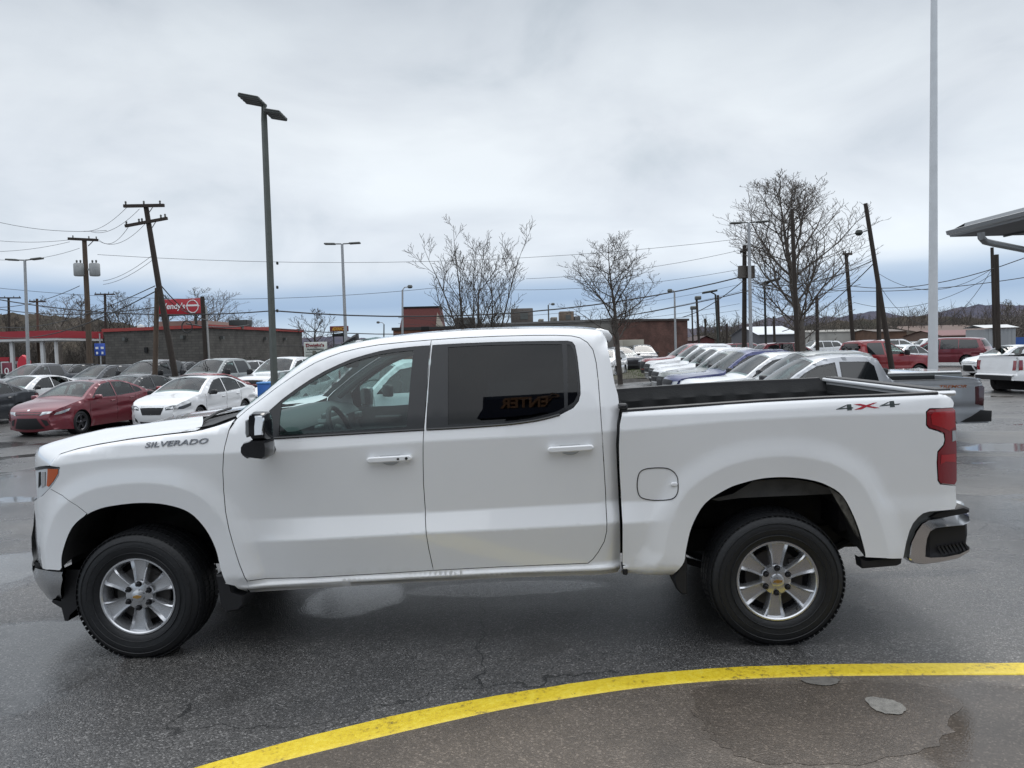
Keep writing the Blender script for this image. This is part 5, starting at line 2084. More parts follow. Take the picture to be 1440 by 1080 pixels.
    if spec.get('bed'):
        x0, x1, zr_ = spec['bed']
        m = MB()
        zf_ = zr_ - .50
        for fy in (lambda y: y, lambda y: W - y):
            m.grid([[(x, fy(float(D(x, zr_)) + .0), zr_ - .002), (x, fy(.17), zr_ + .012), (x, fy(.19), zr_ - .04), (x, fy(.19), zf_)] for x in (x0, (x0 + x1) / 2, x1)])
        m.grid([[(x0 + .01, y, z) for z in (zf_, zr_)] for y in (.15, W - .15)])
        m.box(((x0 + x1) / 2, W / 2, zf_), (x1 - x0, W - .3, .03))
        m.build('cargo_bed', BEDL, root)
        m = MB()
        m.box((x1 + .02, W / 2, zr_ - .24), (.06, W - .26, .50))
        m.build('tailgate', paint, root, angle=30)
    if spec.get('cover'):
        x0, x1, zr_ = spec['bed']
        m = MB()
        m.rbox(((x0 + x1) / 2, W / 2, zr_ + .03), (x1 - x0, W - .16, .05), .02)
        m.build('bed_cover', spec['cover'], root)
    if spec.get('rails'):
        for fy in (lambda y: y, lambda y: W - y):
            m = MB()
            zt_ = H
            m.tube([(1.95, fy(.30), H - .02), (2.1, fy(.30), H + .03), (L - 1.3, fy(.30), H + .02), (L - 1.1, fy(.30), H - .03)], .02, 6)
            m.build('roof_rail', BLACK, root)
    for c in root.children:
        if c.type == 'MESH' or c.type == 'EMPTY':
            c.location = (c.location.x + off[0], c.location.y + off[1], c.location.z)
    root['_L'] = L; root['_W'] = W; root['_xf'] = xf; root['_xr'] = xr
    return root


BUMPB = mat('bumper_black', (.02, .02, .022), .5)
sedan_a = dict(L=4.63, W=1.79, H=1.435, wheels=(.88, 3.58, .325), ra=.365, zb=.17, tumble=.42, plan=(.26, .60, .14, .5),
    top=[(.10, .20, 'f'), (.03, .34, 'f'), (.0, .50, 'f'), (.02, .62, 'f'), (.08, .70, 'h'), (.22, .77, 'h'), (.55, .865, 'h'), (.95, .935, 'h'), (1.12, .965, 'w'), (1.5, 1.17, 'w'), (1.80, 1.31, 'w'), (2.05, 1.395, 'r'), (2.4, 1.435, 'r'), (2.9, 1.425, 'r'), (3.3, 1.36, 'b'), (3.7, 1.225, 'b'), (4.05, 1.075, 't'), (4.35, 1.04, 't'), (4.52, 1.0, 'e'), (4.6, .85, 'e'), (4.63, .60, 'e'), (4.58, .35, 'e'), (4.5, .24, 'e')],
    belt=[(.0, .80), (1.0, .90), (2.5, .95), (4.1, 1.0), (4.6, .97)],
    windows=[([(1.42, .985), (1.78, 1.19), (2.06, 1.315), (2.42, 1.37), (2.40, .99)], 0), ([(2.49, .995), (2.51, 1.372), (2.95, 1.355), (3.28, 1.27), (3.33, 1.03)], 0), ([(3.39, 1.035), (3.36, 1.24), (3.62, 1.13), (3.72, 1.06)], 0)],
    seams=[1.25, 2.45, 3.35], seamtop=lambda x: .96, handles=[2.25, 3.15], mirror=(1.45, 1.0), ms=(.16, .2, .13), rim=mat('dark_alloy', (.10, .10, .11), .25, .8), wk='thin',
    sidebits=[('headlight', LAMPC, [(.05, .60), (.10, .665), (.46, .76), (.40, .69), (.20, .62)]), ('taillight', LAMPRD, [(4.25, .93), (4.50, .95), (4.55, .84), (4.30, .84)])],
    facebits=[('grille', BLACK, [(-.72, .27), (.72, .27), (.52, .52), (-.52, .52)], 'f', False), ('upper_grille', GLOSSB, [(-.62, .585), (.62, .585), (.70, .64), (-.70, .64)], 'f', False),
              ('headlight', LAMPC, [(.62, .57), (.97, .635), (1.0, .69), (.66, .65)], 'f', True), ('fog_vent', BLACK, [(.80, .32), (.95, .34), (.93, .46), (.70, .50)], 'f', True), ('badge', CHROME, [(-.05, .655), (.05, .655), (.06, .685), (-.06, .685)], 'f', False),
              ('taillight', LAMPR, [(.45, .84), (1.0, .84), (1.0, .94), (.40, .92)], 'e', True), ('plate', PALE, [(-.2, .55), (.2, .55), (.2, .66), (-.2, .66)], 'e', False)])
sedan_b = dict(L=4.62, W=1.78, H=1.455, wheels=(.92, 3.59, .325), ra=.375, zb=.19, tumble=.40, plan=(.24, .60, .14, .5),
    top=[(.12, .22, 'f'), (.03, .36, 'f'), (.0, .52, 'f'), (.02, .66, 'f'), (.08, .74, 'h'), (.22, .82, 'h'), (.55, .91, 'h'), (.95, .98, 'h'), (1.12, 1.0, 'w'), (1.5, 1.20, 'w'), (1.80, 1.335, 'w'), (2.05, 1.42, 'r'), (2.4, 1.455, 'r'), (2.9, 1.445, 'r'), (3.3, 1.38, 'b'), (3.7, 1.24, 'b'), (4.0, 1.11, 't'), (4.35, 1.07, 't'), (4.52, 1.04, 'e'), (4.6, .9, 'e'), (4.62, .62, 'e'), (4.58, .35, 'e'), (4.5, .26, 'e')],
    belt=[(.0, .84), (1.0, .93), (2.5, .97), (4.1, 1.03), (4.6, 1.0)],
    windows=[([(1.40, 1.0), (1.78, 1.21), (2.06, 1.335), (2.42, 1.39), (2.40, 1.01)], 0), ([(2.49, 1.015), (2.51, 1.392), (2.95, 1.375), (3.28, 1.29), (3.33, 1.05)], 0), ([(3.39, 1.055), (3.36, 1.26), (3.60, 1.15), (3.70, 1.08)], 0)],
    seams=[1.25, 2.45, 3.35], seamtop=lambda x: .98, handles=[2.25, 3.15], mirror=(1.47, 1.03), ms=(.15, .2, .14), mirrormat=BLACK, rim=ALLOYD,
    sidebits=[('headlight', mat('dark_lamp', (.10, .11, .12), .08, .3, coat=1), [(.05, .63), (.09, .70), (.46, .80), (.44, .71), (.20, .63)]), ('taillight', LAMPR, [(4.22, .96), (4.50, 1.0), (4.56, .84), (4.30, .86)])],
    facebits=[('grille', BLACK, [(-.48, .50), (.48, .50), (.58, .64), (.54, .68), (-.54, .68), (-.58, .64)], 'f', False), ('grille_bar', CHROMED, [(-.54, .655), (.54, .655), (.55, .685), (-.55, .685)], 'f', False), ('badge', CHROME, [(-.10, .63), (.10, .63), (.10, .69), (-.10, .69)], 'f', False),
              ('headlight', MATS['dark_lamp'], [(.68, .60), (.98, .63), (1.0, .74), (.86, .72), (.66, .66)], 'f', True), ('lower_grille', BLACK, [(-.62, .28), (.62, .28), (.66, .34), (-.66, .34)], 'f', False), ('fog_vent', BLACK, [(.76, .30), (.94, .32), (.97, .42), (.80, .37)], 'f', True),
              ('taillight', LAMPR, [(.55, .84), (1.0, .84), (1.0, .98), (.50, .95)], 'e', True)])
pick = dict(L=5.85, W=2.02, H=1.90, wheels=(.95, 4.62, .39), ra=.47, zb=.45, tumble=.34, plan=(.14, .38, .05, .3), r=.07,
    top=[(.06, .45, 'f'), (.0, .62, 'f'), (.0, .95, 'f'), (.05, 1.06, 'f'), (.14, 1.13, 'h'), (.6, 1.20, 'h'), (1.25, 1.25, 'h'), (1.42, 1.27, 'w'), (1.85, 1.58, 'w'), (2.20, 1.80, 'w'), (2.42, 1.875, 'r'), (2.8, 1.90, 'r'), (3.5, 1.885, 'r'), (3.68, 1.84, 'b'), (3.80, 1.42, 'x'), (3.86, 1.37, 'x'), (5.60, 1.37, 'x'), (5.66, 1.30, 'e'), (5.70, 1.0, 'e'), (5.72, .72, 'e'), (5.84, .68, 'e'), (5.84, .50, 'e')],
    belt=[(0, 1.15), (1.3, 1.20), (3.7, 1.26), (5.8, 1.26)], bed=(3.88, 5.60, 1.37), bulge={'f': .14, 'e': .02, 'b': .04, 'r': .05},
    windows=[([(1.60, 1.30), (1.98, 1.58), (2.25, 1.73), (2.62, 1.79), (2.62, 1.30)], 0), ([(2.76, 1.30), (2.76, 1.80), (3.42, 1.785), (3.50, 1.70), (3.54, 1.40), (3.42, 1.32)], 1)], bs=.72,
    seams=[1.50, 2.69, 3.60, 3.86], seamtop=lambda x: 1.25 if x < 3.8 else 1.34, handles=[2.50, 3.42], mirror=(1.72, 1.36), ms=(.14, .26, .24), mirrormat=BLACK, wk='six',
    sidebits=[('headlight', LAMPC, [(.05, .86), (.30, .90), (.28, 1.06), (.09, 1.08)]), ('taillight', LAMPR, [(5.50, .86), (5.67, .86), (5.65, 1.24), (5.50, 1.24)]), ('front_bumper', CHROMED, [(.02, .48), (.42, .50), (.40, .68), (.0, .68)])],
    facebits=[('grille', BLACK, [(-.60, .72), (.60, .72), (.66, 1.02), (-.66, 1.02)], 'f', False), ('grille_bar', CHROMED, [(-.62, .86), (.62, .86), (.63, .91), (-.63, .91)], 'f', False), ('headlight', LAMPC, [(.68, .84), (1.0, .84), (1.0, 1.04), (.70, 1.0)], 'f', True), ('front_bumper', CHROMED, [(-1, .48), (1, .48), (1, .68), (-1, .68)], 'f', False),
              ('taillight', LAMPR, [(.84, .86), (1.0, .86), (1.0, 1.22), (.84, 1.22)], 'e', True), ('rear_bumper', BUMPB, [(-.98, .50), (.98, .50), (.98, .66), (-.98, .66)], 'e', False)])
suv = dict(L=4.75, W=1.88, H=1.72, wheels=(.90, 3.70, .36), ra=.41, zb=.25, tumble=.34, plan=(.18, .45, .08, .35), rails=True,
    top=[(.08, .28, 'f'), (.0, .45, 'f'), (.0, .75, 'f'), (.06, .90, 'f'), (.18, .98, 'h'), (.6, 1.07, 'h'), (1.05, 1.12, 'h'), (1.2, 1.14, 'w'), (1.6, 1.40, 'w'), (1.95, 1.61, 'w'), (2.2, 1.69, 'r'), (2.7, 1.72, 'r'), (3.6, 1.70, 'r'), (4.15, 1.64, 'b'), (4.45, 1.35, 'b'), (4.62, 1.10, 'e'), (4.70, .85, 'e'), (4.75, .60, 'e'), (4.70, .35, 'e')],
    belt=[(0, 1.0), (1.2, 1.06), (4.6, 1.14)],
    windows=[([(1.45, 1.14), (1.80, 1.40), (2.10, 1.56), (2.45, 1.62), (2.45, 1.15)], 0), ([(2.55, 1.155), (2.55, 1.63), (3.30, 1.61), (3.38, 1.17)], 1), ([(3.46, 1.175), (3.40, 1.60), (3.95, 1.55), (4.12, 1.42), (4.18, 1.22)], 1)],
    seams=[1.35, 2.50, 3.42], seamtop=lambda x: 1.10, handles=[2.3, 3.2], mirror=(1.6, 1.18), mirrormat=BLACK,
    sidebits=[('headlight', LAMPC, [(.10, .74), (.45, .86), (.42, .76), (.14, .68)]), ('taillight', LAMPR, [(4.42, .90), (4.66, .90), (4.60, 1.10), (4.40, 1.10)])],
    facebits=[('grille', BLACK, [(-.55, .55), (.55, .55), (.60, .78), (-.60, .78)], 'f', False), ('headlight', LAMPC, [(.64, .68), (1.0, .70), (1.0, .84), (.66, .78)], 'f', True), ('lower_grille', BLACK, [(-.7, .32), (.7, .32), (.6, .44), (-.6, .44)], 'f', False),
              ('taillight', LAMPR, [(.62, .88), (1, .88), (1, 1.06), (.62, 1.02)], 'e', True), ('plate', PALE, [(-.18, .60), (.18, .60), (.18, .71), (-.18, .71)], 'e', False)])
van = dict(suv, L=5.10, W=1.98, H=1.76, wheels=(.95, 3.98, .34), rails=False,
    top=[(.08, .26, 'f'), (.0, .42, 'f'), (.0, .66, 'f'), (.08, .82, 'f'), (.25, .93, 'h'), (.65, 1.03, 'h'), (.95, 1.10, 'w'), (1.4, 1.36, 'w'), (1.85, 1.62, 'w'), (2.15, 1.72, 'r'), (2.7, 1.76, 'r'), (4.0, 1.74, 'r'), (4.62, 1.67, 'b'), (4.82, 1.35, 'b'), (4.95, 1.08, 'e'), (5.05, .85, 'e'), (5.1, .60, 'e'), (5.05, .33, 'e')],
    windows=[([(1.30, 1.10), (1.70, 1.37), (2.05, 1.58), (2.40, 1.64), (2.42, 1.10)], 0), ([(2.52, 1.10), (2.50, 1.65), (3.45, 1.65), (3.50, 1.12)], 1), ([(3.58, 1.12), (3.54, 1.65), (4.45, 1.60), (4.62, 1.20), (4.55, 1.14)], 1)],
    seams=[1.25, 2.47, 3.54], handles=[2.3, 2.75], mirror=(1.5, 1.12),
    sidebits=[('headlight', LAMPC, [(.12, .68), (.55, .84), (.52, .72), (.16, .62)]), ('taillight', LAMPR, [(4.60, .98), (5.02, .96), (4.93, 1.16), (4.70, 1.14)])],
    facebits=[('grille', BLACK, [(-.5, .52), (.5, .52), (.55, .70), (-.55, .70)], 'f', False), ('headlight', LAMPC, [(.60, .62), (1, .64), (1, .80), (.64, .74)], 'f', True), ('taillight', LAMPR, [(.50, .94), (1, .94), (1, 1.08), (.52, 1.06)], 'e', True), ('plate', PALE, [(-.16, .74), (.16, .74), (.16, .85), (-.16, .85)], 'e', False)])

PROTO = {}


def vehicle(kind, spec, paint, name, label, cat, pos, rz, group=None, base=None):
    """pos = ground point under the body centre; the nose points along local -x"""
    if kind not in PROTO:
        o = make_vehicle(name, spec, paint)
        PROTO[kind] = (o, paint)
    else:
        src, p0 = PROTO[kind]
        o = copy_tree(src)
        o.name = name
        if p0 is not paint:
            repaint(o, p0, paint)
    for k_ in list(o.keys()):
        if k_ == 'group':
            del o[k_]
    tag(o, label, cat, group)
    c = Vector(pos)
    o.location = (c.x, c.y, gz(c.x, c.y) + .0)
    o.rotation_euler = (0, 0, rz)
    return o


def put(u, v, rz, L, W, lx, ly):
    """centre position such that local point (lx, ly) of the car stands on the ground at picture point (u, v)"""
    p = gnd(u, v)
    q = Matrix.Rotation(rz, 3, 'Z') @ Vector((lx - L / 2, ly - W / 2, 0))
    return p.x - q.x, p.y - q.y, 0


def put_depth(u, Y, rz, L, W, lx, ly):
    p = g3(u, Y)
    q = Matrix.Rotation(rz, 3, 'Z') @ Vector((lx - L / 2, ly - W / 2, 0))
    return p.x - q.x, p.y - q.y, 0


# nose towards the camera: local -x -> world -y, so rz = +90 deg; the flank at local y=0 then faces +x
NT = radians(90)
CARS_L = 'cars parked in the left lot with noses towards the street pole'
# front pair
vehicle('sedan_a', sedan_a, PRED, 'sedan', 'dark red sedan with black lower grille, parked nose to camera left of the white sedan', 'car', put(114, 609.5, NT - radians(8), 4.63, 1.79, .88, .06), NT - radians(8))
vehicle('sedan_b', sedan_b, PW, 'sedan', 'white sedan with black door mirrors, beyond the big truck hood', 'car', put(281, 602.5, NT - radians(8), 4.62, 1.78, .92, .06), NT - radians(8))
vehicle('sedan_a', sedan_a, PGRAY, 'sedan', 'dark grey sedan cut by the left picture edge', 'car', put(-68, 606, NT - radians(8), 4.63, 1.79, .88, .06), NT - radians(8))
# second row
vehicle('sedan_b', sedan_b, PW, 'sedan', 'white sedan seen behind the dark grey and dark red sedans at the far left', 'car', put_depth(36, 29, NT - radians(10), 4.62, 1.78, 1.2, .1), NT - radians(10))
vehicle('sedan_a', sedan_a, PBLACK, 'sedan', 'black sedan whose roof shows behind the dark red sedan', 'car', put_depth(185, 27, NT - radians(10), 4.63, 1.79, 1.3, .1), NT - radians(10))
vehicle('sedan_a', sedan_a, PBRIGHTRED, 'sedan', 'bright red sedan whose roof just shows behind the white sedan', 'car', put_depth(285, 26.5, NT - radians(10), 4.63, 1.79, 1.3, .1), NT - radians(10))
vehicle('sedan_b', sedan_b, PW, 'sedan', 'white sedan behind the tall grey lamp post, nose to camera', 'car', put_depth(425, 27.0, NT - radians(6), 4.62, 1.78, 1.0, .1), NT - radians(6))
# third row: trucks and SUVs
LOTG = 'trucks and SUVs in the back row of the left lot'
vehicle('suv', suv, PGRAY, 'suv', 'dark grey SUV with roof rails parked below the small blue sign', 'SUV', put_depth(152, 36, NT - radians(22), 4.75, 1.88, 1.9, .1), NT - radians(22), LOTG)
vehicle('pickup', pick, PBLACK, 'pickup_truck', 'black pickup below the two leaning utility poles', 'pickup truck', put_depth(222, 35, NT - radians(16), 5.85, 2.02, 1.9, .1), NT - radians(16), LOTG)
vehicle('pickup', pick, PTAUPE, 'pickup_truck', 'grey pickup in front of the block building, left of the tall lamp post', 'pickup truck', put_depth(316, 33.5, NT - radians(17), 5.85, 2.02, 1.9, .1), NT - radians(17), LOTG)
vehicle('pickup', pick, PW, 'pickup_truck', 'white pickup behind the tall grey lamp post, its cab above a white sedan', 'pickup truck', put_depth(418, 32.0, NT - radians(14), 5.85, 2.02, 2.0, .1), NT - radians(14), LOTG)
vehicle('suv', suv, PW, 'suv', 'small white SUV between the grey pickup and the tall lamp post, farther back', 'SUV', put_depth(352, 44, NT + radians(150), 4.75, 1.88, 2.4, .9), NT + radians(150))
vehicle('suv', suv, PBLACK, 'suv', 'black SUV seen between the black and the grey pickup', 'SUV', put_depth(255, 43, NT - radians(15), 4.75, 1.88, 2.4, .9), NT - radians(15))
vehicle('suv', suv, PBLACK, 'suv', 'black SUV seen between the dark SUV and the grey pickup of the far left', 'SUV', put_depth(98, 44, NT - radians(15), 4.75, 1.88, 2.4, .9), NT - radians(15))
# white pickup seen through the cab windows of the big truck
vehicle('pickup', pick, PW, 'pickup_truck', 'white pickup seen through the front door glass of the big white truck', 'pickup truck', put_depth(565, 15.6, radians(38), 5.85, 2.02, 2.2, .1), radians(38))

# row of trucks on the right, noses to the left
ROWG = 'trucks parked side by side on the right, noses to the left'
pick_b = dict(pick, L=5.45, W=1.95, H=1.85, bed=(3.60, 5.22, 1.36), wheels=(.92, 4.30, .395), ra=.46, zb=.50, belt=[(0, 1.10), (1.3, 1.17), (3.7, 1.24), (5.5, 1.25)],
    top=[(.06, .50, 'f'), (.0, .66, 'f'), (.0, .94, 'f'), (.05, 1.06, 'f'), (.14, 1.12, 'h'), (.6, 1.18, 'h'), (1.2, 1.22, 'h'), (1.35, 1.24, 'w'), (1.75, 1.52, 'w'), (2.10, 1.73, 'w'), (2.32, 1.815, 'r'), (2.7, 1.85, 'r'), (3.2, 1.835, 'r'), (3.36, 1.79, 'b'), (3.50, 1.44, 'x'), (3.58, 1.37, 'x'), (5.22, 1.36, 'x'), (5.28, 1.30, 'e'), (5.30, 1.0, 'e'), (5.32, .72, 'e'), (5.45, .68, 'e'), (5.44, .50, 'e')],
    windows=[([(1.52, 1.265), (1.88, 1.52), (2.15, 1.66), (2.48, 1.73), (2.50, 1.27)], 0), ([(2.60, 1.275), (2.60, 1.74), (3.14, 1.725), (3.22, 1.65), (3.26, 1.35), (3.16, 1.285)], 1)], seams=[1.42, 2.55, 3.32, 3.56], seamtop=lambda x: 1.22 if x < 3.5 else 1.33, handles=[2.36, 3.15], mirror=(1.62, 1.32),
    mirrormat=BLACK, handlemat=PSILV,
    sidebits=[('headlight', LAMPC, [(.06, .86), (.32, .90), (.30, 1.04), (.10, 1.06)]), ('taillight', LAMPRD, [(5.10, .88), (5.26, .84), (5.28, 1.20), (5.24, 1.24), (5.10, 1.22)]), ('rear_bumper', BUMPB, [(4.80, .53), (5.44, .53), (5.44, .74), (5.20, .76), (5.02, .64)]), ('front_bumper', BUMPB, [(.02, .51), (.45, .53), (.42, .66), (.0, .66)])],
    facebits=[('grille', BLACK, [(-.66, .72), (.66, .72), (.68, 1.0), (-.68, 1.0)], 'f', False), ('headlight', LAMPC, [(.70, .84), (1, .84), (1, 1.04), (.72, 1.0)], 'f', True), ('front_bumper', BUMPB, [(-1, .51), (1, .51), (1, .66), (-1, .66)], 'f', False), ('taillight', LAMPRD, [(.84, .84), (1, .84), (1, 1.22), (.86, 1.22)], 'e', True), ('rear_bumper', BUMPB, [(-.98, .51), (.98, .51), (.98, .70), (-.98, .70)], 'e', False)])
tr_ = vehicle('pickup_b', pick_b, PSILV, 'pickup_truck', 'silver pickup with orange side lettering and black rear bumper, just beyond the big truck bed', 'pickup truck', put_depth(1393, 15.0, radians(-2), 5.45, 1.95, 5.42, .06), radians(-2), ROWG)
tm_ = text_mb('TREMOR', .06, .52, .006, shear=.3, bold=.02)
tm_.v = [(x + 4.42 - 5.45 / 2, y - 1.95 / 2 - .004 + .018, z + 1.20) for x, y, z in tm_.v]
tm_.build('bed_lettering', mat('orange_lettering', (.42, .14, .05), .5), tr_, smooth=False)
vehicle('pickup_b', pick_b, PGRAY, 'pickup_truck', 'dark grey pickup, leftmost of the back row in front of the fuel canopy', 'pickup truck', put_depth(55, 37, NT - radians(20), 5.45, 1.92, 2.0, .1), NT - radians(20), LOTG)
ROW = [(1003, 17.6, 'pickup', PTAUPE, 'grey green pickup, second in the row behind the silver one'), (977, 20.4, 'pickup_b', PW, 'white pickup with dark windows, nearest white nose left of the silver pickup'),
       (951, 23.2, 'pickup', PBLUE, 'dark blue pickup in the row, between white and olive ones'), (940, 26.0, 'pickup_b', POLIVE, 'olive grey pickup in the row just beyond the blue one'),
       (931, 29, 'pickup', PW, 'white pickup in the row just beyond the olive one'), (925, 32, 'pickup_b', PW, 'white pickup, second beyond the olive one'),
       (918, 35, 'pickup', PW, 'white pickup, second from the far end of the row'), (911, 38, 'pickup_b', PBRIGHTRED, 'red nosed pickup at the far end of the row by the grass')]
for u_, Y_, kd, pt_, lb in ROW:
    sp_ = pick if kd == 'pickup' else pick_b
    o = vehicle(kd, sp_, pt_, 'pickup_truck', lb, 'pickup truck', put_depth(u_, Y_, radians(4 if Y_ > 19 else 0), sp_['L'], sp_['W'], .0, .2), radians(4 if Y_ > 19 else 0), ROWG)
    if Y_ < 19:
        MB().rbox((4.74 - 5.85 / 2, 0, 1.40), (1.74, 1.86, .05), .02).build('bed_cover', PW, o)
pk = vehicle('pickup', pick, PBRIGHTRED, 'pickup_truck', 'red pickup facing right, beyond the silver one, left of the white mast', 'pickup truck', put_depth(1296, 36, radians(180 + 12), 5.85, 2.02, .0, 1.0), radians(180 + 12))
vehicle('suv', suv, PRED, 'suv', 'maroon SUV roof beyond the row, below the bare tree', 'SUV', put_depth(1110, 48, radians(185), 4.75, 1.88, 2.4, .9), radians(185))
vehicle('van', van, PRED, 'minivan', 'maroon minivan right of the white mast, rear towards the camera', 'minivan', put_depth(1359, 47, radians(-45), 5.10, 1.98, 3.98, 0), radians(-45))
vehicle('sedan_b', sedan_b, PW, 'sedan', 'white sedan between the red pickup and the white mast', 'car', put_depth(1302, 44, radians(180 + 35), 4.62, 1.78, .0, .9), radians(180 + 35))
vehicle('sedan_a', sedan_a, PW, 'sedan', 'white sedan nose showing between the silver and the white pickup at the right', 'car', put_depth(1382, 37, radians(6), 4.63, 1.79, .1, .1), radians(6))
vehicle('pickup', pick, PW, 'pickup_truck', 'white pickup at the right picture edge, tailgate and red lamp towards the camera', 'pickup truck', put_depth(1428, 28, radians(190), 5.85, 2.02, 5.8, 2.0), radians(190))
# far rows
rnd = random.Random(3)
FARG = 'small parked cars in the far lot beyond the minivan'
for i_, (u_, Y_, kd, pt_, lb) in enumerate([(1262, 62, 'suv', PW, 'white SUV far off, left of the mast above the red pickup'), (1285, 66, 'sedan_b', PGRAY, 'dark grey car far off just left of the mast'), (1330, 64, 'suv', PW, 'white SUV far off just right of the mast'), (1352, 70, 'sedan_b', PW, 'white car far off above the minivan roof'),
                                           (1376, 66, 'suv', PGRAY, 'grey SUV far off by the pale shed'), (1150, 70, 'suv', PW, 'white SUV far off right of the big bare tree'), (1176, 74, 'sedan_b', PBLACK, 'black car far off below the white low building'), (1004, 60, 'sedan_a', PW, 'white car roof far off beyond the middle of the truck row'),
                                           (1052, 60, 'suv', PRED, 'maroon SUV far off at the foot of the twin headed lamp post')]):
    sp_ = {'suv': suv, 'sedan_a': sedan_a, 'sedan_b': sedan_b}[kd]
    vehicle(kd, sp_, pt_, 'parked_car', lb, 'car', put_depth(u_, Y_, radians(rnd.choice([10, 185, 170])), sp_['L'], sp_['W'], 2.3, .9), radians(rnd.choice([10, 185, 170])), FARG)
vehicle('suv', suv, PGRAY, 'suv', 'grey SUV facing the camera, on the lot left of the red nosed truck', 'SUV', put_depth(897, 53, NT + radians(10), 4.75, 1.88, 0, .5), NT + radians(10))
vehicle('suv', suv, PW, 'suv', 'white SUV half hidden behind the rear of the big truck cab', 'SUV', put_depth(852, 46, NT - radians(20), 4.75, 1.88, .5, .5), NT - radians(20))
vehicle('van', van, PGRAY, 'van', 'dark van parked at the pale box by the brick building', 'van', put_depth(911, 60, NT, 5.1, 1.98, 0, .9), NT)

# ------------------------------------------------------------------ poles, lamps, wires
def base_of(u, Y):
    return g3(u, Y)


def pole(name, label, cat, pts_px, Y, r0, r1, mt, n=10, group=None, part='pole', to_ground=True):
    """pole through picture points (bottom first) at depth Y; returns its empty and world points"""
    P = [at(u, v, Y) for u, v in pts_px]
    if to_ground:
        a, b = P[0], P[1]
        d = (b - a).normalized()
        zg = gz(a.x, a.y)
        if d.z > .01:
            P[0] = a + d * ((zg - .05 - a.z) / d.z)
    root = thing(name, label, cat, (P[0].x, P[0].y, gz(P[0].x, P[0].y)), 0, group)
    o = Vector(root.location)
    m = MB()
    L = [p - o for p in P]
    rs = [r0 + (r1 - r0) * i / (len(L) - 1) for i in range(len(L))]
    m.tube(L, rs, n)
    m.build(part, mt, root, angle=60)
    return root, P, o


def lamp_head(root, o, c, dx, dy, dz, mt, nm='lamp_head', fins=False, tilt=0.0):
    """flat LED shoebox head centred at c"""
    m = MB()
    c = Vector(c) - o
    if fins:
        R_ = Matrix.Rotation(tilt, 3, 'Y')
        for k in range(4):
            m.rbox(c + R_ @ Vector((0, (k - 1.5) * dy / 4, 0)), (dx, dy / 4 * .72, dz), dz * .35, M=R_)
        m.rbox(c + R_ @ Vector((0, 0, dz * .3)), (dx * .9, dy, dz * .4), dz * .15, M=R_)
    else:
        R_ = Matrix.Rotation(tilt, 3, 'Y')
        m.rbox(c, (dx, dy, dz), dz * .4, M=R_)
    return m.build(nm, mt, root, angle=50)


HEADG = mat('lamp_head_grey', (.10, .105, .10), .5, .3)
HEADB = mat('lamp_head_dark', (.03, .035, .03), .5, .2)
LAMPG = 'twin headed lot lamps'
# tall lamp post in front of the left lot
Yp = 19.5
root, P, o = pole('lamp_post', 'tall grey lamp post with two ribbed heads, nearest, rising behind the truck windscreen', 'lamp post', [(390, 640), (386, 540), (371.5, 168), (371, 150)], Yp, .108, .062, POLEG, 4)
top = at(371, 152, Yp)
m = MB().tube([at(371, 170, Yp) - o, at(370.5, 146, Yp) - o], .055, 10)
m.build('pole_collar', HEADB, root)
lamp_head(root, o, at(357, 143, Yp) + Vector((0, -.1, 0)), .54, .70, .09, HEADG, fins=True, tilt=radians(12))
lamp_head(root, o, at(386, 160, Yp) + Vector((0, .1, 0)), .42, .70, .09, HEADG, fins=True, tilt=radians(10))
for v_ in (370, 404, 437):
    m = MB().rbox(at(390, v_, Yp) - o, (.05, .08, .08), .02)
    m.build('pole_sensor', HEADB, root)
# twin headed lot lamps
for (ub, vb, ut, vt, hl, hr, Y, lb, mt_) in ((41, 540, 34.8, 366, (9.5, 365), (59.5, 363), 42, 'twin headed grey lot lamp at the far left by the fuel canopy', STEEL),
                                              (488, 520, 481, 343, (456.5, 343), (506.5, 341.5), 42, 'twin headed grey lot lamp rising behind the truck roof antenna', STEEL),
                                              (1056.5, 520, 1053, 313, (1027, 314), (1080.5, 311), 40, 'twin headed grey lot lamp left of the big bare tree', STEEL)):
    root, P, o = pole('lot_lamp', lb, 'lamp post', [(ub, vb), (ut, vt)], Y, .105, .07, mt_, 10, LAMPG)
    for (hu, hv) in (hl, hr):
        a, b = at(ut, vt, Y) - o, at(hu, hv, Y) - o
        d = b - a
        m = MB().tube([a + d * .05, a + d * .5], .035, 6)
        m.build('lamp_arm', HEADG, root)
        R_ = Matrix.Rotation(-atan2(d.z, abs(d.x)) * (1 if d.x > 0 else -1), 3, 'Y')
        m = MB().rbox(a + d * .70, (abs(d.x) * .62, .36, .09), .035, M=R_)
        m.build('lamp_head', HEADG, root)
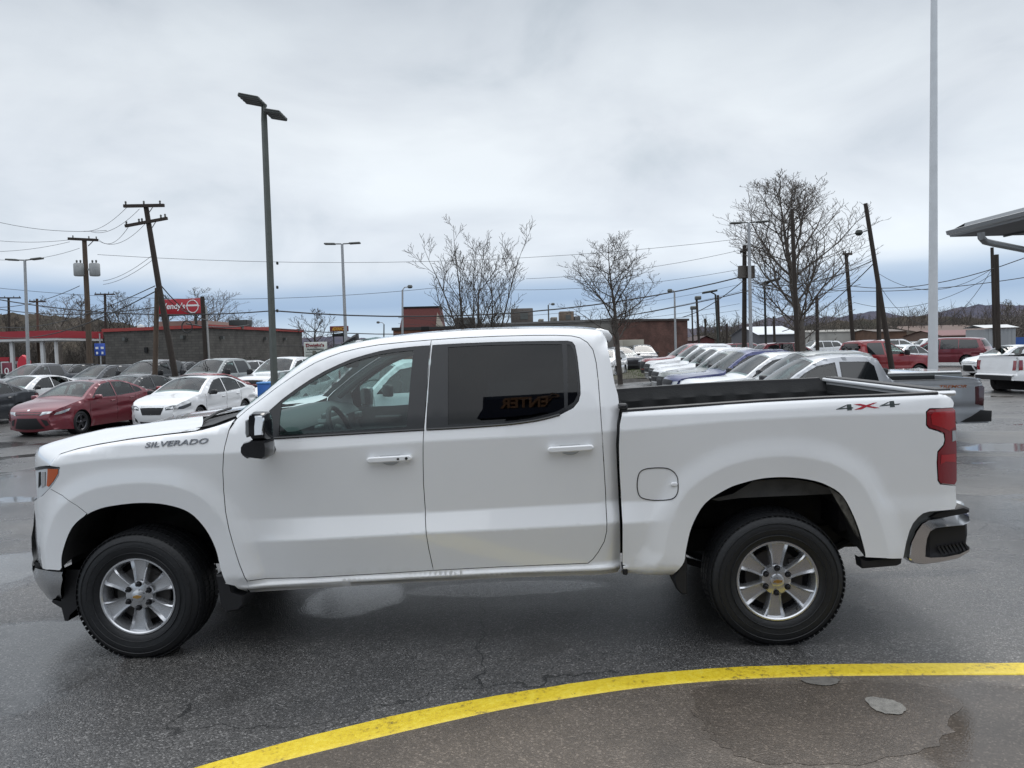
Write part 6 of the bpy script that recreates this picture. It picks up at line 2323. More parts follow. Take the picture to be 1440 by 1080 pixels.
# street lamps
for (ub, vb, ut, vt, hu, hv, Y, lb) in ((566, 520, 566, 408, 573, 403.5, 62, 'street lamp with one curved arm in front of the red brown roof'),
                                        (951, 530, 948.5, 412, 945.5, 409, 62, 'pale street lamp beside the brick building'),
                                        (539.5, 500, 540, 456, 534, 453.5, 95, 'small distant lamp post left of the red brown roof'),
                                        (773, 500, 771, 429, 775, 428, 85, 'dark lamp post standing on the skyline of the long low roof')):
    root, P, o = pole('street_lamp', lb, 'street lamp', [(ub, vb), (ut, vt)], Y, .11, .07, STEEL if Y < 70 else HEADG, 8, 'single headed street lamps')
    a, b = at(ut, vt, Y) - o, at(hu, hv, Y) - o
    MB().tube([a, a + (b - a) * .4 + Vector((0, 0, .12)), b], .045, 6).build('lamp_arm', STEEL, root)
    sx = 1 if b.x > a.x else -1
    MB().lathe([(0, .16), (.16, .14), (.22, .0), (.16, -.10), (0, -.13)], b + Vector((sx * .2, 0, 0)), 14, M=Matrix.Rotation(pi / 2, 3, 'X')).build('lamp_head', HEADG, root)
# flood lamp cluster right of the brick building
for (ub, vb, ut, vt, Y, r, lb, kind) in ((975, 500, 973, 433, 75, .09, 'short pole with boxy flood lamp right of the brick building', 'box'),
                                         (984, 500, 979.5, 419, 72, .13, 'brown pole with grey flood lamp right of the brick building', 'box'),
                                         (1011, 500, 1006, 414, 60, .09, 'lamp pole with wide dark flat head behind the truck row', 'flat'),
                                         (1078, 520, 1075, 402, 48, .08, 'black pole with long tilted flat head left of the big bare tree', 'flat2')):
    root, P, o = pole('flood_lamp', lb, 'lamp post', [(ub, vb), (ut, vt)], Y, r, r * .8, WOODP if kind == 'box' else HEADB, 8)
    if kind == 'box':
        MB().rbox(at(ut + 2, vt, Y) - o, (.55, .5, .35), .08).build('lamp_head', HEADG, root)
    else:
        a, b = (at(988, 412, Y), at(1008, 408.5, Y)) if kind == 'flat' else (at(1074, 398, Y), at(1096, 392, Y))
        c = (a + b) / 2 - o; d = b - a
        R_ = Matrix.Rotation(-atan2(d.z, d.x), 3, 'Y')
        MB().rbox(c, (d.length, .5, .16), .05, M=R_).build('lamp_head', HEADB, root)
        MB().tube([at(ut, vt, Y) - o, c], .05, 6).build('lamp_arm', HEADB, root)

POLEGRP = 'wooden utility poles'


def crossarm(root, o, a, b, Y, th=.12, ins=(), Yb=None):
    A, B = at(*a, Y) - o, at(*b, Yb or Y) - o
    m = MB()
    d = B - A
    R_ = d.to_track_quat('X', 'Z').to_matrix()
    m.box((A + B) / 2 - Vector((0, .12, 0)), (d.length, th, th), M=R_)
    c = m.build('crossarm', WOODP, root)
    for t in ins:
        p = A + d * t + Vector((0, -.12, th / 2))
        MB().lathe([(0, .15), (.03, .145), (.05, .10), (.03, .07), (.045, .04), (.02, 0)], p, 8, M=Matrix.Rotation(pi / 2, 3, 'X')).build('insulator', HEADG, c)
    return c


# leaning double-arm pole
Y = 34
root, P, o = pole('utility_pole', 'dark leaning utility pole with two crossarms left of the tall lamp post', 'utility pole', [(245, 520), (223, 400), (205, 289)], Y, .14, .105, WOODP, 10, POLEGRP)
crossarm(root, o, (176, 290.5), (232.5, 289.5), Y, .13, (.05, .5, .9))
crossarm(root, o, (178, 318.5), (237, 307.5), Y, .12, (.03, .33, .4, .85, .95))
for a, b in (((209, 300), (215, 291)), ((211, 325), (219, 312))):
    MB().tube([at(*a, Y) - o, at(*b, Y) - o], .02, 5).build('arm_brace', STEEL, root)
pole('utility_pole', 'short weathered brown pole stub strapped beside the leaning double-arm pole', 'utility pole', [(218, 520), (221, 405)], 34.3, .12, .10, WOODB, 10, POLEGRP)
# transformer pole
Y = 50
root, P, o = pole('utility_pole', 'utility pole with a pair of grey transformers, left of the leaning pole', 'utility pole', [(127, 530), (123, 430), (118.5, 336)], Y, .19, .14, WOODB, 10, POLEGRP)
crossarm(root, o, (97.5, 336), (139, 338), Y, .16, (.16, .70, .95))
MB().tube([at(124, 346, Y) - o, at(131, 339, Y) - o], .03, 5).build('arm_brace', STEEL, root)
for u_ in (113.5, 135.5):
    c = at(u_, 379.5, Y) - o + Vector((0, -.2, 0))
    t_ = MB().lathe([(0, .42), (.28, .40), (.32, .34), (.32, -.36), (.27, -.42), (0, -.42)], c, 16, M=Matrix.Rotation(pi / 2, 3, 'X')).build('transformer', mat('transformer_grey', (.33, .34, .34), .5, .1, nscale=5, namt=.15), root)
    for q in (-.12, .12):
        MB().lathe([(0, .2), (.05, .18), (.07, .1), (.04, .06), (.06, 0)], c + Vector((q, 0, .42)), 8, M=Matrix.Rotation(pi / 2, 3, 'X')).build('bushing', HEADG, t_)
MB().box(at(125, 379, Y) - o, (.9, .1, .12)).build('transformer_bracket', STEEL, root)
# small distant poles
for (ub, vb, ut, vt, xa, xb, va, Y, lb, mt_) in ((14, 520, 12, 418, -2, 30, 419, 85, 'distant T pole at the far left picture edge', WOODP), (55, 520, 52, 420, 42, 65, 424, 80, 'distant brown T pole beside the far left lot lamp', WOODB), (150, 520, 147.5, 413, 134, 162, 414, 80, 'distant dark T pole right of the transformer pole', WOODP),
                                                (1203, 520, 1189.5, 356, 1184, 1197, 357.5, 52, 'thin leaning pole with a small crossarm right of the big bare tree', WOODP)):
    root, P, o = pole('utility_pole', lb, 'utility pole', [(ub, vb), (ut, vt)], Y, .16, .12, mt_, 8, POLEGRP)
    crossarm(root, o, (xa, va), (xb, va), Y, .14, (.05, .3, .7, .95))
# poles without arms
for (ub, vb, ut, vt, Y, r0, r1, lb, mt_) in ((291, 530, 284.5, 417, 45, .15, .12, 'dark pole at the right end of the red sign, by the block building corner', WOODP),
                                             (1122.5, 520, 1113.5, 294, 34, .115, .08, 'tall dark pole standing in front of the big bare tree trunk', WOODP),
                                             (1256, 530, 1217, 286, 34, .125, .085, 'leaning dark pole with a small lamp, left of the white mast', WOODP),
                                             (1237, 520, 1234.5, 397, 44, .13, .11, 'upright dark pole just behind the leaning pole with the lamp', WOODP),
                                             (1400.5, 530, 1395, 348, 40, .095, .08, 'dark pole under the canopy, taller of a close pair', WOODP),
                                             (1404.5, 530, 1401, 358, 38, .13, .11, 'thick dark pole under the canopy, shorter of a close pair', WOODP),
                                             (1046.5, 520, 1047, 345, 46, .15, .12, 'dark pole with transformer hidden behind the twin headed lot lamp', WOODP),
                                             (1150, 520, 1148.5, 418, 60, .15, .12, 'dark pole on the right side of the big bare tree', WOODP),
                                             (1022, 500, 1022, 455, 90, .15, .13, 'short dark pole on the skyline behind the truck row', WOODP),
                                             (1090, 500, 1088, 445, 85, .15, .13, 'short dark pole in front of the pale gable roof', WOODP),
                                             (992, 500, 992, 448, 110, .18, .15, 'short striped pole above the maroon shed', WOODP),
                                             (1012, 500, 1009.5, 415, 70, .14, .11, 'thin dark pole just right of the flat headed lamp', WOODP)):
    root, P, o = pole('utility_pole', lb, 'utility pole', [(ub, vb), (ut, vt)], Y, r0, r1, mt_, 10, POLEGRP)
    if ut == 1217:
        a = at(1222.5, 322, Y) - o
        b = at(1211, 327, Y) - o
        MB().tube([a, b], .03, 6).build('lamp_arm', STEEL, root)
        MB().lathe([(0, .14), (.12, .12), (.17, .0), (.10, -.10), (0, -.12)], b + Vector((-.1, 0, -.02)), 12, M=Matrix.Rotation(pi / 2, 3, 'X')).build('lamp_head', HEADB, root)
    if ut == 1047:
        for du in (-4.5, 7.5):
            MB().lathe([(0, .40), (.24, .38), (.26, -.34), (0, -.38)], at(1048 + du, 383, Y) - o, 14, M=Matrix.Rotation(pi / 2, 3, 'X')).build('transformer', mat('transformer_dark', (.09, .08, .07), .6), root)
        crossarm(root, o, (1040, 355), (1052, 351), Y, .14, (.1, .9))
    if ut == 284.5:
        MB().tube([at(295, 520, Y) - o, at(289.5, 430, Y) - o], .06, 6).build('conduit', mat('pale_conduit', (.30, .30, .29), .6), root)

# white mast
root, P, o = pole('flag_mast', 'thick white tapering mast rising out of the picture at the right', 'mast', [(1311.5, 560), (1312, 500), (1312.6, 260), (1313.5, 0), (1315, -420)], 30, .205, .085, mat('white_pole_paint', (.58, .60, .62), .4, nscale=2, namt=.08), 24, part='shaft')
MB().lathe([(.24, 0), (.30, .02), (.30, .10), (.22, .14)], (P[0].x - o.x, P[0].y - o.y, 0), 24, M=Matrix.Rotation(pi / 2, 3, 'X')).build('mast_base', STEEL, root)

# --- overhead wires: each span is a thing
def wire(p0, p1, Y0, Y1, sag, r, label, group='overhead wires', n=14, sub=None):
    a, b = at(*p0, Y0), at(*p1, Y1)
    pts = []
    for i in range(n + 1):
        t = i / n
        p = a.lerp(b, t)
        p.z -= sag * 4 * t * (1 - t)
        pts.append(p)
    root_ = MB().tube(pts, r, 4).build('overhead_wire', WIRE, None)
    tag(root_, label, 'wire', group)
    return root_


wire((385, 437), (1048, 388), 40, 46, 1.1, .035, 'thick black cable crossing behind the truck from lamp post to transformer pole')
wire((-40, 414), (385, 437), 46, 40, .6, .03, 'black cable running left from the tall lamp post over the block building')
wire((150, 470), (620, 472), 70, 70, 1.0, .03, 'lower black cable in front of the left buildings')
wire((384, 462), (1060, 462 - 55), 60, 60, 1.6, .035, 'lower black cable rising to the right behind the bare trees')
wire((137, 358), (1040, 336), 55, 60, 1.1, .014, 'thin high wire crossing the whole pale sky')
wire((740, 392), (1040, 352), 60, 60, .4, .014, 'thin wire rising from the left bare tree to the twin headed lamp')
wire((-40, 401), (620, 404), 60, 60, 1.0, .016, 'thin wire across the blue gap at the left')
wire((620, 404), (1060, 375), 60, 60, .8, .014, 'thin wire across the blue gap at the middle')
wire((-60, 296), (150, 324), 50, 50, .5, .014, 'thin wire from the left edge down to the transformer pole, uppermost')
wire((-60, 330), (100, 337), 50, 50, .3, .012, 'thin wire from the left edge to the transformer pole, second')
wire((-60, 352), (98, 340), 50, 50, .3, .012, 'thin wire from the left edge to the transformer pole, third')
wire((-60, 356), (112, 349), 50, 50, .6, .012, 'slack thin wire from the left edge to the transformer pole')
wire((118, 325), (178, 292), 50, 34, .3, .012, 'thin wire from transformer pole to upper crossarm of the leaning pole')
wire((128, 326), (196, 294), 50, 34, .4, .012, 'second thin wire from transformer pole to upper crossarm')
wire((139, 337), (182, 317), 50, 34, .5, .012, 'thin wire from transformer pole to lower crossarm')
wire((139, 339), (205, 314), 50, 34, .5, .012, 'second thin wire from transformer pole to lower crossarm')
wire((145, 395), (213, 360), 50, 34, .2, .012, 'thin wire from transformers to middle of the leaning pole')
wire((145, 400), (214, 366), 50, 34, .2, .012, 'lower thin wire from transformers to middle of the leaning pole')
wire((-40, 430), (112, 402), 60, 50, .6, .022, 'dark wire rising from the left edge to the transformers')
wire((-40, 427), (220, 432), 60, 45, .6, .03, 'dark cable from the left edge behind the transformer pole')
wire((-40, 462), (218, 410), 70, 34, 1.4, .028, 'dark cable climbing from the left edge to the leaning pole')
wire((-40, 450), (218, 402), 70, 34, 1.2, .022, 'second dark cable climbing to the leaning pole')
wire((226, 401), (292, 450), 34, 45, .35, .03, 'dark cable falling from the leaning pole across the red sign')
wire((226, 410), (275, 440), 34, 45, .3, .022, 'thin cable falling from the leaning pole across the red sign')
wire((262, 455), (350, 457), 45, 60, .2, .04, 'thick splice cable by the round cable loop above the block building')
for k, (v0, v1) in enumerate(((446, 436), (455, 441), (447, 428), (470, 452))):
    wire((560, v0), (1040, v1 - 14 * k), 70, 70, 1.0, .014, ('first', 'second', 'third', 'fourth')[k] + ' of the faint wires low over the distant roofs')
wire((1052, 396), (1230, 365), 46, 34, .6, .022, 'dark wire from the dark transformer pole to the leaning pole at the right')
wire((960, 446), (1046, 394), 60, 46, .3, .03, 'dark cable climbing to the dark transformer pole')
wire((1100, 466), (1229, 370), 60, 34, .5, .03, 'dark cable with a black splice climbing to the leaning pole')
wire((1052, 401), (1210, 400), 46, 52, .4, .018, 'dark wire through the crown of the big bare tree')
wire((1190, 401), (1500, 338), 52, 34, .9, .022, 'wire passing behind the white mast up to the right edge')
wire((1130, 405), (1500, 380), 60, 40, .6, .022, 'wire passing behind the white mast, lower')
wire((1236, 385), (1395, 378), 44, 40, 1.0, .012, 'slack thin wire between leaning pole and the close pair of poles')
wire((1236, 400), (1395, 378), 44, 40, 2.6, .012, 'deeply sagging thin wire between leaning pole and close pair of poles')
wire((1200, 425), (1398, 384), 44, 40, .9, .012, 'thin wire rising to the close pair of poles')
# coil of spare cable hanging by the block building
c = at(263, 459.5, 45)
m = MB()
m.tube([c + Vector((.30 * cos(2 * pi * k / 28), 0, .34 * sin(2 * pi * k / 28))) for k in range(29)], .035, 6, cap=False)
tag(m.build('cable_loop', WIRE, None), 'round loop of spare black cable hanging below the red sign', 'cable')

# ------------------------------------------------------------------ buildings
def wallmat(name, col, mortar, bw, bh, nscale=1.2, amt=.25, rough=.85):
    if name in MATS:
        return MATS[name]
    m = bpy.data.materials.new(name)
    m.use_nodes = True
    nt = m.node_tree
    b = nt.nodes['Principled BSDF']
    tc = N(nt.nodes, 'ShaderNodeTexCoord')
    # bricks follow horizontal run (x+y) and height
    sp_ = N(nt.nodes, 'ShaderNodeSeparateXYZ'); nt.links.new(tc.outputs['Object'], sp_.inputs[0])
    ad = N(nt.nodes, 'ShaderNodeMath', operation='ADD'); nt.links.new(sp_.outputs[0], ad.inputs[0]); nt.links.new(sp_.outputs[1], ad.inputs[1])
    cb_ = N(nt.nodes, 'ShaderNodeCombineXYZ'); nt.links.new(ad.outputs[0], cb_.inputs[0]); nt.links.new(sp_.outputs[2], cb_.inputs[1])
    br = N(nt.nodes, 'ShaderNodeTexBrick')
    br.inputs['Scale'].default_value = 1.0
    br.inputs['Brick Width'].default_value = bw
    br.inputs['Row Height'].default_value = bh
    br.inputs['Mortar Size'].default_value = bh * .07
    br.inputs['Color1'].default_value = (*col, 1)
    br.inputs['Color2'].default_value = (*[c * .72 for c in col], 1)
    br.inputs['Mortar'].default_value = (*mortar, 1)
    nt.links.new(cb_.outputs[0], br.inputs['Vector'])
    n = N(nt.nodes, 'ShaderNodeTexNoise', i_Scale=float(nscale), i_Detail=6.0)
    nt.links.new(tc.outputs['Object'], n.inputs['Vector'])
    r_ = ramp(nt.nodes, [(.3, (1 - amt,) * 3), (.65, (1 + amt * .4,) * 3)])
    nt.links.new(n.outputs[0], r_.inputs[0])
    mx = N(nt.nodes, 'ShaderNodeMix', data_type='RGBA', blend_type='MULTIPLY'); mx.inputs[0].default_value = 1
    nt.links.new(br.outputs['Color'], mx.inputs[6]); nt.links.new(r_.outputs[0], mx.inputs[7])
    nt.links.new(mx.outputs[2], b.inputs['Base Color'])
    b.inputs['Roughness'].default_value = rough
    MATS[name] = m
    return m


BLOCK = wallmat('grey_block_wall', (.105, .098, .088), (.055, .052, .048), .4, .2)
BRICK = wallmat('red_brick_wall', (.135, .062, .048), (.10, .08, .07), .22, .075, amt=.4)
BROWNBRICK = wallmat('orange_brick_wall', (.22, .09, .05), (.16, .11, .09), .22, .075)
COPING = mat('red_coping', (.30, .035, .028), .5, nscale=2, namt=.2)
STUCCO = mat('grey_stucco', (.20, .19, .175), .85, nscale=1, namt=.15)
TANW = mat('tan_metal', (.20, .185, .16), .7, nscale=1, namt=.15)
WHITEW = mat('white_siding', (.55, .56, .56), .6, nscale=1, namt=.1)
ROOFG = mat('gravel_roof', (.12, .12, .12), .9)


def block_building(name, label, corners, zb_, zt_, wm_, cop=None, cat='building', coph=.25):
    """corners: list of (x, y) world, closed footprint"""
    cx = sum(p[0] for p in corners) / len(corners); cy = sum(p[1] for p in corners) / len(corners)
    root = thing(name, label, cat, (cx, cy, zb_))
    n = len(corners)
    m = MB()
    H_ = zt_ - zb_
    vs = [(x - cx, y - cy, -1.0) for x, y in corners] + [(x - cx, y - cy, H_) for x, y in corners]
    m.add(vs, [(i, (i + 1) % n, n + (i + 1) % n, n + i) for i in range(n)])
    m.build('wall', wm_, root, smooth=False)
    m = MB().add([(x - cx, y - cy, H_ - .1) for x, y in corners], [tuple(range(n))])
    m.build('roof', ROOFG, root, smooth=False)
    if cop:
        m = MB()
        for i in range(n):
            a = Vector((corners[i][0] - cx, corners[i][1] - cy, H_ + coph / 2 - .02)); b = Vector((corners[(i + 1) % n][0] - cx, corners[(i + 1) % n][1] - cy, H_ + coph / 2 - .02))
            d = b - a
            m.box((a + b) / 2, (d.length + .12, .34, coph), rz=atan2(d.y, d.x) + .0001 * i)
        m.build('coping', cop, root, smooth=False)
    return root


def xy(u, v, Y):
    p = at(u, v, Y)
    return (p.x, p.y)


# long block building with red coping (left)
A_, B_, C_ = xy(147, 480, 62), xy(293, 480, 58), xy(425, 480, 78)
zt = at(290, 457, 58).z
bb = block_building('block_building', 'long low grey block building with red roof edge behind the left lot', [A_, B_, C_, (C_[0] - 14, C_[1] + 22), (A_[0] - 6, A_[1] + 26)], -.45, zt - .2, BLOCK, COPING)
bo = Vector(bb.location)


def wall_thing(par, a, b, t, z, dims, mt, nm, out=.06, mb=None):
    """box of dims (along, out, up) at fraction t of wall a-b"""
    d = Vector((b[0] - a[0], b[1] - a[1], 0))
    p = Vector((a[0], a[1], 0)) + d * t
    nn_ = Vector((d.y, -d.x, 0)).normalized()
    m = MB().box(p + nn_ * out + Vector((0, 0, z)) - Vector(par.location), dims, rz=atan2(d.y, d.x))
    return m.build(nm, mt, par, smooth=False)


for t in (.22, .78):
    wall_thing(bb, A_, B_, t, 3.1, (.28, .25, .25), HEADG, 'wall_lamp', .15)
wall_thing(bb, A_, B_, .42, 2.2, (.3, .1, .4), DARKIN, 'meter_box', .08)
for t in (.10, .28, .52, .75, .93):
    wall_thing(bb, B_, C_, t, 3.0 + (.9 if t in (.28, .93) else 0), (.28, .25, .25), HEADG, 'wall_lamp', .15)
# roof plant on the block building
p = at(338, 452, 72)
MB().rbox((0, 0, .55), (1.7, 1.4, 1.3), .05).build('rooftop_unit', mat('rooftop_dark', (.02, .022, .022), .6), None, loc=(p.x, p.y, zt - .3))
tag(bpy.data.objects['rooftop_unit'], 'black box unit standing on the block building roof', 'roof unit')
p = at(372, 460, 80)
q = MB().rbox((0, 0, .5), (1.6, 1.4, .9), .05).build('rooftop_unit', mat('rooftop_red', (.2, .04, .03), .6), None, loc=(p.x, p.y, zt - .5)); tag(q, 'small red brown box unit on the block building roof', 'roof unit')
p = at(198, 459, 66)
q = MB().lathe([(0, .5), (.25, .4), (.35, .1), (.35, 0)], (0, 0, 0), 12, M=Matrix.Rotation(pi / 2, 3, 'X')).build('roof_vent', WHITEW, None, loc=(p.x, p.y, zt)); tag(q, 'small white dome vent at the left of the block building roof', 'roof vent')
# fast food restaurant behind with pinkish wall strip, and its sign
p1, p2 = xy(222, 455, 84), xy(290, 455, 84)
block_building('restaurant', 'low pinkish building seen over the block building roof below the red sign', [p1, p2, (p2[0], p2[1] + 10), (p1[0], p1[1] + 10)], -.4, at(250, 451.5, 84).z, mat('pink_wall', (.30, .20, .17), .8))

Ys = 82
a, b = at(222.5, 422, Ys), at(284.5, 442, Ys)
SIGNR = mat('sign_red', (.36, .018, .03), .4)
SIGNW = mat('sign_white', (.72, .74, .74), .5)
sg = thing('restaurant_sign', 'red restaurant sign with white script, on two posts above the block building', 'sign', ((a.x + b.x) / 2, Ys, gz(a.x, Ys)))
so = Vector(sg.location)
w_, h_ = b.x - a.x, at(250, 420.5, Ys).z - at(250, 442.5, Ys).z
zc = (at(250, 420.5, Ys).z + at(250, 442.5, Ys).z) / 2
rz_ = Matrix.Rotation(radians(-1.2), 3, 'Y')
MB().rbox(Vector((0, 0, zc - so.z)), (w_, .35, h_), .05, M=rz_).build('sign_panel', SIGNR, sg)
MB().box(Vector((0, 0, zc - so.z - h_ / 2 - .05)), (w_, .4, .12), M=rz_).build('sign_rail', DARKIN, sg)
tx = text_mb("Wendy's", h_ * .52, w_ * .60, .04, shear=.15, bold=.02)
tx.v = [(x - w_ * .47, y - .20, z + zc - so.z - h_ * .26) for x, y, z in tx.v]
tx.build('sign_lettering', SIGNW, sg, smooth=False)
m = MB()
cc = Vector((w_ * .30, -.19, zc - so.z))
m.tube([cc + Vector((h_ * .36 * cos(2 * pi * k / 24), 0, h_ * .40 * sin(2 * pi * k / 24))) for k in range(25)], .05, 5, cap=False)
m.build('sign_ring', SIGNW, sg)
MB().prism([(-.75, -.08), (.75, -.08), (.62, .10), (-.62, .10)], .04, cc + Vector((0, 0, .10))).build('sign_band', SIGNW, sg)
for dx in (-w_ * .3, w_ * .35):
    MB().tube([(dx, 0, -.5), (dx, 0, zc - so.z - h_ / 2)], .14, 8).build('sign_post', HEADB, sg)

# shop sign with dark red lettering
Ys = 46
a, b = at(427.5, 483, Ys), at(459.5, 481, Ys)
sg = thing('shop_sign', 'white shop sign with dark red name and grey lines beside the truck windscreen', 'sign', ((a.x + b.x) / 2, Ys, gz(a.x, Ys)))
so = Vector(sg.location)
w_ = b.x - a.x
zt_s = at(443, 481, Ys).z - so.z
zb_s = at(443, 514, Ys).z - so.z
MB().rbox((0, 0, (zt_s + zb_s) / 2), (w_, .2, zt_s - zb_s), .03).build('sign_panel', mat('sign_offwhite', (.50, .52, .48), .6, nscale=4, namt=.1), sg)
tx = text_mb("Dwight's", .26, w_ * .80, .03, bold=.02)
tx.v = [(x - w_ * .40, y - .12, z + zt_s - .34) for x, y, z in tx.v]
tx.build('sign_lettering', mat('letter_dark_red', (.22, .02, .03), .5), sg, smooth=False)
tx = text_mb("TRANSMISSION", .085, w_ * .74, .03)
tx.v = [(x - w_ * .37, y - .12, z + zt_s - .47) for x, y, z in tx.v]
tx.build('sign_lettering', mat('letter_green_grey', (.06, .09, .08), .5), sg, smooth=False)
for k in range(3):
    MB().box((0, -.11, zt_s - .60 - k * .17), (w_ * .84, .02, .022)).build('sign_rule', MATS['letter_green_grey'], sg)
MB().prism([(-.17, -.42), (.28, -.42), (.28, -.10), (.08, 0.0), (.04, .14), (-.15, .14), (-.17, 0)], .03, (0, -.115, zt_s - .66)).build('sign_picture', mat('sign_olive', (.13, .125, .10), .7), sg)
MB().tube([(-w_ * .35, .05, -.3), (-w_ * .35, .05, zb_s)], .08, 6).build('sign_post', WHITEW, sg)
MB().tube([(w_ * .35, .05, -.3), (w_ * .35, .05, zb_s)], .08, 6).build('sign_post', WHITEW, sg)

# small dark red sign with yellow lettering beyond
Ys = 90
a, b = at(464, 463, Ys), at(490, 463, Ys)
sg = thing('roadside_sign', 'small dark red roadside sign with yellow lettering above a black panel', 'sign', ((a.x + b.x) / 2, Ys, gz(a.x, Ys)))
so = Vector(sg.location)
w_ = b.x - a.x
zc = at(475, 462.5, Ys).z - so.z
MB().rbox((0, 0, zc), (w_, .3, .66), .06).build('sign_panel', mat('sign_dark_red', (.12, .015, .018), .5), sg)
tx = text_mb('ADVANCE', .40, w_ * .72, .03, shear=.3, bold=.03)
tx.v = [(x - w_ * .38, y - .17, z + zc - .20) for x, y, z in tx.v]
tx.build('sign_lettering', mat('letter_amber', (.62, .33, .03), .5), sg, smooth=False)
MB().rbox((-.1, 0, zc - .72), (w_ * .68, .25, .34), .04).build('message_panel', DARKIN, sg)
for dx in (-.7, .45):
    MB().tube([(dx, .1, -.5), (dx, .1, zc - .3)], .07, 6).build('sign_post', HEADB, sg)

# blue direction sign
Ys = 58
a = at(140.5, 491.5, Ys)
sg = thing('direction_sign', 'small blue sign with white marks at the left end of the block building', 'sign', (a.x, Ys, gz(a.x, Ys)))
so = Vector(sg.location)
zc = a.z - so.z
MB().rbox((0, 0, zc), (.80, .06, .92), .03).build('sign_panel', mat('sign_blue', (.02, .07, .36), .45), sg)
for dx, dz, w2, h2 in ((-.2, .12, .22, .16), (.2, .12, .22, .16), (-.2, -.26, .14, .18), (.2, -.26, .14, .18)):
    MB().box((dx, -.04, zc + dz), (w2, .02, h2)).build('sign_mark', SIGNW, sg)
MB().tube([(0, .06, -.3), (0, .06, zc + 1.2)], .05, 6).build('sign_post', STEEL, sg)

# fuel station canopy
Ys = 72
a, b = at(-60, 475, Ys), at(81.5, 474, Ys)
cn = thing('fuel_canopy', 'fuel station canopy with red fascia and white lower band at the far left', 'canopy', ((a.x + b.x) / 2, Ys + 4, -.4))
so = Vector(cn.location)
w_ = b.x - a.x
z1, z2, z3 = at(60, 465, Ys).z - so.z, at(60, 475.5, Ys).z - so.z, at(60, 479, Ys).z - so.z
MB().box((0, 0, (z1 + z2) / 2), (w_, 8, z1 - z2)).build('fascia', mat('canopy_red', (.30, .02, .03), .4), cn, smooth=False)
MB().box((0, 0, (z2 + z3) / 2 - .003), (w_ - .1, 7.9, z2 - z3)).build('lower_band', WHITEW, cn, smooth=False)
for u_ in (17, 60, 79):
    p = at(u_, 490, Ys + .6)
    w2 = .18 if u_ == 79 else .30
    MB().box((p.x - so.x, -3.4, z3 / 2 - .2), (w2, .3, z3 + .4)).build('canopy_column', WHITEW, cn, smooth=False)
for u_, Yp_ in ((8, 73), (22, 77)):
    p = g3(u_, Yp_)
    fp_ = thing('fuel_pump', 'white fuel pump with dark screen under the canopy, ' + ('nearer' if Yp_ == 73 else 'farther') + ' of two', 'fuel pump', p, 0, 'fuel pumps')
    MB().rbox((0, 0, .95), (.8, .5, 1.9), .06).build('pump_body', WHITEW, fp_)
    MB().box((0, -.26, 1.4), (.4, .04, .4)).build('pump_screen', DARKIN, fp_)
    MB().rbox((0, 0, 2.1), (.9, .55, .4), .05).build('pump_top', SIGNR, fp_)
p = g3(33, 66)
q = MB().prism([(-.5, .0), (.5, 0), (.52, 1.9), (.3, 2.3), (0, 2.45), (-.3, 2.2), (-.5, 1.7)], .5, (0, 0, 0), bev=.1).build('red_display', mat('display_red', (.5, .02, .04), .5), None, loc=p)
tag(q, 'bright red display stand beside the far left lot lamp', 'display')
q = None
p = g3(9, 60)
sg = thing('price_board', 'small maroon price board at the far left lower edge of the canopy', 'sign', p)
MB().rbox((0, 0, 1.2), (.75, .12, 1.3), .04).build('sign_panel', mat('maroon_sign', (.16, .02, .04), .5), sg)
tx = text_mb('0', .5, .35, .03); tx.v = [(x - .17, y - .08, z + .95) for x, y, z in tx.v]; tx.build('sign_lettering', SIGNW, sg, smooth=False)
MB().tube([(0, 0.05, -.2), (0, .05, .6)], .06, 6).build('sign_post', STEEL, sg)

# red-brown mansard roof and orange brick building (centre left)
Ys = 92
def slab_xy(u0, u1, Y0, Y1, deep):
    a, b = xy(u0, 470, Y0), xy(u1, 470, Y1)
    return [a, b, (b[0] + 1, b[1] + deep), (a[0] + 1, a[1] + deep)]
rt = block_building('orange_brick_building', 'low orange brick building with dark eave and tall red brown gable roof', slab_xy(553, 668, Ys, Ys, 14), -.4, at(600, 463.5, Ys).z, BROWNBRICK, mat('dark_eave', (.03, .028, .028), .7), coph=.35)
so = Vector(rt.location)
ZR0, ZR1 = at(590, 463, Ys + 3).z - so.z, at(590, 432.5, Ys + 3).z - so.z
xa0, xa1 = at(561, 450, Ys + 3).x - so.x, at(621, 450, Ys + 3).x - so.x
xt0, xt1 = at(566.5, 440, Ys + 3).x - so.x, at(617, 440, Ys + 3).x - so.x
m = MB()
yy0, yy1 = Ys + 3 - so.y, Ys + 9 - so.y
m.add([(xa0, yy0, ZR0), (xa1, yy0, ZR0), (xa1, yy1, ZR0), (xa0, yy1, ZR0), (xt0, yy0 + .8, ZR1), (xt1, yy0 + .8, ZR1), (xt1, yy1 - .8, ZR1), (xt0, yy1 - .8, ZR1)], [(0, 1, 5, 4), (1, 2, 6, 5), (2, 3, 7, 6), (3, 0, 4, 7), (4, 5, 6, 7)])
m.build('mansard_roof', mat('maroon_roof', (.115, .026, .022), .7, nscale=2, namt=.25, stretch=(8, 8, 1)), rt, smooth=False)
m = MB().box(((xt0 + xt1) / 2, (yy0 + yy1) / 2, ZR1 + .08), (xt1 - xt0 + .2, yy1 - yy0 - 1.4, .2))
m.build('roof_cap', DARKIN, rt, smooth=False)
m = MB().prism([(0, 0), (1.1, 0), (.25, 2.0)], .1, (xa1 - .75, yy0 - .1, ZR0))
m.build('gable_return', mat('cream_gable', (.42, .38, .32), .7), rt, smooth=False)
MB().rbox((at(598, 463, Ys).x - so.x, -6.8, ZR0 + .0), (1.0, .8, .5), .05).build('roof_unit', DARKIN, rt)

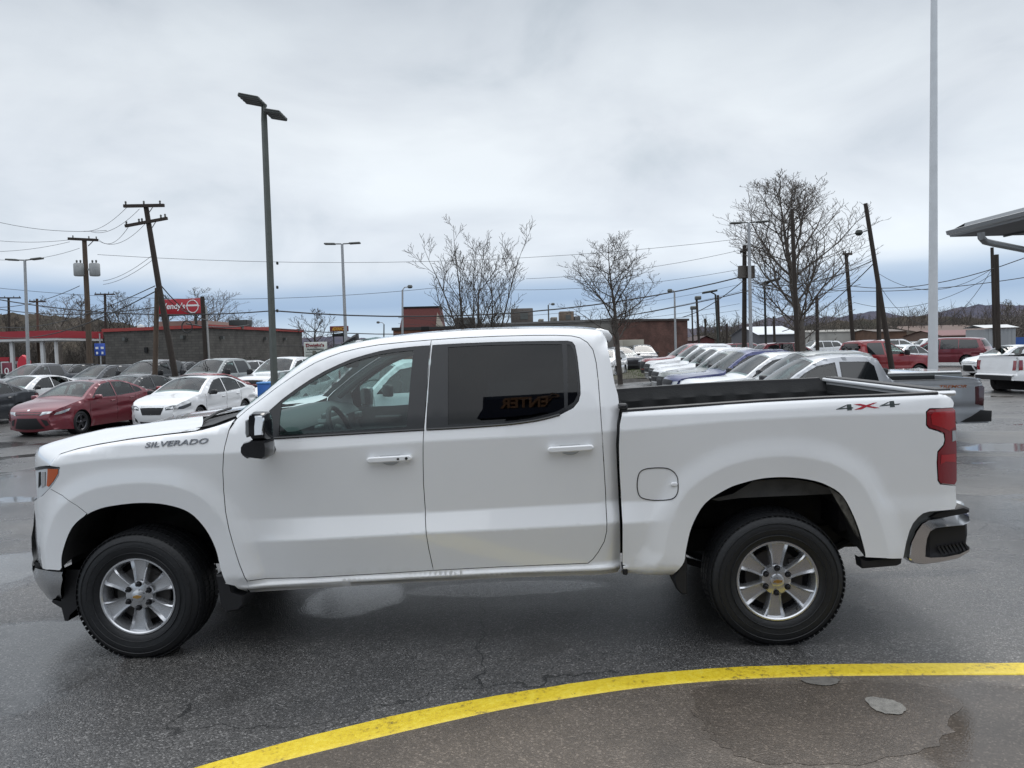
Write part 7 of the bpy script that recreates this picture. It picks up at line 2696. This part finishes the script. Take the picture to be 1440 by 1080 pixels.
# long stucco building with roof plant, brick building, box and shed
Ys = 84
lb_ = block_building('long_building', 'long low grey stucco building behind the bare trees with units along its roof', slab_xy(668, 872, Ys, Ys - 6, 20), -.4, at(760, 454.5, Ys - 3).z, STUCCO, mat('eave_grey', (.15, .145, .14), .7), coph=.2)
for (u0, u1, v0, Yq, mt_, lb2) in ((718, 749, 434.5, 88, mat('unit_brown', (.10, .085, .075), .7, nscale=3, namt=.3), 'large brown roof unit with shutters on the long building'), (757, 764, 449, 86, TANW, 'small pale roof unit on the long building'), (774, 783, 446.5, 86, TANW, 'pale roof unit left of the taller brown one'),
                                 (786, 806, 438.5, 87, mat('unit_brown2', (.16, .12, .09), .7, nscale=3, namt=.2), 'taller brown roof unit on the long building'), (807, 815, 445, 87, mat('unit_grey', (.12, .12, .12), .7), 'grey roof unit at the right end of the long building'), (640, 668, 447, 90, mat('unit_dark', (.05, .045, .04), .8), 'dark pitched roof unit behind the left bare tree')):
    a, b = at(u0, v0, Yq), at(u1, v0, Yq)
    zt2 = at(760, 454.5, Ys - 3).z - .1
    q = thing('rooftop_unit', lb2, 'roof unit', ((a.x + b.x) / 2, Yq, zt2), 0, 'roof units on the long building')
    MB().rbox((0, 0, (a.z - zt2) / 2), (b.x - a.x, 2.0, a.z - zt2), .08).build('casing', mt_, q)
    MB().box(((b.x - a.x) * .1, -1.02, (a.z - zt2) * .55), ((b.x - a.x) * .35, .06, (a.z - zt2) * .35)).build('louvre', HEADG, q)
Ys = 74
bk = block_building('brick_building', 'red brick building with flat roof behind the right bare tree', slab_xy(868, 967, Ys, Ys + 4, 20), -.2, at(940, 450.5, Ys + 2).z, BRICK, mat('coping_dark', (.05, .035, .03), .7), coph=.2)
a = at(885, 473, Ys - .2)
Ys = 64
a, b = at(875, 478, Ys), at(905, 478, Ys)
q = thing('storage_box', 'pale tan storage box in front of the brick building', 'storage box', ((a.x + b.x) / 2, Ys + 1, gz(a.x, Ys)))
MB().rbox((0, 0, (a.z - q.location.z) / 2), (b.x - a.x, 2.4, a.z - q.location.z), .03).build('box_body', mat('tan_box', (.32, .30, .25), .7, nscale=2, namt=.12), q)
MB().box((.2, -1.22, .9), (.8, .05, 1.5)).build('box_door', mat('tan_box_dark', (.26, .24, .20), .7), q)
# maroon shed and pale gable building in the distance
def gable(name, label, u0, u1, vr, ve, Y, deep, wm_, rm_):
    a, b = at(u0, ve, Y), at(u1, ve, Y)
    zr_, zbs = at((u0 + u1) / 2, vr, Y).z, gz(a.x, Y)
    root = thing(name, label, 'building', ((a.x + b.x) / 2, Y, zbs))
    w = b.x - a.x
    he, hr = a.z - zbs, zr_ - zbs
    MB().add([(-w / 2, 0, -1), (w / 2, 0, -1), (w / 2, 0, he), (0, 0, hr), (-w / 2, 0, he), (-w / 2, deep, -1), (w / 2, deep, -1), (w / 2, deep, he), (0, deep, hr), (-w / 2, deep, he)], [(0, 1, 2, 3, 4), (9, 8, 7, 6, 5), (0, 4, 9, 5), (1, 6, 7, 2)]).build('wall', wm_, root, smooth=False)
    e = .25
    MB().add([(-w / 2 - e, -e, he - .1), (0, -e, hr + .12), (w / 2 + e, -e, he - .1), (-w / 2 - e, deep + e, he - .1), (0, deep + e, hr + .12), (w / 2 + e, deep + e, he - .1)], [(0, 1, 4, 3), (1, 2, 5, 4)]).build('roof', rm_, root, smooth=False)
    return root


gable('shed', 'small maroon gabled shed beyond the truck row', 980.5, 1004.5, 473.5, 478, 100, 8, mat('maroon_wall', (.10, .03, .03), .8), mat('shed_roof', (.05, .03, .03), .8))


def longroof(name, label, u0, u1, ve, vr, Y, deep, wm_, rm_):
    """ridge runs left-right, slope faces the camera"""
    a, b = at(u0, ve, Y), at(u1, ve, Y)
    zr_, zbs = at((u0 + u1) / 2, vr, Y + deep / 2).z, gz(a.x, Y)
    root = thing(name, label, 'building', ((a.x + b.x) / 2, Y, zbs))
    w = b.x - a.x
    he, hr = a.z - zbs, zr_ - zbs
    MB().add([(-w / 2, 0, -1), (w / 2, 0, -1), (w / 2, 0, he), (-w / 2, 0, he), (-w / 2, deep, -1), (w / 2, deep, -1), (w / 2, deep, he), (-w / 2, deep, he), (-w / 2, deep / 2, hr), (w / 2, deep / 2, hr)], [(0, 1, 2, 3), (5, 4, 7, 6), (1, 5, 6, 9, 2), (4, 0, 3, 8, 7)]).build('wall', wm_, root, smooth=False)
    e = .3
    MB().add([(-w / 2 - e, -e, he - .08), (w / 2 + e, -e, he - .08), (w / 2 + e, deep / 2, hr + .1), (-w / 2 - e, deep / 2, hr + .1), (-w / 2 - e, deep + e, he - .08), (w / 2 + e, deep + e, he - .08)], [(0, 1, 2, 3), (3, 2, 5, 4)]).build('roof', rm_, root, smooth=False)
    return root


WROOF = mat('pale_metal_roof', (.50, .53, .57), .45, .2)
longroof('pale_roof_building', 'grey building with pale metal roof behind the twin headed lamp and bare tree', 1068, 1121, 470, 459.5, 110, 14, mat('grey_wall_dark', (.10, .10, .11), .8), WROOF)
longroof('low_white_building', 'long low white building beyond the red pickup, right of the bare tree', 1140, 1236, 467, 464, 150, 20, mat('white_wall_far', (.42, .41, .38), .8, nscale=.3, namt=.3), mat('flat_roof_far', (.25, .24, .22), .8))
longroof('low_tan_building', 'low brown brick building just left of the white mast in the distance', 1236, 1275, 466, 463.5, 140, 12, mat('brown_far', (.13, .075, .05), .85, nscale=.6, namt=.4), mat('flat_roof_far2', (.14, .12, .11), .8))
longroof('maroon_roof_building', 'low building with maroon roof right of the white mast', 1326, 1390, 471.5, 464.5, 120, 12, mat('brown_wall_far', (.14, .09, .07), .8), mat('maroon_roof_far', (.16, .07, .07), .7))
longroof('tan_roof_building', 'long brown roofed building behind the maroon roofed one at the right', 1290, 1400, 466, 457.5, 170, 26, mat('tan_far', (.18, .14, .11), .8), mat('brown_roof_far', (.13, .09, .075), .85))
# pale metal shed at the right
a, b = at(1384, 459, 57), at(1428, 459, 57)
sh = thing('metal_shed', 'pale grey metal shed behind the close pair of dark poles', 'shed', ((a.x + b.x) / 2, 58, gz(a.x, 57)))
hh = a.z - sh.location.z
m = MB()
for k in range(16):
    w = (b.x - a.x) / 16
    m.box((-(b.x - a.x) / 2 + w * (k + .5), -1.0 + (.02 if k % 2 else 0), hh / 2 - .1), (w * .98, .12, hh - .2))
m.box((0, .2, hh / 2 - .1), (b.x - a.x - .04, 2.3, hh - .24))
m.build('wall', mat('shed_metal', (.33, .34, .35), .5, .2, nscale=1, namt=.1), sh, smooth=False)
m = MB().add([(-(b.x - a.x) / 2 - .15, -1.25, hh - .12), ((b.x - a.x) / 2 + .15, -1.25, hh - .12), ((b.x - a.x) / 2 + .15, .2, hh + .12), (-(b.x - a.x) / 2 - .15, .2, hh + .12), (-(b.x - a.x) / 2 - .15, 1.5, hh - .12), ((b.x - a.x) / 2 + .15, 1.5, hh - .12)], [(0, 1, 2, 3), (3, 2, 5, 4)])
m.build('roof', WHITEW, sh, smooth=False)
MB().box((.1, -1.12, 1.0), (.9, .06, 2.0)).build('shed_door', mat('shed_door_grey', (.27, .28, .29), .5), sh)
q = g3(1432, 60)
MB().box((0, 0, 1.2), (2.6, .2, .9)).build('blue_banner', mat('banner_blue', (.03, .09, .30), .6), None, loc=q)
tag(bpy.data.objects['blue_banner'], 'blue banner panel at the right edge beyond the shed', 'banner')

# blue box left of the tall lamp post
p = g3(374, 20.6)
q = thing('blue_bin', 'blue box beside the foot of the tall grey lamp post', 'bin', p)
zt_ = at(374, 539, 20.6).z - p.z
MB().rbox((0, 0, zt_ / 2), (.42, .40, zt_), .03).build('bin_body', mat('bin_blue', (.02, .12, .42), .5), q)
MB().rbox((0, 0, zt_ + .01), (.45, .43, .06), .02).build('bin_lid', mat('bin_lid_blue', (.08, .25, .55), .4), q)

# grass island with kerb behind the row
KERB = mat('kerb_concrete', (.26, .25, .235), .85, nscale=4, namt=.3)
gi = [gnd(u, v) for u, v in ((700, 545), (945, 533), (925, 521.5), (700, 527))]
m = MB().add([(p.x, p.y, gz(p.x, p.y) + .13) for p in gi], [(0, 1, 2, 3)])
m2 = MB()
for i in range(4):
    a, b = gi[i], gi[(i + 1) % 4]
    d = b - a
    m2.box(((a.x + b.x) / 2, (a.y + b.y) / 2, (a.z + b.z) / 2 + .05), (d.length, .18, .22), rz=atan2(d.y, d.x))
struct(m2.build('kerb', KERB, None, smooth=False))
ig = struct(m.build('grass_island', mat('island_soil', (.06, .055, .035), .95, nscale=5, namt=.4), None, smooth=False))
rnd = random.Random(9)
m = MB()
for k in range(5200):
    t, s_ = rnd.random(), rnd.random()
    p = gi[0].lerp(gi[1], t).lerp(gi[3].lerp(gi[2], t), s_)
    h = rnd.uniform(.04, .11)
    a = rnd.uniform(0, 2 * pi)
    dx, dy = .012 * cos(a), .012 * sin(a)
    lx_, ly_ = rnd.uniform(-.03, .03), rnd.uniform(-.03, .03)
    z = gz(p.x, p.y) + .13
    m.add([(p.x - dx, p.y - dy, z), (p.x + dx, p.y + dy, z), (p.x + lx_, p.y + ly_, z + h)], [(0, 1, 2)])
struct(m.build('grass', mat('grass_green', (.07, .11, .03), .8, nscale=3, namt=.4), None, smooth=False), 'stuff')

# dealership canopy corner at the upper right
Yc = 12.0
cn = thing('dealership_canopy', 'grey metal canopy corner with gutter and curved downspout at the upper right', 'canopy', at(1440, 360, Yc))
so = Vector(cn.location)
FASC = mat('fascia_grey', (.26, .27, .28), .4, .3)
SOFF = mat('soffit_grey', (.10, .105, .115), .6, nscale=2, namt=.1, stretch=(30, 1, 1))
tip = at(1336.5, 333.5, 14.5)
near = at(1440, 311, 12.5)     # gutter runs from the far tip towards the camera
dn_ = (near - tip)
ztip = tip.z
near = Vector((near.x, near.y, ztip))
d = (near - tip).normalized()
side = Vector((1, .0, 0))
Lc = 8.0
m = MB()
prof = [(.0, .0), (-.02, .03), (-.07, .045), (-.09, .11), (-.07, .12), (-.02, .12)]     # gutter profile (out, up)
rows = []
for t in (0, Lc):
    rows.append([tip + d * t + side * o_ * 1.0 + Vector((0, 0, z_)) - so for o_, z_ in prof])
m.grid(rows)
m.add([r for r in rows[0]], [tuple(range(len(prof)))])
m.build('gutter', FASC, cn, smooth=False)
m = MB()
rows = [[tip + d * t + side * o_ + Vector((0, 0, z_)) - so for o_, z_ in ((.02, .10), (.03, .14), (.10, .16), (.12, .22), (.15, .23))] for t in (.25, Lc)]
m.grid(rows)
m.build('roof_edge', mat('roof_metal', (.33, .34, .35), .4, .4), cn, smooth=False)
m = MB()
bk_ = 7.0
m.add([tip + d * .25 + side * .15 + Vector((0, 0, .23)) - so, tip + d * Lc + side * .15 + Vector((0, 0, .23)) - so, tip + d * Lc + side * bk_ + Vector((0, 0, .55)) - so, tip + d * .25 + side * bk_ + Vector((0, 0, .55)) - so], [(0, 1, 2, 3)])
m.build('roof_deck', MATS['roof_metal'], cn, smooth=False)
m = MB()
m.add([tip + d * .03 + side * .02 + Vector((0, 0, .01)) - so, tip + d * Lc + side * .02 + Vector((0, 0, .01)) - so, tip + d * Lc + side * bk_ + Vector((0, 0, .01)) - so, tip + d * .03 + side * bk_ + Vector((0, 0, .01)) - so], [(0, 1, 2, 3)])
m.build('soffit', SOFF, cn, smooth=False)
m = MB()
m.add([tip + d * .02 + Vector((0, 0, 0)) - so, tip + d * .02 + side * bk_ - so, tip + d * .25 + side * bk_ + Vector((0, 0, .55)) - so, tip + d * .25 + side * .12 + Vector((0, 0, .22)) - so, tip + d * .02 + Vector((0, 0, .12)) - so], [(0, 1, 2, 3, 4)])
m.build('end_fascia', FASC, cn, smooth=False)
m = MB()
for k in range(5):
    o_ = 1.0 + k * 1.2
    m.box(tip + d * (Lc / 2) + side * o_ + Vector((0, 0, -.01)) - so, (.03, Lc, .03), rz=atan2(d.y, d.x) - pi / 2)
m.build('soffit_rib', HEADG, cn, smooth=False)
ds = [at(1379.5, 327, 11.2), at(1380, 334, 11.2), at(1385, 339.5, 11.3), at(1395, 342, 11.5), at(1445, 352, 12.4), at(1500, 363, 13.4)]
MB().tube([Vector(p) - so for p in ds], .05, 10).build('downspout', FASC, cn)
# the canopy post and wall outside the frame that carry the roof
pp = at(1500, 363, 13.4)
MB().box(Vector((pp.x + .1, pp.y, (pp.z + gz(pp.x, pp.y)) / 2)) - so, (.3, .3, pp.z - gz(pp.x, pp.y) + 1.2)).build('canopy_post', FASC, cn, smooth=False)

# ------------------------------------------------------------------ the service building behind the photographer (seen in the truck's glass)
sv = thing('service_building', 'service building with dark blue fascia and lettering, behind the camera', 'building', (2.0, -9.0, 0))
so = Vector(sv.location)
MB().box((3, -3, 2.6), (26, 6, 5.4)).build('wall', mat('service_wall', (.34, .35, .36), .7, nscale=1, namt=.1), sv, smooth=False)
MB().box((-1.42 - 2.0 + 4.7, 6.2, 5.46), (9.4, .6, 1.55)).build('fascia', mat('fascia_navy', (.008, .018, .06), .4), sv, smooth=False)
MB().box((-1.42 - 2.0 + 4.7, 3.0, 5.98), (9.3, 5.8, .20)).build('canopy_roof', FASC, sv, smooth=False)
for q_ in (.5, 7.5):
    MB().box((-1.42 - 2.0 + q_, 5.6, 2.45), (.25, .25, 5.0)).build('canopy_post', FASC, sv, smooth=False)
tx = text_mb('CENTER', .22, 1.0, .05, bold=.03)
tx.v = [(-x - 2.0 - .12, -y + 6.54, z + 5.93) for x, y, z in tx.v]
tx.f = [f[::-1] for f in tx.f]
tx.build('fascia_lettering', mat('letter_bronze', (.45, .22, .10), .4), sv, smooth=False)
for q_ in range(4):
    MB().rbox((-8 + q_ * 5.2, .02, 1.4), (3.6, .10, 2.6), .05).build('bay_window', TGLASS, sv)

# ------------------------------------------------------------------ hills
def hill(name, pts_px, Y, deep, mt, seed, rough=1.0):
    rnd = random.Random(seed)
    m = MB()
    rows = []
    prof = []
    for i in range(len(pts_px) - 1):
        (u0, v0), (u1, v1) = pts_px[i], pts_px[i + 1]
        n = max(1, int((u1 - u0) / 2.0))
        for k in range(n):
            t = k / n
            prof.append((u0 + (u1 - u0) * t, v0 + (v1 - v0) * t))
    prof.append(pts_px[-1])
    ph = [rnd.uniform(0, 6.28) for _ in range(6)]
    for j, (fy, fz) in enumerate(((-.30, 0), (-.22, .35), (-.12, .72), (-.05, .92), (0, 1.0), (.15, .8), (.5, 0))):
        row = []
        for u, v in prof:
            p = at(u, v, Y)
            n_ = (sin(u * .21 + ph[0]) + .6 * sin(u * .53 + ph[1]) + .5 * rnd.uniform(-1, 1)) * rough * Y / 1082 * (1 if fz == 1 else .6)
            row.append((p.x * (1 + fy * deep / Y * 0), Y + fy * deep, -2 + (p.z + 2) * fz + (n_ if fz > 0 else 0)))
        rows.append(row)
    m.grid(rows)
    return struct(m.build(name, mt, None, angle=180))


def hillmat(name, c1, c2, c3, sc):
    m = bpy.data.materials.new(name)
    m.use_nodes = True
    nt = m.node_tree
    b = nt.nodes['Principled BSDF']
    tc = N(nt.nodes, 'ShaderNodeTexCoord')
    n = N(nt.nodes, 'ShaderNodeTexNoise', i_Scale=float(sc), i_Detail=10.0, i_Roughness=.75)
    mp = N(nt.nodes, 'ShaderNodeMapping'); mp.inputs['Scale'].default_value = (1, .4, 1.6)
    nt.links.new(tc.outputs['Object'], mp.inputs[0]); nt.links.new(mp.outputs[0], n.inputs['Vector'])
    r_ = ramp(nt.nodes, [(.32, c1), (.5, c2), (.68, c3)])
    nt.links.new(n.outputs[0], r_.inputs[0]); nt.links.new(r_.outputs[0], b.inputs['Base Color'])
    b.inputs['Roughness'].default_value = 1
    b.inputs['Specular IOR Level'].default_value = 0
    return m


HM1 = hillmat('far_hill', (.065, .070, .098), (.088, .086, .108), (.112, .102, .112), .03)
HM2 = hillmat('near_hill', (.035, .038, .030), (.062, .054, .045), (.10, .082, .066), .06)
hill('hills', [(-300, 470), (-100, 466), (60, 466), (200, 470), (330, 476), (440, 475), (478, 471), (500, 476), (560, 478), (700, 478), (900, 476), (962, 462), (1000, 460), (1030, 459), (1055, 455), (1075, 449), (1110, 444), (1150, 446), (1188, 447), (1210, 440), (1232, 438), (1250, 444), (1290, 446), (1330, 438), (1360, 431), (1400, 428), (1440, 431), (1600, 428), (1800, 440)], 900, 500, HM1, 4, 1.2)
hill('hill', [(-400, 452), (-60, 446), (0, 441), (60, 443), (150, 452), (230, 464), (330, 478), (420, 486)], 230, 130, HM2, 5, 1.5)
hill('hill', [(1040, 474), (1100, 463), (1150, 456), (1180, 452), (1215, 450), (1250, 447), (1300, 446), (1360, 448), (1420, 452), (1500, 446), (1700, 440)], 420, 200, HM2, 6, 1.6)
hill('hill', [(940, 479), (985, 470), (1020, 466), (1050, 470), (1090, 474), (1150, 477)], 330, 120, HM2, 8, 1.3)


# ------------------------------------------------------------------ bare trees
def tree_mesh(seed, H, W, trunk_r, stems=1, counts=(16, 9, 5, 2), base=.18, ang=48, twig=.007, up=.5):
    """returns (trunk MB, crown MB); origin at the foot. Limbs shoot alternately and sweep upwards."""
    rnd = random.Random(seed)
    tr, cr = MB(), MB()
    GA = 2.399963

    def limb(p, d, L, r, lev, into, sweep):
        segs = (9, 6, 4, 3, 2)[lev]
        pts, rs = [p.copy()], [r]
        q, dd = p.copy(), d.copy()
        for s in range(segs):
            j = (.035 if stems == 1 else .06) if lev == 0 else .13
            dd = (dd + Vector((rnd.gauss(0, j), rnd.gauss(0, j), sweep / segs))).normalized()
            q = q + dd * (L / segs)
            pts.append(q.copy())
            f = 1 - (s + 1) / segs
            rs.append(max(r * ((.05 + .95 * f ** 1.25) if lev == 0 else (.18 + .82 * f ** .8)), twig))
        into.tube(pts, rs, (8, 5, 4, 3, 3)[lev], cap=False)
        return pts, rs

    def shoots(pts, rs, L, lev, t0, az0, Lfun):
        n = counts[lev]
        segs = len(pts) - 1
        for k in range(n):
            t = t0 + (1 - t0) * (k + rnd.uniform(.1, .9)) / n
            t = min(t, .985)
            i = min(int(t * segs), segs - 1)
            fr = t * segs - i
            p = pts[i].lerp(pts[i + 1], fr)
            par = (pts[i + 1] - pts[i]).normalized()
            az = az0 + k * GA + rnd.uniform(-.4, .4)
            a_, b_ = frame(par)
            an = radians(ang * rnd.uniform(.7, 1.2)) * (1 if lev == 0 else .95)
            nd = (par * cos(an) + (a_ * cos(az) + b_ * sin(az)) * sin(an)).normalized()
            if lev and nd.z < -.05:
                nd.z = -.05
                nd.normalize()
            ln = Lfun(t) * rnd.uniform(.72, 1.12)
            rr_ = max(min(rs[i] * .60, ln * .0115 + twig * .8), twig)
            p2, r2 = limb(p, nd, ln, rr_, lev + 1, cr, up * (1 if lev == 0 else .6))
            if lev + 1 < len(counts) and ln > .25:
                shoots(p2, r2, ln, lev + 1, .18 if lev == 0 else .12, az, (lambda t_, ln=ln: ln * (.62 - .34 * t_)))

    if stems == 1:
        pts, rs = limb(Vector((0, 0, -.1)), Vector((0, 0, 1)), H * .97, trunk_r, 0, tr, .1)
        shoots(pts, rs, H, 0, base, rnd.uniform(0, 6), lambda t: min(W * .60, H * (1 - t) * .62 + .09 * H) * (.72 + .28 * min(1, (t - base + .06) / .15)))
    else:
        for s_ in range(stems):
            az = 2 * pi * s_ / stems + rnd.uniform(-.4, .4)
            tilt = rnd.uniform(.10, .55) * (W / H)
            d = Vector((cos(az) * tilt, sin(az) * tilt, 1)).normalized()
            Ls = H * rnd.uniform(.68, .98) * (1 - .25 * tilt)
            pts, rs = limb(Vector((cos(az) * .12, sin(az) * .12, -.1)), d, Ls, trunk_r * rnd.uniform(.6, 1), 0, tr if s_ == 0 else cr, .15)
            shoots(pts, rs, Ls, 0, base, rnd.uniform(0, 6), lambda t: min(W * .42, H * (1 - t) * .42 + .07 * H))
    top = max(v[2] for v in cr.v)
    k = H / top
    for mb in (tr, cr):
        mb.v = [(x * k, y * k, z * k) for x, y, z in mb.v]
    return tr, cr


def plant_tree(name, label, u, vtop, Y, seed, mt, group=None, width=100, **kw):
    f = g3(u, Y)
    H = at(u, vtop, Y).z - f.z
    tr, cr = tree_mesh(seed, H, width * Y / 1082, **kw)
    if width:
        xs_ = sorted(v[0] for v in cr.v)
        w = xs_[int(len(xs_) * .992)] - xs_[int(len(xs_) * .008)]
        kx = (width * Y / 1082) / w
        for mb in (tr, cr):
            mb.v = [(x * (1 + (kx - 1) * min(1, z / (H * .25))), y * (1 + (kx - 1) * min(1, z / (H * .25))), z) for x, y, z in mb.v]
    root = thing(name, label, 'tree', f, 0, group)
    tr.build('trunk', mt, root, angle=180)
    cr.build('crown', mt, root, angle=180)
    return root


DBARK = mat('dark_bark', (.070, .060, .052), .95, nscale=3, namt=.4)
GBARK = mat('grey_bark', (.125, .108, .094), .95, nscale=3, namt=.4)
plant_tree('bare_tree', 'bare many-stemmed tree rising behind the middle of the truck roof', 672, 293, 30, 21, DBARK, width=150, trunk_r=.075, stems=7, counts=(10, 6, 4, 2), base=.22, ang=42, up=.7, twig=.005)
plant_tree('bare_tree', 'bare single-trunk tree on the grass island behind the truck cab end', 872, 324, 40, 12, DBARK, width=124, trunk_r=.14, counts=(24, 9, 5, 2), base=.24, ang=56, up=.75, twig=.006)
plant_tree('bare_tree', 'largest bare tree with dense fine crown, behind the right row of trucks', 1129, 250, 46, 35, GBARK, width=158, trunk_r=.25, counts=(32, 11, 6, 2), base=.16, ang=48, up=.95, twig=.007)
WOODG = 'bare trees behind the left buildings'
T = [(85, 412, 95, 90, 1), (112, 418, 105, 60, 2), (135, 420, 90, 60, 3), (64, 432, 90, 60, 4), (168, 408, 100, 80, 5), (205, 410, 110, 60, 6), (262, 402, 105, 90, 7), (296, 406, 115, 80, 8), (325, 430, 120, 60, 9), (443, 433, 80, 60, 10), (352, 445, 130, 50, 13), (184, 425, 96, 50, 14), (20, 440, 110, 60, 15), (150, 432, 120, 60, 16), (1424, 420, 70, 60, 17), (1455, 415, 80, 70, 18), (236, 415, 125, 60, 19)]
where = ['forked bare tree right of the fuel canopy', 'bare tree just left of the transformer pole', 'bare tree behind the transformer pole', 'small bare tree over the fuel canopy end', 'bare tree over the left end of the block building', 'thin bare tree behind the leaning pole', 'wide pale bare tree over the right half of the red sign', 'pale bare tree right of the red sign', 'low bare tree above the black roof unit', 'reddish bare tree above the white shop sign',
         'low bare tree between black unit and tall lamp post', 'bare tree above the small blue sign', 'bare tree over the left part of the fuel canopy', 'distant bare tree between blue sign and transformer pole', 'bare tree right of the pale metal shed', 'bare tree at the right picture edge under the canopy', 'bare tree just left of the red sign']
for (u, vt, Y, w, sd), lb in zip(T, where):
    plant_tree('bare_tree', lb, u, vt, Y, 100 + sd, GBARK if sd in (7, 8, 9, 13, 19, 17, 18, 1, 2, 4, 6) else DBARK, WOODG if u < 1000 else None, width=w, trunk_r=.17, stems=1 if sd % 3 else 3, counts=(12, 7, 4) if u < 1000 else (16, 7, 4), base=.25, ang=44, up=.7, twig=.011)
# undergrowth and far woods that read as one mass
def thicket(name, u0, u1, Y0, Y1, hts, n, mt, seed, r=.03):
    rnd = random.Random(seed)
    m = MB()
    for k in range(n):
        u = rnd.uniform(u0, u1)
        Y = rnd.uniform(Y0, Y1)
        f = g3(u, Y)
        h = hts(u) * rnd.uniform(.5, 1.0)
        p = Vector((f.x, f.y, f.z - .2))
        pts = [p]
        d = Vector((rnd.gauss(0, .16), rnd.gauss(0, .16), 1))
        for s in range(3):
            d = d + Vector((rnd.gauss(0, .15), rnd.gauss(0, .15), 0))
            p = p + d.normalized() * h / 3
            pts.append(p.copy())
        m.tube(pts, [r, r * .8, r * .55, r * .25], 3, cap=False)
        for b in range(6):
            q = pts[1].lerp(pts[3], rnd.random())
            e = q + Vector((rnd.gauss(0, .5), rnd.gauss(0, .5), rnd.uniform(.3, 1.0))) * h * .22
            m.tube([q, q.lerp(e, .5) + Vector((0, 0, .1)), e], [r * .5, r * .35, r * .15], 3, cap=False)
    return struct(m.build(name, mt, None, angle=180), 'stuff')


thicket('woods', -60, 215, 95, 130, lambda u: 5.5 + 1.5 * sin(u * .05), 900, mat('wood_brown', (.05, .042, .036), .95, nscale=.3, namt=.5), 4, .05)
thicket('shrubs', 405, 475, 84, 96, lambda u: 3.6, 160, mat('shrub_red', (.075, .035, .032), .95), 5, .04)
thicket('woods', 985, 1260, 150, 240, lambda u: 8, 700, mat('wood_grey', (.075, .066, .056), .95, nscale=.2, namt=.5), 6, .09)
thicket('woods', 1255, 1520, 175, 260, lambda u: 10, 700, mat('wood_grey2', (.08, .066, .058), .95, nscale=.2, namt=.5), 7, .10)
# clipped brown hedge beyond the truck row
def hedge(name, label, u0, u1, Y, h, mt, seed, n=2600):
    rnd = random.Random(seed)
    m = MB()
    a, b = g3(u0, Y), g3(u1, Y)
    for k in range(n):
        p = a.lerp(b, rnd.random()) + Vector((0, rnd.uniform(-.6, .6), rnd.uniform(0, h) * rnd.uniform(.8, 1)))
        s = rnd.uniform(.06, .13)
        v1 = Vector((rnd.gauss(0, 1), rnd.gauss(0, 1), rnd.gauss(0, 1))).normalized() * s
        v2 = Vector((rnd.gauss(0, 1), rnd.gauss(0, 1), rnd.gauss(0, 1))).normalized() * s
        m.add([p, p + v1, p + v2], [(0, 1, 2)])
    o = m.build(name, mt, None, smooth=False)
    return tag(o, label, 'hedge')


hedge('hedge', 'low brown winter hedge beyond the truck row, right of the maroon shed', 1003, 1062, 72, 1.5, mat('hedge_brown', (.14, .075, .03), .9, nscale=2, namt=.6), 3)
hedge('hedge', 'dark bush against the right end of the block building', 343, 364, 60, 1.9, mat('bush_dark', (.018, .022, .014), .9, nscale=2, namt=.5), 4, 1400)
